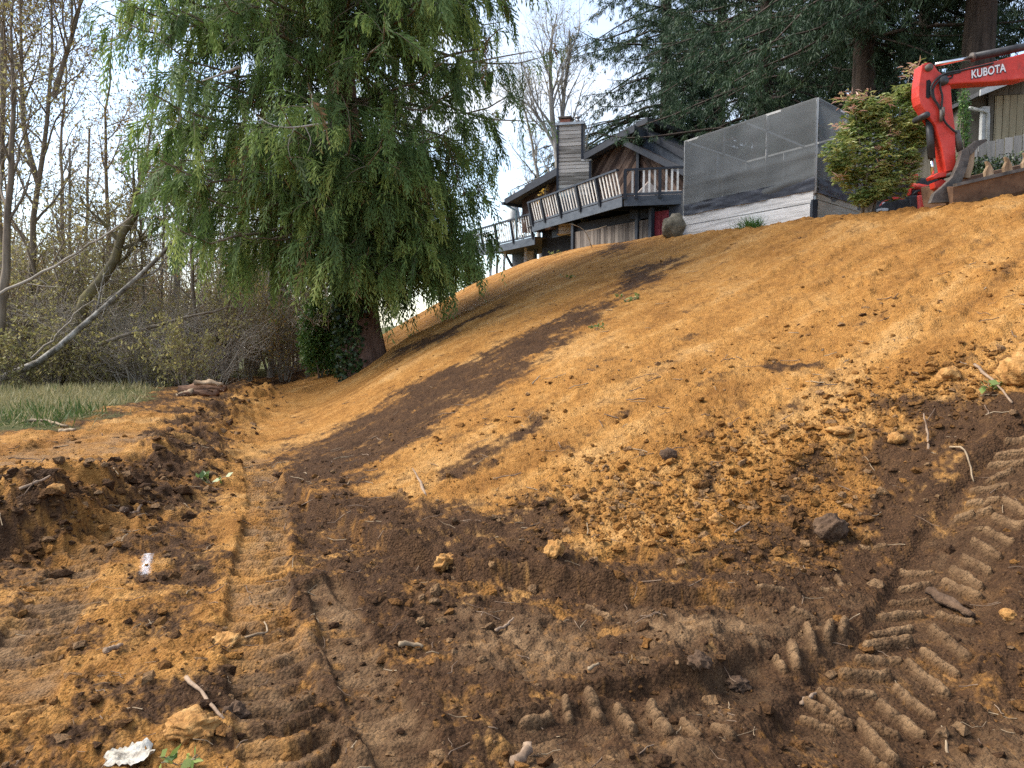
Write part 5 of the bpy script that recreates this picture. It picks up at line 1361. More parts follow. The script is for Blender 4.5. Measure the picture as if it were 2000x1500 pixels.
# things standing on the deck
def deck_things():
    p = at(1262, 372, 28.2); p[2] = ZD
    r = empty('garden_lounger', p); tag(r, 'folded cream canvas lounger on the deck behind the front railing', 'lounger')
    MB(p).prism([p + V3(-0.5, 0, 0.10), p + V3(0.1, 0, 0.72), p + V3(0.42, 0, 0.38), p + V3(0.30, 0, 0.10)], V3(0, 0.7, 0)).build('canvas_back', M['cream'], r, bevel=0.03)
    MB(p).box(p + V3(0.85, 0.35, 0.28), (0.95, 0.7, 0.18)).build('seat', M['cream'], r, bevel=0.04)
    for dx in (-0.3, 0.5, 1.2): MB(p).beam(p + V3(dx, 0.1, 0), p + V3(dx, 0.1, 0.25), 0.05, 0.05, up=(0, 1, 0)).build('leg', M['navy'], r)
    p = at(1102, 385, 32.55); p[2] = ZD
    r = empty('barbecue_grill', p); tag(r, 'blue-grey covered barbecue on the deck at the chimney foot', 'barbecue')
    MB(p).box(p + V3(0, 0, 0.40), (0.75, 0.4, 0.7)).build('cabinet', M['deck_grey'], r, bevel=0.03)
    MB(p).tube([p + V3(-0.38, 0, 0.84), p + V3(0.38, 0, 0.84)], 0.2, 12).build('lid', M['teal'], r, True)
    MB(p).tube([p + V3(-0.3, -0.3, 0.95), p + V3(0.3, -0.3, 0.95)], 0.02, 6).build('handle', M['tin'], r)
    p = at(1073, 392, 34.3); p[2] = ZD
    rng = np.random.default_rng(2)
    r = empty('potted_maple', p); tag(r, 'small potted tree with yellow leaves at the left deck railing', 'potted plant')
    MB(p).tube([p, p + V3(0, 0, 0.35)], [0.16, 0.22], 12).build('pot', M['flue_red'], r, True)
    T = curve_pts([p + V3(0, 0, 0.3), p + V3(-0.05, 0, 0.8), p + V3(-0.2, 0, 1.4)], 7)[None]
    P1, R1 = sprout(rng, T, np.linspace(0.03, 0.01, 7)[None], 10, (0.35, 0.8), (25, 60), 0.2, 1, 5, 0.5)
    P2, R2 = sprout(rng, P1, R1, 4, (0.15, 0.4), (25, 60), 0.2, 1, 4, 0.1)
    V, F, A = join_np([(*tubes_np(T, np.linspace(0.03, 0.01, 7)[None], 5), 0), (*tubes_np(P1, R1, 4), 0), (*tubes_np(P2, R2, 3), 0)])
    link('branches', mesh_np('branches', V - p, [F]), M['twig'], r)
    pos = P2[:, -1]; pos = pos[rng.random(len(pos)) < 0.7]; pos = np.concatenate([pos, pos + rng.normal(0, 0.06, pos.shape)])
    V, F, A = leaves_np(rng, pos, 0.13, 0.5, 0.7, (0.93, 1.0)); link('leaves', mesh_np('leaves', V - p, [F], dict(tint=A)), M['leaf_gold'], r)
    for u, nm in ((1128, 'pale pot on the deck railing between chimney and corner'),):
        p = at(1113, 372, 31.6)
    p = at(1004, 452, 38.5); p[2] = at(1046, 462, 35.0)[2]
    r = empty('patio_umbrella', p); tag(r, 'closed white patio umbrella on the lower deck beside the cedar', 'umbrella')
    MB(p).tube([p, p + V3(0, 0, 2.7)], 0.025, 8).build('pole', M['tin'], r)
    n = 10; ring = lambda rr, z: [p + V3(rr * (1 + 0.25 * (i % 2)) * math.cos(i * 6.283 / n), rr * (1 + 0.25 * (i % 2)) * math.sin(i * 6.283 / n), z) for i in range(n)]
    b = MB(p); rs_ = [ring(0.05, 2.65), ring(0.16, 2.1), ring(0.28, 1.5), ring(0.32, 1.15)]
    b.add([q for s in rs_ for q in s], [(i * n + j, i * n + (j + 1) % n, (i + 1) * n + (j + 1) % n, (i + 1) * n + j) for i in range(3) for j in range(n)])
    b.build('canopy', M['frame_wood'], r, True)
deck_things()

# ---------------- netted garden frame on plank beds
def net_mat():
    m = bpy.data.materials.new('shade_net')
    N, L = nodes_of(m)
    b = N['Principled BSDF']; out = N['Material Output']
    setin(b, 'Roughness', 1.0); setin(b, 'Specular IOR Level', 0.0)
    tc = N.new('ShaderNodeTexCoord'); nz = N.new('ShaderNodeTexNoise'); nz.inputs['Scale'].default_value = 0.9; nz.inputs['Detail'].default_value = 3
    L.new(tc.outputs['Object'], nz.inputs['Vector'])
    rp = N.new('ShaderNodeValToRGB'); rp.color_ramp.elements[0].position = 0.35; rp.color_ramp.elements[0].color = (0.155, 0.165, 0.17, 1)
    rp.color_ramp.elements[1].position = 0.7; rp.color_ramp.elements[1].color = (0.225, 0.238, 0.243, 1)
    L.new(nz.outputs['Fac'], rp.inputs['Fac']); L.new(rp.outputs['Color'], b.inputs['Base Color'])
    tr = N.new('ShaderNodeBsdfTransparent'); mx = N.new('ShaderNodeMixShader'); 
    mr = N.new('ShaderNodeMapRange'); mr.inputs['To Min'].default_value = 0.76; mr.inputs['To Max'].default_value = 0.88
    L.new(nz.outputs['Fac'], mr.inputs['Value']); L.new(mr.outputs['Result'], mx.inputs['Fac'])
    tl = N.new('ShaderNodeBsdfTranslucent'); L.new(rp.outputs['Color'], tl.inputs['Color'])
    m2 = N.new('ShaderNodeMixShader'); m2.inputs['Fac'].default_value = 0.35
    L.new(b.outputs['BSDF'], m2.inputs[1]); L.new(tl.outputs['BSDF'], m2.inputs[2])
    L.new(tr.outputs['BSDF'], mx.inputs[1]); L.new(m2.outputs['Shader'], mx.inputs[2]); L.new(mx.outputs['Shader'], out.inputs['Surface'])
    return m
M['net'] = net_mat()
def make_netframe():
    A = at(1590, 415, 15.0); B = at(1336, 440, 18.4); Cc = at(1700, 415, 17.2)
    zb = 3.72; zt = at(1592, 191, 15.0)[2]
    A[2] = B[2] = Cc[2] = zb
    root = empty('netted_garden_frame', A); tag(root, 'grey netted garden enclosure on silvered plank beds at the crest', 'garden frame')
    D_ = B + (Cc - A)
    H = zt - zb
    def P(p, z): return np.array([p[0], p[1], zb + z])
    up = UPZ
    def plank(a, b, z0, z1, m, out, th=0.05):
        d = b - a; n = np.cross(d, UPZ); n /= np.linalg.norm(n); n = n if (n @ out) > 0 else -n
        MB(A).prism([P(a, z0), P(b, z0), P(b, z1), P(a, z1)], n * th).build('plank', m, root)
    front = V3(-0.5, -1, 0); right = V3(1, -0.3, 0)
    dAB = (B - A) / np.linalg.norm(B - A); dAC = (Cc - A) / np.linalg.norm(Cc - A)
    plank(A + dAB * 0.06, B - dAB * 0.0, -0.30, 0.30, M['silver_board'], front)
    plank(A - dAB * 0.0, B, 0.32, 0.56, M['silver_board'], front, 0.04)
    plank(A + dAC * 0.06, Cc, -0.30, 0.36, M['pale_board'], right)
    plank(A + dAC * 0.06, Cc, 0.38, 0.56, M['pale_board'], right, 0.04)
    plank(B, D_, -0.3, 0.5, M['silver_board'], -right); plank(Cc, D_, -0.3, 0.5, M['silver_board'], -front)
    MB(A).beam(P(A, -0.3) - dAB * 0.0 + V3(-0.02, -0.05, 0), P(A, 0.36) + V3(-0.02, -0.05, 0), 0.10, 0.10, up=(0, 1, 0)).build('corner_post', M['navy'], root)
    # wooden frame
    def fr(a, b, w=0.045): MB(A).beam(a, b, w, w).build('frame_rail', M['frame_wood'], root)
    for p in (A, B, Cc, D_, A + (B - A) * 0.33, A + (B - A) * 0.66, Cc + (D_ - Cc) * 0.33, Cc + (D_ - Cc) * 0.66, A + (Cc - A) * 0.5, B + (D_ - B) * 0.5): MB(A).beam(P(p, 0.5), P(p, H - 0.02), 0.045, 0.045, up=(0, 1, 0)).build('frame_post', M['frame_wood'], root)
    for a, b in ((A, B), (A, Cc), (Cc, D_), (B, D_)):
        fr(P(a, H - 0.02), P(b, H - 0.02)); fr(P(a, 1.25), P(b, 1.25), 0.035)
    fr(P(A + (B - A) * 0.5, H - 0.02), P(Cc + (D_ - Cc) * 0.5, H - 0.02))
    # net sheets with sag and folds
    rng = np.random.default_rng(4)
    def sheet(a, b, z0, z1, out, seed, nu=60, nv=34):
        out = out / np.linalg.norm(out)
        s, t = np.meshgrid(np.linspace(0, 1, nu), np.linspace(0, 1, nv))
        base = a[None, None, :] + (b - a)[None, None, :] * s[..., None]
        z = zb + z0 + (z1 - z0) * t
        Lm = np.linalg.norm(b - a)
        # swags: each slack fold curves down between the posts
        sag = 0
        for k, (tc, am) in enumerate(((0.16, 0.06), (0.27, 0.035), (0.42, 0.05), (0.54, 0.02), (0.70, 0.02))):
            line_ = tc + 0.10 * (1 - 4 * (s - 0.5) ** 2) * -0.5 + 0.10 * fbm(s * 2.2 + k * 3.1, t * 0, 2, seed)
            sag = sag + am * np.exp(-((t - line_) / 0.05) ** 2) * np.clip(0.6 + 1.1 * fbm(s * 2.5 + k * 1.7, t * 0, 2, seed + 9), 0, 1.3)
        off = 0.035 + sag * np.clip(1.1 - t, 0, 1) + 0.02 * fbm(s * Lm * 1.2, t * 3, 3, seed + 3)
        Pn = np.stack([base[..., 0] + out[0] * off, base[..., 1] + out[1] * off, z], -1).reshape(-1, 3)
        i = np.arange(nv - 1)[:, None] * nu; j = np.arange(nu - 1)[None]
        F = np.stack([i + j, i + j + 1, i + nu + j + 1, i + nu + j], -1).reshape(-1, 4)
        link('net_panel', mesh_np('net_panel', Pn - A, [F]), M['net'], root)
    sheet(A, B, 0.56, H, front, 1); sheet(A, Cc, 0.40, H, right, 2, 40); sheet(Cc, D_, 0.5, H, -front, 3); sheet(B, D_, 0.5, H, -right, 5, 40)
    def inner(a, b, z0, z1, out, seed):
        o_ = out / np.linalg.norm(out) * 0.05
        sheet(a - o_, b - o_, z0, z1, out, seed, 50, 24)
    inner(A, B, 0.56, 1.28, front, 21); inner(A, Cc, 0.45, 1.28, right, 22)
    # dark heavy hem cloth along the foot of the net
    def hem(a, b, z0, z1, out, seed):
        out = out / np.linalg.norm(out); nu, nv = 50, 8
        s, t = np.meshgrid(np.linspace(0, 1, nu), np.linspace(0, 1, nv))
        base = a + (b - a) * s[..., None]
        off = 0.075 + 0.03 * fbm(s * 9, t * 4, 3, seed)
        zz = zb + z0 + (z1 - z0) * t + 0.012 * fbm(s * 6, t * 0, 2, seed)
        Pn = np.stack([base[..., 0] + out[0] * off, base[..., 1] + out[1] * off, zz], -1).reshape(-1, 3)
        i = np.arange(nv - 1)[:, None] * nu; j = np.arange(nu - 1)[None]
        F = np.stack([i + j, i + j + 1, i + nu + j + 1, i + nu + j], -1).reshape(-1, 4)
        link('hem_cloth', mesh_np('hem_cloth', Pn - A, [F]), M['decal_dark'], root)
    hem(A, B, 0.54, 0.80, front, 11); hem(A, Cc, 0.50, 0.78, right, 12)
make_netframe()
p = at(1472, 436, 16.2); p[2] = gz(p[0], p[1])[0]
tuft('grass_tuft', 'bright green grass tuft growing against the silvered plank', p, 260, 0.32, 0.16, M['grass_green'], 3)

# ---------------- excavator
def fit_poly(D, pts): return [at(u, v, D) for u, v in pts]
def c3(x, y): return (1560 + x / 3.948, 60 + y / 3.948)
def text_obj(txt, name, m, p, size, parent, ex, ez, org, ext=0.004, shear=0.0, offset=0.0, bold=0.0, sx=1.0):
    cu = bpy.data.curves.new(name, 'FONT'); cu.body = txt; cu.size = size; cu.extrude = ext; cu.shear = shear; cu.offset = offset
    cu.align_x = 'LEFT'; cu.space_character = 1.02
    tmp = bpy.data.objects.new('tmp_text', cu); COL.objects.link(tmp)
    me = bpy.data.meshes.new_from_object(tmp.evaluated_get(bpy.context.evaluated_depsgraph_get()))
    bpy.data.objects.remove(tmp)
    n = np.cross(ex, ez)
    R = Matrix(((ex[0] * sx, ez[0], n[0], p[0] - org[0]), (ex[1] * sx, ez[1], n[1], p[1] - org[1]), (ex[2] * sx, ez[2], n[2], p[2] - org[2]), (0, 0, 0, 1)))
    me.transform(R); me.materials.clear(); me.materials.append(m)
    o = bpy.data.objects.new(name, me); COL.objects.link(o); o.parent = parent
    return o
def make_excavator():
    D = 12.6
    base = V3(12.4, 13.2, 0); base[2] = gz(base[0], base[1])[0]
    root = empty('excavator', base); tag(root, 'red tracked excavator with its boom folded over the crest', 'excavator')
    Y = V3(0, 1, 0)
    def plate(pts, D0, th, m, name, bevel=0.012, par=root):
        return MB(base).prism(fit_poly(D0, [c3(*q) for q in pts]), Y * th).build(name, m, par, bevel=bevel)
    # boom: long red box section, running out of the picture to the right, then down to the machine
    boom = plate([(1150, 322), (1240, 300), (1500, 238), (1737, 172), (1950, 120), (2250, 180), (2480, 420), (2640, 760), (2520, 800), (2300, 520), (2100, 330), (1940, 310), (1737, 372), (1500, 392), (1300, 402), (1160, 412), (1105, 395), (1100, 350)], D - 0.16, 0.30, M['kub'], 'boom', 0.02)
    # dipper arm with bracket head and a long slot
    arm = plate([(950, 262), (985, 246), (1022, 246), (1048, 268), (1075, 310), (1130, 350), (1172, 410), (1186, 600), (1206, 740), (1216, 1070), (1138, 1088), (1105, 900), (1058, 735), (990, 640), (938, 560), (926, 500), (928, 420)], D - 0.13, 0.24, M['kub'], 'dipper_arm', 0.015)
    plate([(985, 384), (1008, 376), (1020, 392), (1016, 510), (1000, 524), (982, 512)], D - 0.137, 0.006, M['black'], 'slot', 0, arm)
    for x, y, r, nm, m in ((1008, 282, 26, 'pin', M['steel']), (1118, 385, 34, 'pivot', M['blackmetal']), (1172, 1108, 16, 'pin', M['steel']), (1182, 1182, 30, 'pin', M['steel']), (985, 650, 24, 'pin', M['blackmetal'])):
        c = at(*c3(x, y), D - 0.17); rr = r / 3.948 / FPX * D
        MB(base).tube([c - Y * 0.02, c + Y * 0.34], rr, 16).build(nm, m, root, True)
    # ram above the boom
    a, b = at(*c3(1055, 262), D), at(*c3(1340, 205), D)
    MB(base).tube([a, b], 0.030, 12).build('ram_rod', M['chrome'], root, True)
    c = at(*c3(1737, 125), D); e = b + (c - b) * 2.2
    MB(base).tube([b, e], 0.062, 14).build('ram_barrel', M['blackmetal'], root, True)
    MB(base).tube([b - (c - b) * 0.02, b + (c - b) * 0.02], 0.075, 14).build('ram_gland', M['steel'], root, True)
    # bucket ram along the back of the arm
    a, b, c = at(*c3(1005, 670), D - 0.02), at(*c3(1025, 985), D - 0.02), at(*c3(1032, 1105), D - 0.02)
    MB(base).tube([a, b], 0.058, 14).build('ram_barrel', M['blackmetal'], root, True)
    MB(base).tube([b, c], 0.028, 12).build('ram_rod', M['chrome'], root, True)
    # ram on the camera side, right of the arm
    a, b = at(*c3(1215, 770), D - 0.1), at(*c3(1245, 930), D - 0.1)
    MB(base).tube([a, b], 0.050, 14).build('ram_barrel', M['steel'], root, True)
    # hoses
    for pts, r in (([(1240, 308), (1120, 330), (1060, 370), (1015, 430), (1030, 520), (1080, 570), (1100, 640), (1098, 700)], 0.018), ([(1250, 318), (1130, 345), (1075, 390), (1030, 450), (1045, 530), (1092, 600), (1112, 650)], 0.016),
                   ([(1500, 250), (1350, 285), (1230, 312)], 0.016), ([(1092, 400), (1090, 450), (1110, 500), (1100, 600), (1120, 700), (1180, 760), (1220, 790)], 0.016), ([(1160, 330), (1190, 345), (1180, 365), (1120, 370)], 0.012)):
        P = curve_pts([at(*c3(*q), D - 0.17) for q in pts], 22)
        MB(base).tube(P, r, 8).build('hose', M['rubber'], root, True)
    for q0, q1 in (((1098, 610), (1098, 700)), ((1114, 590), (1114, 660))):
        MB(base).tube([at(*c3(*q0), D - 0.185), at(*c3(*q1), D - 0.185)], 0.024, 8).build('coupling', M['steel'], root, True)
    # lettering
    dx = at(*c3(1600, 310), D - 0.165) - at(*c3(1335, 365), D - 0.165); Lt = np.linalg.norm(dx); ex = dx / Lt
    ez = np.cross(V3(0, -1, 0), ex); ez = ez if ez[2] > 0 else -ez
    p0 = at(*c3(1328, 368), D - 0.165)
    ts = text_obj('KUBOTA', 'lettering_shadow', M['decal_dark'], p0 + V3(0.004, -0.002, -0.008), 0.175, boom, ex, ez, base, 0.001, 0.18, 0.010)
    t = text_obj('KUBOTA', 'lettering', M['decal_white'], p0 + V3(0, -0.006, 0), 0.175, boom, ex, ez, base, 0.0015, 0.18, 0.0035)
    xs = [v.co.x for v in t.data.vertices]
    k = Lt * abs(ex[0]) / (max(xs) - min(xs))
    for o in (t, ts):
        q = Vector(p0 - base)
        o.data.transform(Matrix.Translation(q) @ Matrix.Scale(k, 4, Vector(ex)) @ Matrix.Translation(-q))
    # link plate, worn side lugs and wooden-looking broken tooth
    s = 3.948 / 2.857
    def c2(x, y): return (1300 + x / 2.857, 80 + y / 2.857)
    def plate2(pts, D0, th, m, name, bevel=0.01): return MB(base).prism(fit_poly(D0, [c2(*q) for q in pts]), Y * th).build(name, m, root, bevel=bevel)
    plate2([(1478, 905), (1500, 850), (1560, 800), (1600, 760), (1632, 690), (1655, 610), (1690, 592), (1700, 640), (1680, 720), (1655, 780), (1640, 830), (1610, 880), (1580, 900)], D - 0.28, 0.10, M['steel'], 'bucket_side_plate')
    plate2([(1690, 590), (1730, 556), (1790, 545), (1798, 556), (1750, 585), (1722, 620), (1700, 640)], D - 0.26, 0.09, M['steel'], 'side_cutter')
    plate2([(1690, 600), (1728, 605), (1722, 690), (1700, 765), (1655, 762), (1660, 700)], D - 0.22, 0.12, M['wood_tooth'], 'packing_block')
    plate2([(1490, 755), (1520, 735), (1600, 730), (1595, 750), (1530, 762), (1500, 770)], D - 0.10, 0.22, M['kub'], 'quick_hitch')
    plate2([(1500, 790), (1540, 770), (1570, 780), (1560, 810), (1530, 830), (1505, 820)], D - 0.06, 0.16, M['kub'], 'quick_hitch')
    # bucket: curved shell, opening towards the camera, tilted to the right
    L0, L1 = at(*c2(1615, 812), D - 0.45), at(*c2(2000, 724), D - 0.45)
    ax = (L1 - L0) / np.linalg.norm(L1 - L0); Wb = 1.75
    nz = np.cross(ax, V3(0, 1, 0)); nz = nz if nz[2] > 0 else -nz
    prof = [(0.0, 0.0), (0.10, -0.30), (0.30, -0.52), (0.58, -0.58), (0.82, -0.42), (0.92, -0.12), (0.90, 0.16)]   # back, up
    b = MB(base); n = len(prof)
    outer = [L0 + Y * q[0] + nz * q[1] for q in prof]; inner = [L0 + Y * (q[0] * 0.93 + 0.03) + nz * (q[1] * 0.93 - 0.0) for q in prof]
    vs = []
    for off in (0.0, Wb): vs += [p + ax * off for p in outer] + [p + ax * off for p in inner]
    fs = []
    for i in range(n - 1):
        fs += [(i, i + 1, 2 * n + i + 1, 2 * n + i), (n + i, 3 * n + i, 3 * n + i + 1, n + i + 1), (i, n + i, n + i + 1, i + 1), (2 * n + i, 2 * n + i + 1, 3 * n + i + 1, 3 * n + i)]
    fs += [(0, 2 * n, 3 * n, n), (n - 1, 2 * n - 1, 4 * n - 1, 3 * n - 1)]
    b.add(vs, fs).build('bucket', M['rust'], root)
    for off in (-0.03, Wb):
        MB(base).prism([p + ax * off for p in outer], ax * 0.03).build('bucket_end', M['rust'], root)
    MB(base).beam(L0 + nz * 0.02, L0 + ax * Wb + nz * 0.02, 0.10, 0.05, up=nz).build('cutting_edge', M['steel'], root)
    for k in range(6):
        c = L0 + ax * (0.55 + 0.30 * k - 0.02 * 0)
        tp = [(-0.07, 0.0), (-0.06, 0.12), (0.0, 0.20), (-0.01, 0.28), (0.035, 0.24), (0.065, 0.14), (0.07, 0.0)]
        MB(base).prism([c + ax * x + nz * z - Y * 0.03 for x, z in tp], Y * 0.07).build('bucket_tooth', M['wood_tooth'], root, bevel=0.008)
    # the machine itself, beyond the right edge
    g = base[2]
    for sy in (-0.8, 0.8):
        pr = [(-1.4, 0.28), (-1.25, 0.06), (-1.0, 0.0), (1.0, 0.0), (1.25, 0.06), (1.4, 0.28), (1.3, 0.55), (1.0, 0.66), (-1.0, 0.66), (-1.3, 0.55)]
        MB(base).prism([base + V3(x, sy - 0.22, z) for x, z in pr], Y * 0.44).build('track', M['rubber'], root, bevel=0.03)
        for x in (-1.0, -0.5, 0, 0.5, 1.0): MB(base).tube([base + V3(x, sy - 0.24, 0.24), base + V3(x, sy + 0.24, 0.24)], 0.16, 12).build('roller', M['steel'], root, True)
    MB(base).tube([base + V3(0, 0, 0.5), base + V3(0, 0, 0.85)], 0.55, 20).build('turntable', M['blackmetal'], root)
    MB(base).box(base + V3(0.55, 0, 1.25), (2.0, 1.9, 0.8)).build('engine_housing', M['kub'], root, bevel=0.08)
    cabm = MB(base).box(base + V3(-0.1, 0.5, 1.75), (1.3, 0.95, 1.7)).build('cab', M['blackmetal'], root, bevel=0.06)
    MB(base).box(base + V3(-0.1, 0.02, 1.95), (1.05, 0.02, 1.1)).build('cab_window', M['glass'], cabm)
    MB(base).box(base + V3(-0.77, 0.5, 1.95), (0.02, 0.75, 1.1)).build('cab_window', M['glass'], cabm)
    return root
make_excavator()

def make_loader():
    D = 17.6
    base = at(1765, 440, D); base[2] = gz(base[0], base[1])[0]
    root = empty('track_loader', base); tag(root, 'red compact track loader half hidden behind the green bush', 'loader')
    Y = V3(0, 1, 0)
    def cz(x, y): return (1680 + x / 9.09, 340 + y / 9.09)
    def pl(pts, D0, th, m, name, bevel=0.01, par=None): return MB(base).prism(fit_poly(D0, [cz(*q) for q in pts]), Y * th).build(name, m, par or root, bevel=bevel)
    sidep = pl([(300, 640), (420, 480), (600, 400), (800, 420), (780, 470), (640, 570), (640, 760), (300, 760)], D - 0.5, 0.08, M['kub'], 'side_panel')
    pl([(640, 570), (780, 470), (870, 420), (900, 700), (640, 760)], D - 0.46, 0.05, M['navy'], 'lower_panel')
    pl([(290, 625), (380, 600), (500, 605), (500, 700), (290, 700)], D - 0.56, 0.05, M['frame_wood'], 'step')
    pl([(880, 380), (1030, 370), (1030, 760), (870, 760)], D - 0.55, 0.25, M['blackmetal'], 'cylinder_guard', 0.03)
    lamp = pl([(1040, 372), (1290, 360), (1290, 400), (1235, 590), (1240, 760), (1045, 760)], D - 0.62, 0.35, M['kub_pale'], 'rear_guard', 0.025)
    pl([(1100, 420), (1150, 415), (1145, 575), (1095, 580)], D - 0.632, 0.012, M['kub'], 'guard_slot', 0, lamp)
    a, b = at(*cz(940, 215), D - 0.4), at(*cz(1300, 275), D - 0.4)
    MB(base).tube([a, b], 0.075, 14).build('lift_tube', M['kub'], root, True)
    pl([(1180, 240), (1280, 170), (1330, 270), (1300, 360), (1060, 360), (1060, 310)], D - 0.36, 0.12, M['kub'], 'lift_bracket', 0.02)
    pl([(900, -10), (1040, 0), (1020, 110), (970, 200), (900, 380), (860, 380), (930, 200)], D - 0.3, 0.14, M['kub'], 'lift_arm', 0.02)
    MB(base).tube([at(*cz(930, 380), D - 0.45), at(*cz(1010, 300), D - 0.45), at(*cz(1060, 290), D - 0.45)], 0.03, 8).build('hose', M['rubber'], root, True)
    # body, cab and tracks
    MB(base).box(base + V3(0.1, 0.55, 0.75), (1.5, 1.3, 0.7)).build('body', M['blackmetal'], root, bevel=0.05)
    cabm = MB(base).box(base + V3(-0.35, 0.5, 1.5), (0.95, 1.0, 0.95)).build('cab', M['blackmetal'], root, bevel=0.05)
    MB(base).box(base + V3(-0.35, -0.01, 1.55), (0.7, 0.02, 0.6)).build('cab_window', M['glass'], cabm)
    for sy in (-0.35, 1.25):
        pr = [(-1.0, 0.25), (-0.85, 0.03), (0.85, 0.03), (1.0, 0.25), (0.6, 0.55), (-0.6, 0.55)]
        MB(base).prism([base + V3(x, sy - 0.17, z) for x, z in pr], Y * 0.36).build('track', M['rubber'], root, bevel=0.03)
    p0 = at(*cz(375, 590), D - 0.503)
    dx = at(*cz(605, 575), D - 0.503) - p0; ex = dx / np.linalg.norm(dx); ez = np.cross(V3(0, -1, 0), ex); ez = ez if ez[2] > 0 else -ez
    text_obj('SVL', 'lettering', M['decal_white'], p0, 0.155, sidep, ex, ez, base, 0.002, 0.2, 0.004, sx=1.15)
make_loader()

# ---------------- neighbouring tan building and fence
def make_neighbour():
    D = 20.0
    org = at(1960, 430, D); org[2] = gz(org[0], org[1])[0]
    root = empty('tan_building', org); tag(root, 'tan board-sided building with sloping roof behind the excavator', 'building')
    X0 = at(1938, 300, D); X1 = at(2140, 300, D); X1[1] = D - 0.6
    ex = (X1 - X0); ex[2] = 0; Lw = np.linalg.norm(ex); ex /= Lw; n = np.cross(ex, UPZ); n = n if n[1] < 0 else -n
    o = V3(X0[0], X0[1], 0)
    zt = at(1940, 188, D)[2]; zt2 = at(2000, 183, D)[2]
    MB(org).prism([o + UPZ * 4 - n * 0.06, o + ex * Lw + UPZ * 4 - n * 0.06, o + ex * Lw + UPZ * (zt + 1.7) - n * 0.06, o - ex * 0.75 + UPZ * (zt + 0.2) - n * 0.06, o - ex * 0.75 + UPZ * 4 - n * 0.06], -n * 0.1).build('wall', M['tan_dark'], root)
    boards([(0, 4.2), (Lw, 4.2), (Lw, zt), (0, zt)], o, ex, UPZ, n, math.pi / 2, 0.16, 0.012, 0.03, M['tan_board'], root, 'siding_board', 3)
    boards([(-0.15, zt + 0.02), (Lw, zt + 0.02), (Lw, zt + 1.45), (-0.15, zt + 0.2)], o - n * 0.03, ex, UPZ, n, math.pi / 2, 0.27, 0.012, 0.03, M['tan_dark'], root, 'gable_board', 4)
    MB(org).prism([o - ex * 0.16 + UPZ * 4.2, o - ex * 0.03 + UPZ * 4.2, o - ex * 0.03 + UPZ * zt, o - ex * 0.16 + UPZ * zt], n * 0.05).build('corner_trim', M['tan_dark'], root)
    a, b = at(1913, 186, D - 0.8), at(1992, 155, D - 0.8); d = (b - a)
    e = a + d * 3.2
    MB(org).prism([a, e, e + V3(0, 8, 0), a + V3(0, 8, 0)], UPZ * 0.10).build('roof', M['roof'], root)
    MB(org).prism([a - UPZ * 0.02, e - UPZ * 0.02, e + UPZ * 0.13, a + UPZ * 0.13], V3(0, -0.04, 0)).build('fascia', M['frame_wood'], root)
    sl = o - ex * 0.75
    MB(org).prism([sl + UPZ * 4, sl + UPZ * (zt - 0.1), sl + UPZ * (zt - 0.1) - n * 7, sl + UPZ * 4 - n * 7], -ex * 0.05).build('wall', M['tan_dark'], root)
    MB(org).tube([at(1893, 211, D - 0.3), at(1925, 217, D - 0.3), at(1930, 222, D - 0.3), at(1928, 300, D - 0.3)], 0.045, 8).build('downpipe', M['frame_wood'], root, True)
    MB(org).box(at(1922, 252, D - 0.2), (0.18, 0.12, 1.1)).build('door_trim', M['frame_wood'], root)
    f0 = at(1893, 325, 17.2); f1 = at(2120, 320, 16.4)
    f0[2] = f1[2] = gz(f0[0], f0[1])[0]
    root = empty('picket_fence', f0); tag(root, 'grey flat-picket fence in front of the tan building', 'fence')
    d = f1 - f0; L = np.linalg.norm(d); d /= L; n = np.cross(d, UPZ); n = n if n[1] < 0 else -n
    tops = lambda q: at(1905, 283, 17.2)[2] + (q / L) * 0.30
    k = 0; q = 0.0
    while q < L:
        z1 = tops(q); a = f0 + d * q
        MB(f0).prism([a, a + d * 0.145, a + d * 0.145 + UPZ * (z1 - f0[2]), a + UPZ * (z1 - f0[2])], n * 0.022).build('picket', M['fence'], root)
        q += 0.165
    for zz in (0.35, 1.0): MB(f0).beam(f0 + UPZ * zz - n * 0.03, f1 + UPZ * (zz + 0.1) - n * 0.03, 0.04, 0.09).build('fence_rail', M['fence'], root)
    evergreen('ivy_patch', 'dark ivy groundcover between the fence and the bucket teeth', at(1950, 335, 15.6), (1.3, 0.5, 0.45), 3600, 0.07, M['ivy'], 31)
    evergreen('ivy_post', 'ivy-wrapped post hanging beside the excavator arm', at(1882, 240, 19.0), (0.22, 0.2, 1.3), 1600, 0.07, M['laurel'], 32)
make_neighbour()
# ------------------------------------------------------------------ what lies on the ground
M['mud'] = mat('trodden_mud', (0.075, 0.047, 0.027), (0.30, 0.20, 0.115), 0.85, 11, 9, 0.9, 60, c3=(0.19, 0.122, 0.068))
M['clod_ochre'] = mat('ochre_clod', (0.22, 0.10, 0.028), (0.46, 0.27, 0.10), 0.95, 14, 8, 0.8, 50, c3=(0.34, 0.17, 0.05))
M['clod_dark'] = mat('dark_clod', (0.045, 0.025, 0.014), (0.13, 0.078, 0.045), 0.95, 14, 8, 0.9, 50)
M['stick'] = mat('dead_stick', (0.09, 0.055, 0.035), (0.30, 0.21, 0.14), 0.9, 8, 6, 0.4, 40, obj_var=0.3)
M['stick_pale'] = mat('pale_stick', (0.16, 0.11, 0.065), (0.36, 0.27, 0.17), 0.85, 8, 6, 0.3, 40)
M['paper'] = mat('muddy_paper', (0.09, 0.065, 0.045), (0.54, 0.52, 0.46), 0.85, 22, 8, 0.5, 60, c3=(0.42, 0.38, 0.31))
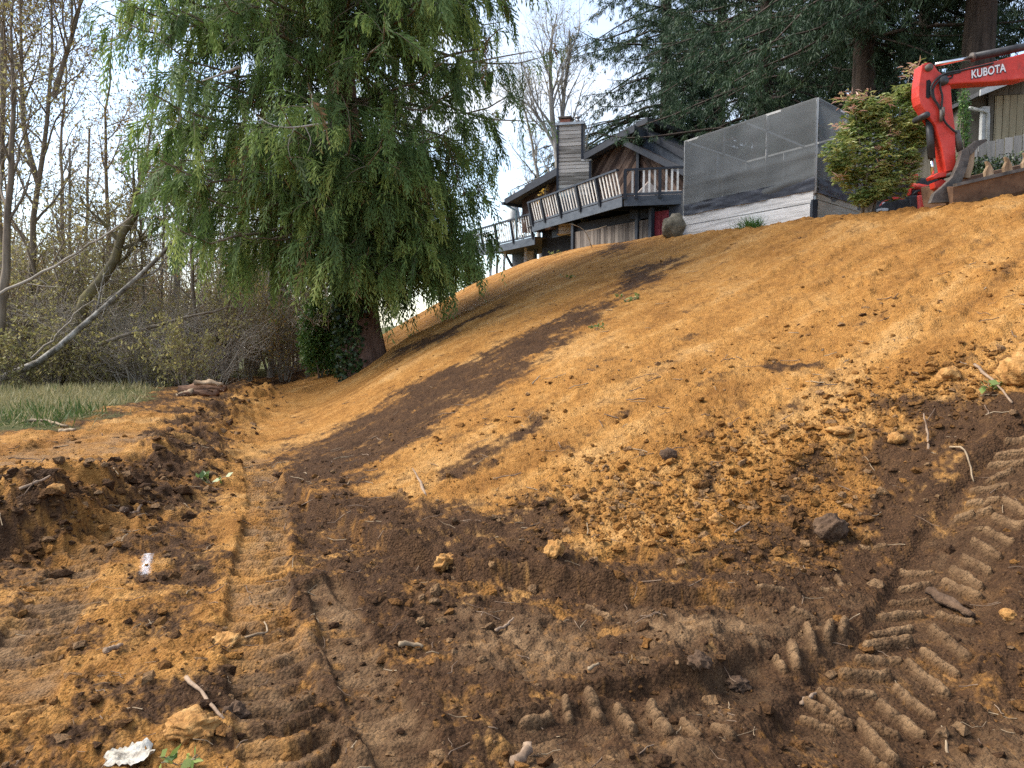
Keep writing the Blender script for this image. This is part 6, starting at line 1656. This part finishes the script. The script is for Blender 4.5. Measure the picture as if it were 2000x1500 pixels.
M['log'] = mat('torn_log', (0.055, 0.028, 0.018), (0.26, 0.14, 0.08), 0.9, 3, 7, 0.7, 14, stretch=(0.5, 3, 3))

# lugs of mud pressed up between the tyre bars, two staggered rows
def c6(x, y): return (1400 + x / 3.0, 1000 + y / 3.0)
def c4(x, y): return (1000 + x / 2.0, 800 + y / 2.0)
LUGS = [(c6(*a), c6(*b), r) for a, b, r in (
    ((840, 1230), (1040, 1450), 0.034), ((960, 1120), (1210, 1320), 0.036), ((1050, 1020), (1280, 1200), 0.030), ((1120, 890), (1340, 1060), 0.036), ((1200, 800), (1410, 940), 0.028), ((1260, 670), (1470, 850), 0.036), ((1290, 590), (1500, 640), 0.022),
    ((1330, 400), (1540, 490), 0.034), ((1380, 330), (1550, 430), 0.034), ((1440, 260), (1600, 345), 0.028), ((1500, 160), (1660, 260), 0.026), ((1570, 90), (1730, 180), 0.026), ((1620, 15), (1790, 95), 0.028),
    ((520, 1100), (780, 1240), 0.032), ((500, 1200), (690, 1270), 0.026), ((650, 1045), (920, 1060), 0.030), ((730, 940), (1010, 950), 0.030), ((820, 850), (1080, 860), 0.030), ((870, 785), (1130, 750), 0.034), ((900, 715), (1140, 670), 0.030), ((950, 610), (1200, 590), 0.028),
    ((1020, 530), (1240, 510), 0.024), ((1070, 450), (1240, 410), 0.026), ((1080, 345), (1260, 350), 0.022), ((820, 230), (990, 235), 0.022), ((600, 1040), (740, 1170), 0.026), ((860, 1400), (1000, 1500), 0.026), ((920, 1240), (1060, 1300), 0.024))]
LUGS += [(c4(*a), c4(*b), r) for a, b, r in (
    ((1930, 135), (2040, 95), 0.028), ((1895, 182), (2030, 158), 0.030), ((1865, 218), (2000, 202), 0.030), ((1855, 280), (1950, 232), 0.030), ((1790, 312), (1940, 290), 0.028), ((1780, 362), (1900, 342), 0.028), ((1735, 422), (1870, 388), 0.028), ((1920, 350), (2020, 410), 0.030), ((1880, 415), (2010, 460), 0.028),
    ((300, 1125), (345, 1205), 0.034), ((415, 1165), (470, 1245), 0.036), ((545, 1175), (610, 1265), 0.038), ((670, 1215), (730, 1280), 0.030), ((790, 1240), (860, 1300), 0.032), ((210, 1150), (225, 1200), 0.028), ((1155, 850), (1180, 950), 0.034), ((1090, 925), (1115, 1025), 0.036), ((1245, 850), (1230, 905), 0.032), ((1300, 830), (1290, 885), 0.028), ((1030, 975), (1060, 1025), 0.026), ((1095, 800), (1180, 825), 0.030),
    ((960, 700), (1070, 715), 0.020), ((290, 785), (385, 830), 0.022), ((1210, 715), (1270, 730), 0.022), ((1270, 670), (1290, 715), 0.026), ((40, 1225), (150, 1200), 0.030), ((1520, 640), (1650, 632), 0.018))]
LUGS += [((90 + 0 * i, 1150), (150, 1145), 0.02) for i in range(0)]
def make_prints():
    """fine sheets over the wheel ruts, with every lug of squeezed-up mud in relief"""
    segs = []
    rng = np.random.default_rng(5)
    for a, b, r in LUGS:
        A, B = hit(*a, zmacro), hit(*b, zmacro)
        segs.append((A[:2], B[:2], r * 1.0, rng.uniform(0.75, 1.1), rng.integers(1000)))
    allp = np.array([s[0] for s in segs] + [s[1] for s in segs])
    st = 0.0075
    gx, gy = np.arange(allp[:, 0].min() - 0.2, allp[:, 0].max() + 0.2, st), np.arange(allp[:, 1].min() - 0.2, allp[:, 1].max() + 0.2, st)
    X, Y = np.meshgrid(gx, gy); x, y = X.ravel(), Y.ravel()
    near = np.full(x.shape, 9.0)
    for A, B, r, h, sd in segs:
        ab = B - A; t = np.clip(((x - A[0]) * ab[0] + (y - A[1]) * ab[1]) / (ab @ ab), 0, 1)
        near = np.minimum(near, np.hypot(x - A[0] - t * ab[0], y - A[1] - t * ab[1]))
    sel = near < 0.14
    idx = -np.ones(x.shape, int); idx[sel] = np.arange(sel.sum())
    x, y, near = x[sel], y[sel], near[sel]
    S = list(soil(x, y)); z = height(x, y, S=S, calm=0.9 * sstep(0.075, 0.035, near))
    lug = np.zeros_like(x); tone = np.zeros_like(x)
    wob = 0.005 * fbm(x * 9, y * 9, 2, 201); wob2 = 0.005 * fbm(x * 9, y * 9, 2, 202)
    for A, B, r, h, sd in segs:
        ab = B - A; L = math.hypot(*ab)
        tt = ((x + wob - A[0]) * ab[0] + (y + wob2 - A[1]) * ab[1]) / (L * L)
        m = (tt > -0.3) & (tt < 1.3)
        t = np.clip(tt, 0.04, 0.96)
        d = np.hypot(x + wob - A[0] - t * ab[0], y + wob2 - A[1] - t * ab[1])
        wdt = r * (0.88 + 0.14 * fbm(t * 4 + sd, t * 0 + sd, 2, 203)) * (1 - 0.25 * np.abs(t - 0.5))
        prof = np.clip(1 - (d / np.maximum(wdt, 1e-4)) ** 2, 0, 1) ** 0.42
        crack = 1 - 0.75 * np.exp(-((t - 0.3 - 0.4 * ((sd % 97) / 97)) * L / 0.008) ** 2) * (sd % 3 == 0)
        hgt = h * r * 1.9 * (0.82 + 0.18 * fbm(t * 3 + sd * 0.7, t * 0 + 3, 2, 204)) * crack
        v = np.where(m, prof * hgt, 0)
        lug = np.maximum(lug, v); tone = np.maximum(tone, np.where(m, prof, 0))
    z = z + lug + 0.004 * fbm(x * 45, y * 45, 2, 205) * (0.4 + tone) + 0.006 * pebbles(x * 40, y * 40, 206, 0.5) * (1 - tone) * np.clip(fbm(x * 5, y * 5, 2, 207) + 0.5, 0, 1)
    z = z + 0.005 - 0.05 * sstep(0.085, 0.13, near)
    S[1] = np.clip(np.maximum(S[1] * 0.4, 1.0 * tone * np.clip(0.85 + 0.5 * fbm(x * 6, y * 6, 3, 208), 0, 1)), 0, 1); S[0] = S[0] * (0.35 - 0.25 * tone)
    ny, nx = X.shape
    G = idx.reshape(ny, nx)
    F = np.stack([G[:-1, :-1], G[:-1, 1:], G[1:, 1:], G[1:, :-1]], -1).reshape(-1, 4); F = F[(F >= 0).all(1)]
    link('tyre_print', mesh_np('tyre_print', np.stack([x, y, z], 1), [F], dict(ochre=S[0], tan=S[1], veg=S[2], dry=S[3])), M['soil'], GROUND)
make_prints()

_phi_ = (1 + 5 ** 0.5) / 2
ICO = np.array([(-1, _phi_, 0), (1, _phi_, 0), (-1, -_phi_, 0), (1, -_phi_, 0), (0, -1, _phi_), (0, 1, _phi_), (0, -1, -_phi_), (0, 1, -_phi_), (_phi_, 0, -1), (_phi_, 0, 1), (-_phi_, 0, -1), (-_phi_, 0, 1)], float)
ICO /= np.linalg.norm(ICO[0])
ICOF = np.array([(0, 11, 5), (0, 5, 1), (0, 1, 7), (0, 7, 10), (0, 10, 11), (1, 5, 9), (5, 11, 4), (11, 10, 2), (10, 7, 6), (7, 1, 8), (3, 9, 4), (3, 4, 2), (3, 2, 6), (3, 6, 8), (3, 8, 9), (4, 9, 5), (2, 4, 11), (6, 2, 10), (8, 6, 7), (9, 8, 1)])
def scatter_clods(name, label, x, y, r, seed, force=None, sink=0.35):
    rng = np.random.default_rng(seed)
    n = len(x)
    z = gz(x, y); S = soil(x, y)
    och = np.clip(S[0] + rng.normal(0, 0.30, n), 0, 1) if force is None else force
    V = ICO[None] * np.clip(1 + 0.30 * rng.normal(size=(n, 12)), 0.35, 1.7)[..., None]
    a = rng.uniform(0, 6.28, n); c, s = np.cos(a), np.sin(a)
    V = V * (np.stack([rng.uniform(0.8, 1.35, n), rng.uniform(0.8, 1.2, n), rng.uniform(0.5, 0.95, n)], 1) * r[:, None])[:, None, :]
    V = np.stack([V[..., 0] * c[:, None] - V[..., 1] * s[:, None], V[..., 0] * s[:, None] + V[..., 1] * c[:, None], V[..., 2]], -1)
    V += np.stack([x, y, z + r * (0.5 - sink)], 1)[:, None, :]
    F = (ICOF[None] + (np.arange(n) * 12)[:, None, None]).reshape(-1, 3)
    me = mesh_np(name, V.reshape(-1, 3), [F], dict(ochre=np.repeat(och, 12), tan=np.repeat(np.where(rng.random(n) < 0.18, 0.7, 0.0), 12)), False)
    o = link(name, me, M['soil'])
    tag(o, label, 'soil crumbs', None, 'stuff')
def fru(rng, n, D0, D1, u0, u1, pw=1.0):
    D = D0 + (D1 - D0) * rng.random(n) ** pw
    u = rng.uniform(u0, u1, n)
    return (u - 1000) / FPX * D, D
def clods():
    rng = np.random.default_rng(50)
    x, y = fru(rng, 8000, 2.2, 9.0, -80, 2080, 1.2)
    g = soil(x, y); keep = (g[1] < rng.uniform(0.2, 0.9, len(x))) & (fbm(x * 1.3, y * 1.3, 2, 88) > rng.uniform(-0.7, 0.5, len(x)))
    x, y = x[keep], y[keep]
    r = np.clip(0.0062 * rng.random(len(x)) ** -0.55, 0.0062, 0.036)
    scatter_clods('loose_crumbs', 'loose earth crumbs strewn over the churned track', x, y, r, 51)
    # pebbly toe of the face
    P = np.array(PEB); lo, hi = P.min(0) - 0.3, P.max(0) + 0.3
    n = 14000; x = rng.uniform(lo[0], hi[0], n); y = rng.uniform(lo[1], hi[1], n)
    d = polysd(x, y, PEB) + 0.35 * fbm(x * 1.1, y * 1.1, 2, 89)
    keep = (d < rng.uniform(-0.5, 0.25, n)) & (rng.random(n) < np.clip(6.0 / y, 0.15, 1)); x, y = x[keep], y[keep]
    r = np.clip(0.0065 * rng.random(len(x)) ** -0.55, 0.0065, 0.042)
    scatter_clods('ochre_rubble', 'ochre rubble piled along the foot of the slope', x, y, r, 52, np.clip(0.30 + 0.62 * soil(x, y)[0] + 0.25 * fbm(x * 1.6, y * 1.6, 2, 90) + rng.normal(0, 0.12, len(x)), 0, 1))
    # slope crumbs
    x, y = fru(rng, 2000, 5.5, 19, 700, 2050, 0.8)
    keep = (polysd(x, y, TOE) < 0) & (soil(x, y)[2] < 0.2) & (fbm(x * 0.9, y * 0.9, 2, 93) > rng.uniform(-0.6, 0.6, len(x))); x, y = x[keep], y[keep]
    scatter_clods('slope_crumbs', 'small clods lying on the ochre slope', x, y, np.clip(0.005 * rng.random(len(x)) ** -0.5, 0.005, 0.028), 53, np.clip(soil(x, y)[0] + rng.normal(0, 0.08, len(x)), 0, 1))
    # torn lumps on the bank
    B = np.array(BANK); t = rng.random(1100) * (len(B) - 1.001); i = t.astype(int); p = B[i] + (B[i + 1] - B[i]) * (t - i)[:, None] + rng.normal(0, 0.32, (1100, 2))
    scatter_clods('bank_lumps', 'torn brown lumps heaped on the cut bank', p[:, 0], p[:, 1], np.clip(0.011 * rng.random(1100) ** -0.5, 0.011, 0.06), 54, np.clip(rng.normal(0.12, 0.2, 1100), 0, 1), 0.42)
clods()

def lump(name, label, u, v, w_px, m, seed, cat, flat=0.75, sub=3, sink=0.25, rough=0.25, D=None, sx=1.0):
    import bmesh
    rng = np.random.default_rng(seed)
    p = gp(u, v) if D is None else at(u, v, D)
    if D is not None: p[2] = gz(p[0], p[1])[0]
    R = w_px / 2 / FPX * p[1]
    bm = bmesh.new(); bmesh.ops.create_icosphere(bm, subdivisions=sub, radius=1)
    q = rng.uniform(0, 50, 3)
    for vt in bm.verts:
        c = np.array(vt.co)
        n1 = float(fbm(np.array([c[0] * 1.4 + q[0] + c[2]]), np.array([c[1] * 1.4 + q[1] - c[2] * 0.7]), 3, seed)[0])
        n2 = float(fbm(np.array([c[0] * 4 + q[0] + c[2] * 3]), np.array([c[1] * 4 + q[1] + c[2] * 2]), 3, seed + 1)[0])
        k = 1 + rough * 1.3 * n1 + rough * 0.5 * n2
        # flat broken faces
        c2_ = np.round(c * 1.6) / 1.6
        c = c * 0.72 + c2_ * 0.28
        vt.co = Vector((c[0] * k * R * sx, c[1] * k * R, c[2] * k * R * flat))
    me = bpy.data.meshes.new(name); bm.to_mesh(me); bm.free()
    me.polygons.foreach_set('use_smooth', [True] * len(me.polygons))
    o = link(name, me, m, None, (p[0], p[1], p[2] + R * flat * (1 - 2 * sink)))
    o.rotation_euler = (0, 0, rng.uniform(0, 6))
    tag(o, label, cat); return o
lump('boulder', 'big ochre-crusted boulder cut off by the right edge', 2000, 745, 90, M['clod_ochre'], 1, 'boulder', 0.8, 4)
lump('rock', 'squarish mossy rock beside the silvered planks', 1320, 448, 54, M['rock'], 2, 'rock', 0.95, 4, 0.16, 0.10, D=18.6)
lump('earth_clod', 'dark round clod at the right end of the ochre tongue', 1622, 1052, 62, M['clod_dark'], 3, 'clod', 0.85, 4, 0.18)
lump('earth_clod', 'small dark clod lying alone on the ochre slope', 1306, 896, 34, M['clod_dark'], 4, 'clod', 0.8, 3, 0.2)
lump('earth_clod', 'pale ochre clod at the dark toe below mid slope', 872, 1098, 40, M['clod_ochre'], 6, 'clod', 0.9, 4, 0.2, 0.45)
lump('earth_clod', 'orange rounded stone at the edge of the rubble tongue', 1398, 1026, 26, M['clod_ochre'], 7, 'clod', 0.9, 3)
lump('earth_clod', 'two-lobed ochre clod left of the rubble tongue', 1085, 1095, 34, M['clod_ochre'], 8, 'clod', 1.1, 4, 0.2, 0.4)
lump('earth_clod', 'broad flat ochre clod on the track near the white mark', 440, 1250, 66, M['clod_ochre'], 9, 'clod', 0.5, 4, 0.25, 0.35)
lump('earth_clod', 'ochre mound beside the brown stick at lower left', 380, 1425, 100, M['clod_ochre'], 10, 'clod', 0.45, 4, 0.35, 0.35)
lump('earth_clod', 'grey-brown knobbly clod right of the brown stick', 455, 1390, 42, M['clod_dark'], 11, 'clod', 0.8, 4, 0.2, 0.5)
lump('earth_clod', 'ochre stone on the bank rubble at far left', 110, 995, 34, M['clod_ochre'], 12, 'clod', 0.7, 3)
lump('earth_clod', 'pale flat stone on the upper right slope rubble', 1640, 850, 50, M['clod_ochre'], 13, 'clod', 0.35, 3)
lump('earth_clod', 'ochre boulder clod among the upper right rubble', 1855, 742, 40, M['clod_ochre'], 14, 'clod', 0.8, 3, 0.2, 0.3)
lump('earth_clod', 'orange-capped clod above the dark patch at right', 1750, 865, 34, M['clod_ochre'], 15, 'clod', 0.7, 3)
lump('earth_clod', 'small ochre knob in the dark soil at far right', 1970, 1215, 30, M['clod_ochre'], 16, 'clod', 0.8, 3)
lump('earth_clod', 'dark lump on the pale trodden floor in front', 1440, 1330, 50, M['clod_dark'], 17, 'clod', 0.6, 4, 0.38, 0.3)
lump('earth_clod', 'dark block at the end of the foreground scarp', 1365, 1310, 46, M['clod_dark'], 18, 'clod', 0.7, 4, 0.38, 0.3)

# distinct sticks
def stick(name, label, pts, r, m, lift=0.5, cat='stick', seed=0):
    rng = np.random.default_rng(seed + 100)
    P = np.array([gp(u, v) + np.array([0, 0, dz]) for u, v, dz in pts])
    P = curve_pts(P, 9); P[:, 2] += r * lift - 0.006
    P[1:-1] += rng.normal(0, r * 0.25, (7, 3))
    b = MB(P[0]); b.tube(P, np.linspace(r, r * 0.55, 9) * (1 + 0.12 * rng.normal(size=9)), 7)
    o = b.build(name, m, None, True); tag(o, label, cat); return o
stick('stick', 'thick brown stick lying on the track at lower left', [(365, 1352, 0.01), (400, 1382, 0.02), (438, 1416, 0.0)], 0.010, M['stick'], seed=1)
stick('stick', 'dark stick poking out of the slope below the brown band', [(832, 970, -0.02), (822, 952, 0.05), (806, 935, 0.10)], 0.014, M['stick'], seed=2)
stick('stick', 'long thin stick beside the boulder at the right edge', [(1903, 716, 0.02), (1940, 760, 0.06), (1976, 802, 0.02)], 0.013, M['stick'], seed=3)
stick('stick', 'curved pale twig on the track right of the flat clod', [(478, 1241, 0.01), (505, 1238, 0.02), (526, 1225, 0.02), (516, 1213, 0.01)], 0.007, M['stick_pale'], seed=4)
stick('stick', 'pale stick at the green grass edge on the left', [(45, 829, 0.03), (90, 827, 0.05), (132, 836, 0.03)], 0.022, M['stick_pale'], seed=5)
stick('stick', 'short cut stick on the ochre below the grass', [(117, 842, 0.02), (148, 843, 0.02)], 0.03, M['stick_pale'], seed=6)
stick('stick', 'stick on the bank rubble at far left', [(40, 990, 0.02), (70, 985, 0.03), (100, 972, 0.04)], 0.014, M['stick'], seed=7)
stick('stick', 'wood billet at the foot of the brown bank', [(240, 1017, 0.03), (262, 1012, 0.04), (282, 1006, 0.03)], 0.022, M['stick'], seed=8)
stick('stick', 'white-ended stick in the middle foreground', [(780, 1272, 0.02), (805, 1267, 0.03), (826, 1270, 0.02)], 0.014, M['stick_pale'], seed=9)
stick('stick', 'reddish stick in the rubble above the dark clod', [(1435, 1045, 0.02), (1450, 1035, 0.03), (1464, 1025, 0.03)], 0.008, M['stick'], seed=10)
stick('stick', 'thin root curving over the dark soil at upper right', [(1855, 888, 0.02), (1885, 905, 0.04), (1902, 940, 0.02)], 0.008, M['stick_pale'], seed=11)
stick('stick', 'broken stake standing in the dark soil at right', [(1815, 882, -0.02), (1812, 860, 0.05), (1803, 840, 0.12)], 0.010, M['stick'], seed=12)
stick('stick', 'stick lying between the wheel print rows at lower right', [(1565, 1370, 0.02), (1585, 1355, 0.03), (1600, 1345, 0.03)], 0.010, M['stick'], seed=13)
stick('stick', 'pale splinter upright near the lower right corner', [(1850, 1478, 0.0), (1845, 1455, 0.02), (1838, 1438, 0.04)], 0.006, M['stick_pale'], seed=14)
stick('stick', 'short stick at the lip of the foreground scarp', [(1148, 1308, 0.02), (1170, 1303, 0.02)], 0.010, M['stick_pale'], seed=15)
stick('stick', 'straight stick on the churned ground right of centre', [(968, 1233, 0.02), (985, 1227, 0.02), (1003, 1218, 0.03)], 0.010, M['stick'], seed=16)
stick('stick', 'wood chunk near the bottom edge right of centre', [(1005, 1480, 0.02), (1025, 1470, 0.04), (1038, 1452, 0.03)], 0.026, M['stick'], seed=17)
stick('stick', 'crossed pale twig in the brown band', [(1040, 752, 0.02), (1055, 742, 0.06)], 0.010, M['stick_pale'], seed=18)
stick('stick', 'brown billet on the track left of centre', [(207, 1282, 0.02), (240, 1264, 0.02)], 0.016, M['stick'], seed=19)
def bark_slab():
    A, B = gp(*c6(1240, 470)), gp(*c6(1500, 605))
    d = (B - A); d /= np.linalg.norm(d); s = np.cross(d, UPZ)
    rng = np.random.default_rng(3)
    P = curve_pts([A + UPZ * 0.05, (A + B) / 2 + UPZ * 0.045, B + UPZ * 0.03], 9)
    b = MB(A); k = 5
    vs = []
    for i in range(9):
        w = 0.045 * math.sin(math.pi * (0.12 + 0.76 * i / 8)) * (1 + 0.2 * rng.normal())
        for j in range(k): vs.append(P[i] + s * w * (j / (k - 1) * 2 - 1) + UPZ * (0.018 * math.cos((j / (k - 1) - 0.5) * 3) + 0.004 * rng.normal()))
    nb = len(vs); vs += [v - UPZ * 0.025 for v in vs]
    fs = [(i * k + j, i * k + j + 1, (i + 1) * k + j + 1, (i + 1) * k + j) for i in range(8) for j in range(k - 1)]
    fs += [tuple(nb + q for q in f[::-1]) for f in fs]
    ring = [i * k for i in range(9)] + [8 * k + j for j in range(1, k)] + [i * k + k - 1 for i in range(7, -1, -1)] + [j for j in range(k - 2, 0, -1)]
    fs += [(ring[i], ring[(i + 1) % len(ring)], nb + ring[(i + 1) % len(ring)], nb + ring[i]) for i in range(len(ring))]
    b.add(vs, fs)
    o = b.build('bark_slab', M['clod_dark'], None, True); tag(o, 'dark slab of bark lying across the wheel print', 'bark')
bark_slab()
def torn_log():
    rng = np.random.default_rng(9)
    p = atz(395, 775, 0.35)
    D = p[1]
    root = empty('torn_log', p); tag(root, 'split reddish log lying where the bank meets the grass', 'log')
    for k, (pts, r0, r1, m) in enumerate((([(352, 764), (395, 757), (440, 760)], 0.11, 0.07, M['log']), ([(350, 771), (385, 765), (425, 768)], 0.04, 0.075, M['log']), ([(345, 772), (362, 768), (378, 764)], 0.03, 0.05, M['stick_pale']), ([(380, 748), (410, 746), (435, 752)], 0.05, 0.03, M['wood_tooth']))):
        P = curve_pts([at(u, v, D + 0.25 * (k == 0)) for u, v in pts], 9)
        n = 10; R = np.linspace(r0, r1, 9) * (1 + 0.1 * rng.normal(size=9))
        V, F = tubes_np(P[None], R[None], n)
        V = V + rng.normal(0, 0.012, V.shape)
        link('split_piece', mesh_np('split_piece', V - p, [F, np.array([list(range(n))]), np.array([list(range(8 * n, 9 * n))])], None, True), m, root)
torn_log()
def paper():
    rng = np.random.default_rng(12)
    c = gp(252, 1478)
    n = 14
    s, t = np.meshgrid(np.linspace(-1, 1, n), np.linspace(-1, 1, n))
    x = c[0] + 0.085 * s + 0.015 * t; y = c[1] + 0.075 * t - 0.02 * s
    z = gz(x.ravel(), y.ravel()).reshape(n, n)
    z = np.maximum(z.mean() * 0.6 + z * 0.4, z) + 0.004 + 0.010 * np.abs(fbm(s * 1.6, t * 1.6, 3, 3)) + 0.02 * np.clip(s, 0, 1) ** 2
    P = np.stack([x, y, z], -1).reshape(-1, 3)
    cut = (np.abs(s) + 0.7 * np.abs(t) + 0.25 * fbm(s * 2, t * 2, 2, 8)).ravel()
    i = np.arange(n - 1)[:, None] * n; j = np.arange(n - 1)[None]
    F = np.stack([i + j, i + j + 1, i + n + j + 1, i + n + j], -1).reshape(-1, 4)
    F = F[(cut[F] < 1.35).all(1)]
    V2 = np.concatenate([P, P - np.array([0, 0, 0.002])]); F2 = np.concatenate([F, F[:, ::-1] + len(P)])
    o = link('paper_scrap', mesh_np('paper_scrap', V2 - c, [F2], None, True), M['paper'], None, tuple(c)); tag(o, 'crumpled mud-stained white paper scrap at the bottom edge', 'litter')
paper()
def paint_mark():
    m = bpy.data.materials.new('spray_paint'); N, L = nodes_of(m)
    b = N['Principled BSDF']; setin(b, 'Base Color', (0.78, 0.76, 0.78, 1)); setin(b, 'Roughness', 0.8)
    a = N.new('ShaderNodeAttribute'); a.attribute_name = 'cover'
    geo = N.new('ShaderNodeNewGeometry'); nz = N.new('ShaderNodeTexNoise'); nz.inputs['Scale'].default_value = 260; nz.inputs['Detail'].default_value = 3
    L.new(geo.outputs['Position'], nz.inputs['Vector'])
    ad = N.new('ShaderNodeMath'); ad.operation = 'ADD'; L.new(a.outputs['Fac'], ad.inputs[0]); L.new(nz.outputs['Fac'], ad.inputs[1])
    gt = N.new('ShaderNodeMapRange'); gt.inputs['From Min'].default_value = 0.88; gt.inputs['From Max'].default_value = 1.12; L.new(ad.outputs[0], gt.inputs['Value'])
    tr = N.new('ShaderNodeBsdfTransparent'); mx = N.new('ShaderNodeMixShader')
    L.new(gt.outputs['Result'], mx.inputs['Fac']); L.new(tr.outputs['BSDF'], mx.inputs[1]); L.new(b.outputs['BSDF'], mx.inputs[2]); L.new(mx.outputs['Shader'], N['Material Output'].inputs['Surface'])
    A, B = gp(290, 1082), gp(281, 1132)
    d = B - A; d[2] = 0; Lm = np.linalg.norm(d); d /= Lm; s = np.array([-d[1], d[0], 0])
    nu, nv = 24, 70
    a_, t_ = np.meshgrid(np.linspace(-1, 1, nu), np.linspace(-0.15, 1.15, nv))
    x = A[0] + d[0] * Lm * t_ + s[0] * 0.07 * a_; y = A[1] + d[1] * Lm * t_ + s[1] * 0.07 * a_
    z = gz(x.ravel(), y.ravel()) + 0.006
    cov = np.clip(1.0 - np.abs(a_) ** 1.5, 0, 1) * sstep(-0.12, 0.08, t_) * sstep(1.12, 0.7, t_) * 0.50
    i = np.arange(nv - 1)[:, None] * nu; j = np.arange(nu - 1)[None]
    F = np.stack([i + j, i + j + 1, i + nu + j + 1, i + nu + j], -1).reshape(-1, 4)
    o = link('paint_mark', mesh_np('paint_mark', np.stack([x.ravel(), y.ravel(), z], 1) - A, [F], dict(cover=cov.ravel())), m, None, tuple(A))
    tag(o, 'short white spray-paint mark on the track', 'paint mark')
paint_mark()

# weeds and torn shoots
def weed(label, u, v, n, size, seed, stem_h=0.1, pale=0.6):
    rng = np.random.default_rng(seed); p = gp(u, v)
    root = empty('weed', p); tag(root, label, 'weed')
    st = np.zeros((5, 5, 3)); a = rng.uniform(0, 6.28, 5)
    for k in range(5): st[:, k] = np.stack([np.cos(a) * stem_h * k / 4 * 1.4, np.sin(a) * stem_h * k / 4 * 0.8, stem_h * (k / 4) * rng.uniform(0.4, 1, 5)], 1)
    V, F = tubes_np(st, np.full((5, 5), size * 0.05), 4); link('stems', mesh_np('stems', V, [F]), M['stick_pale'], root)
    pos, _ = lerp_poly(st, rng.uniform(0.4, 1, (5, n))); V, F, A = leaves_np(rng, pos.reshape(-1, 3), size, 0.1, 0.6, (0.3, pale)); link('leaves', mesh_np('leaves', V, [F], dict(tint=A)), M['pieris'], root)
weed('torn leafy sprig on the bare slope above the brown band', 1226, 590, 6, 0.08, 1, 0.14, 0.79)
weed('small leafy shoots on the crest below the deck', 1083, 500, 6, 0.07, 2, 0.2, 0.75)
weed('green leaf shoot beside the thin stick at right', 1935, 768, 4, 0.07, 3, 0.08, 0.7)
weed('wilted grey-green leaves at the bottom edge', 350, 1492, 4, 0.05, 4, 0.05, 0.72)
weed('sprig of weeds on the crease left of the brown band', 1110, 545, 5, 0.06, 5, 0.14, 0.72)
weed('grass wisp at the bank foot', 412, 945, 6, 0.08, 6, 0.12, 0.7)
weed('weeds caught under the upper brown streak', 1165, 645, 5, 0.06, 7, 0.14, 0.72)
P_ = curve_pts([at(1171, 524, 22.5), at(1158, 490, 22.6), at(1145, 450, 22.6), at(1128, 440, 22.6), at(1112, 437, 22.6)], 12)
o = MB(P_[0]).tube(P_, np.linspace(0.022, 0.008, 12), 6).tube(curve_pts([at(1146, 452, 22.6), at(1165, 448, 22.6), at(1185, 441, 22.6)], 6), 0.010, 5).build('bare_sapling', M['stick_pale'], None, True)
tag(o, 'bent bare sapling standing on the crest before the deck', 'sapling')

# small litter of roots and twigs
def litter():
    rng = np.random.default_rng(60)
    x, y = fru(rng, 480, 2.3, 9, -60, 2060, 1.1)
    keep = soil(x, y)[2] < 0.3; x, y = x[keep], y[keep]
    x2, y2 = fru(rng, 130, 8, 22, 640, 1350); k2 = (np.abs(fbm(x2 * 0.5, y2 * 0.5, 2, 3)) < 0.25); x, y = np.concatenate([x, x2[k2]]), np.concatenate([y, y2[k2]])
    n = len(x); a = rng.uniform(0, 6.28, n); L = rng.uniform(0.03, 0.16, n) * np.clip(y / 4, 0.7, 1.6)
    k = 4; s = np.linspace(-0.5, 0.5, k)
    P = np.zeros((n, k, 3)); P[:, :, 0] = x[:, None] + np.cos(a)[:, None] * L[:, None] * s; P[:, :, 1] = y[:, None] + np.sin(a)[:, None] * L[:, None] * s
    P[:, :, :2] += rng.normal(0, 0.006, (n, k, 2))
    P[:, :, 2] = gz(P[:, :, 0].ravel(), P[:, :, 1].ravel()).reshape(n, k) + 0.002
    P[:, :, 2] = P[:, :, 2] * 0.5 + P[:, :, 2].max(1, keepdims=True) * 0.5 + rng.uniform(0, 0.02, (n, 1)) * s
    R = rng.uniform(0.0012, 0.0038, n)[:, None] * np.clip(y / 5, 0.8, 1.5)[:, None] * np.ones((1, k))
    m = rng.random(n) < 0.62
    for nm, mm, q in (('root_litter', M['stick'], m), ('twig_litter', M['stick_pale'], ~m)):
        V, F = tubes_np(P[q], R[q], 4)
        o = link(nm, mesh_np(nm, V, [F]), mm); tag(o, ('dark' if nm[0] == 'r' else 'pale') + ' rootlets and twigs littered over the earth', 'litter', None, 'stuff')
litter()
for o in bpy.data.objects:
    if o.parent is not None and o.name.split('.')[0] in ('crown', 'limbs', 'leaves', 'branches', 'stems', 'shoots'): o['kind'] = 'stuff'
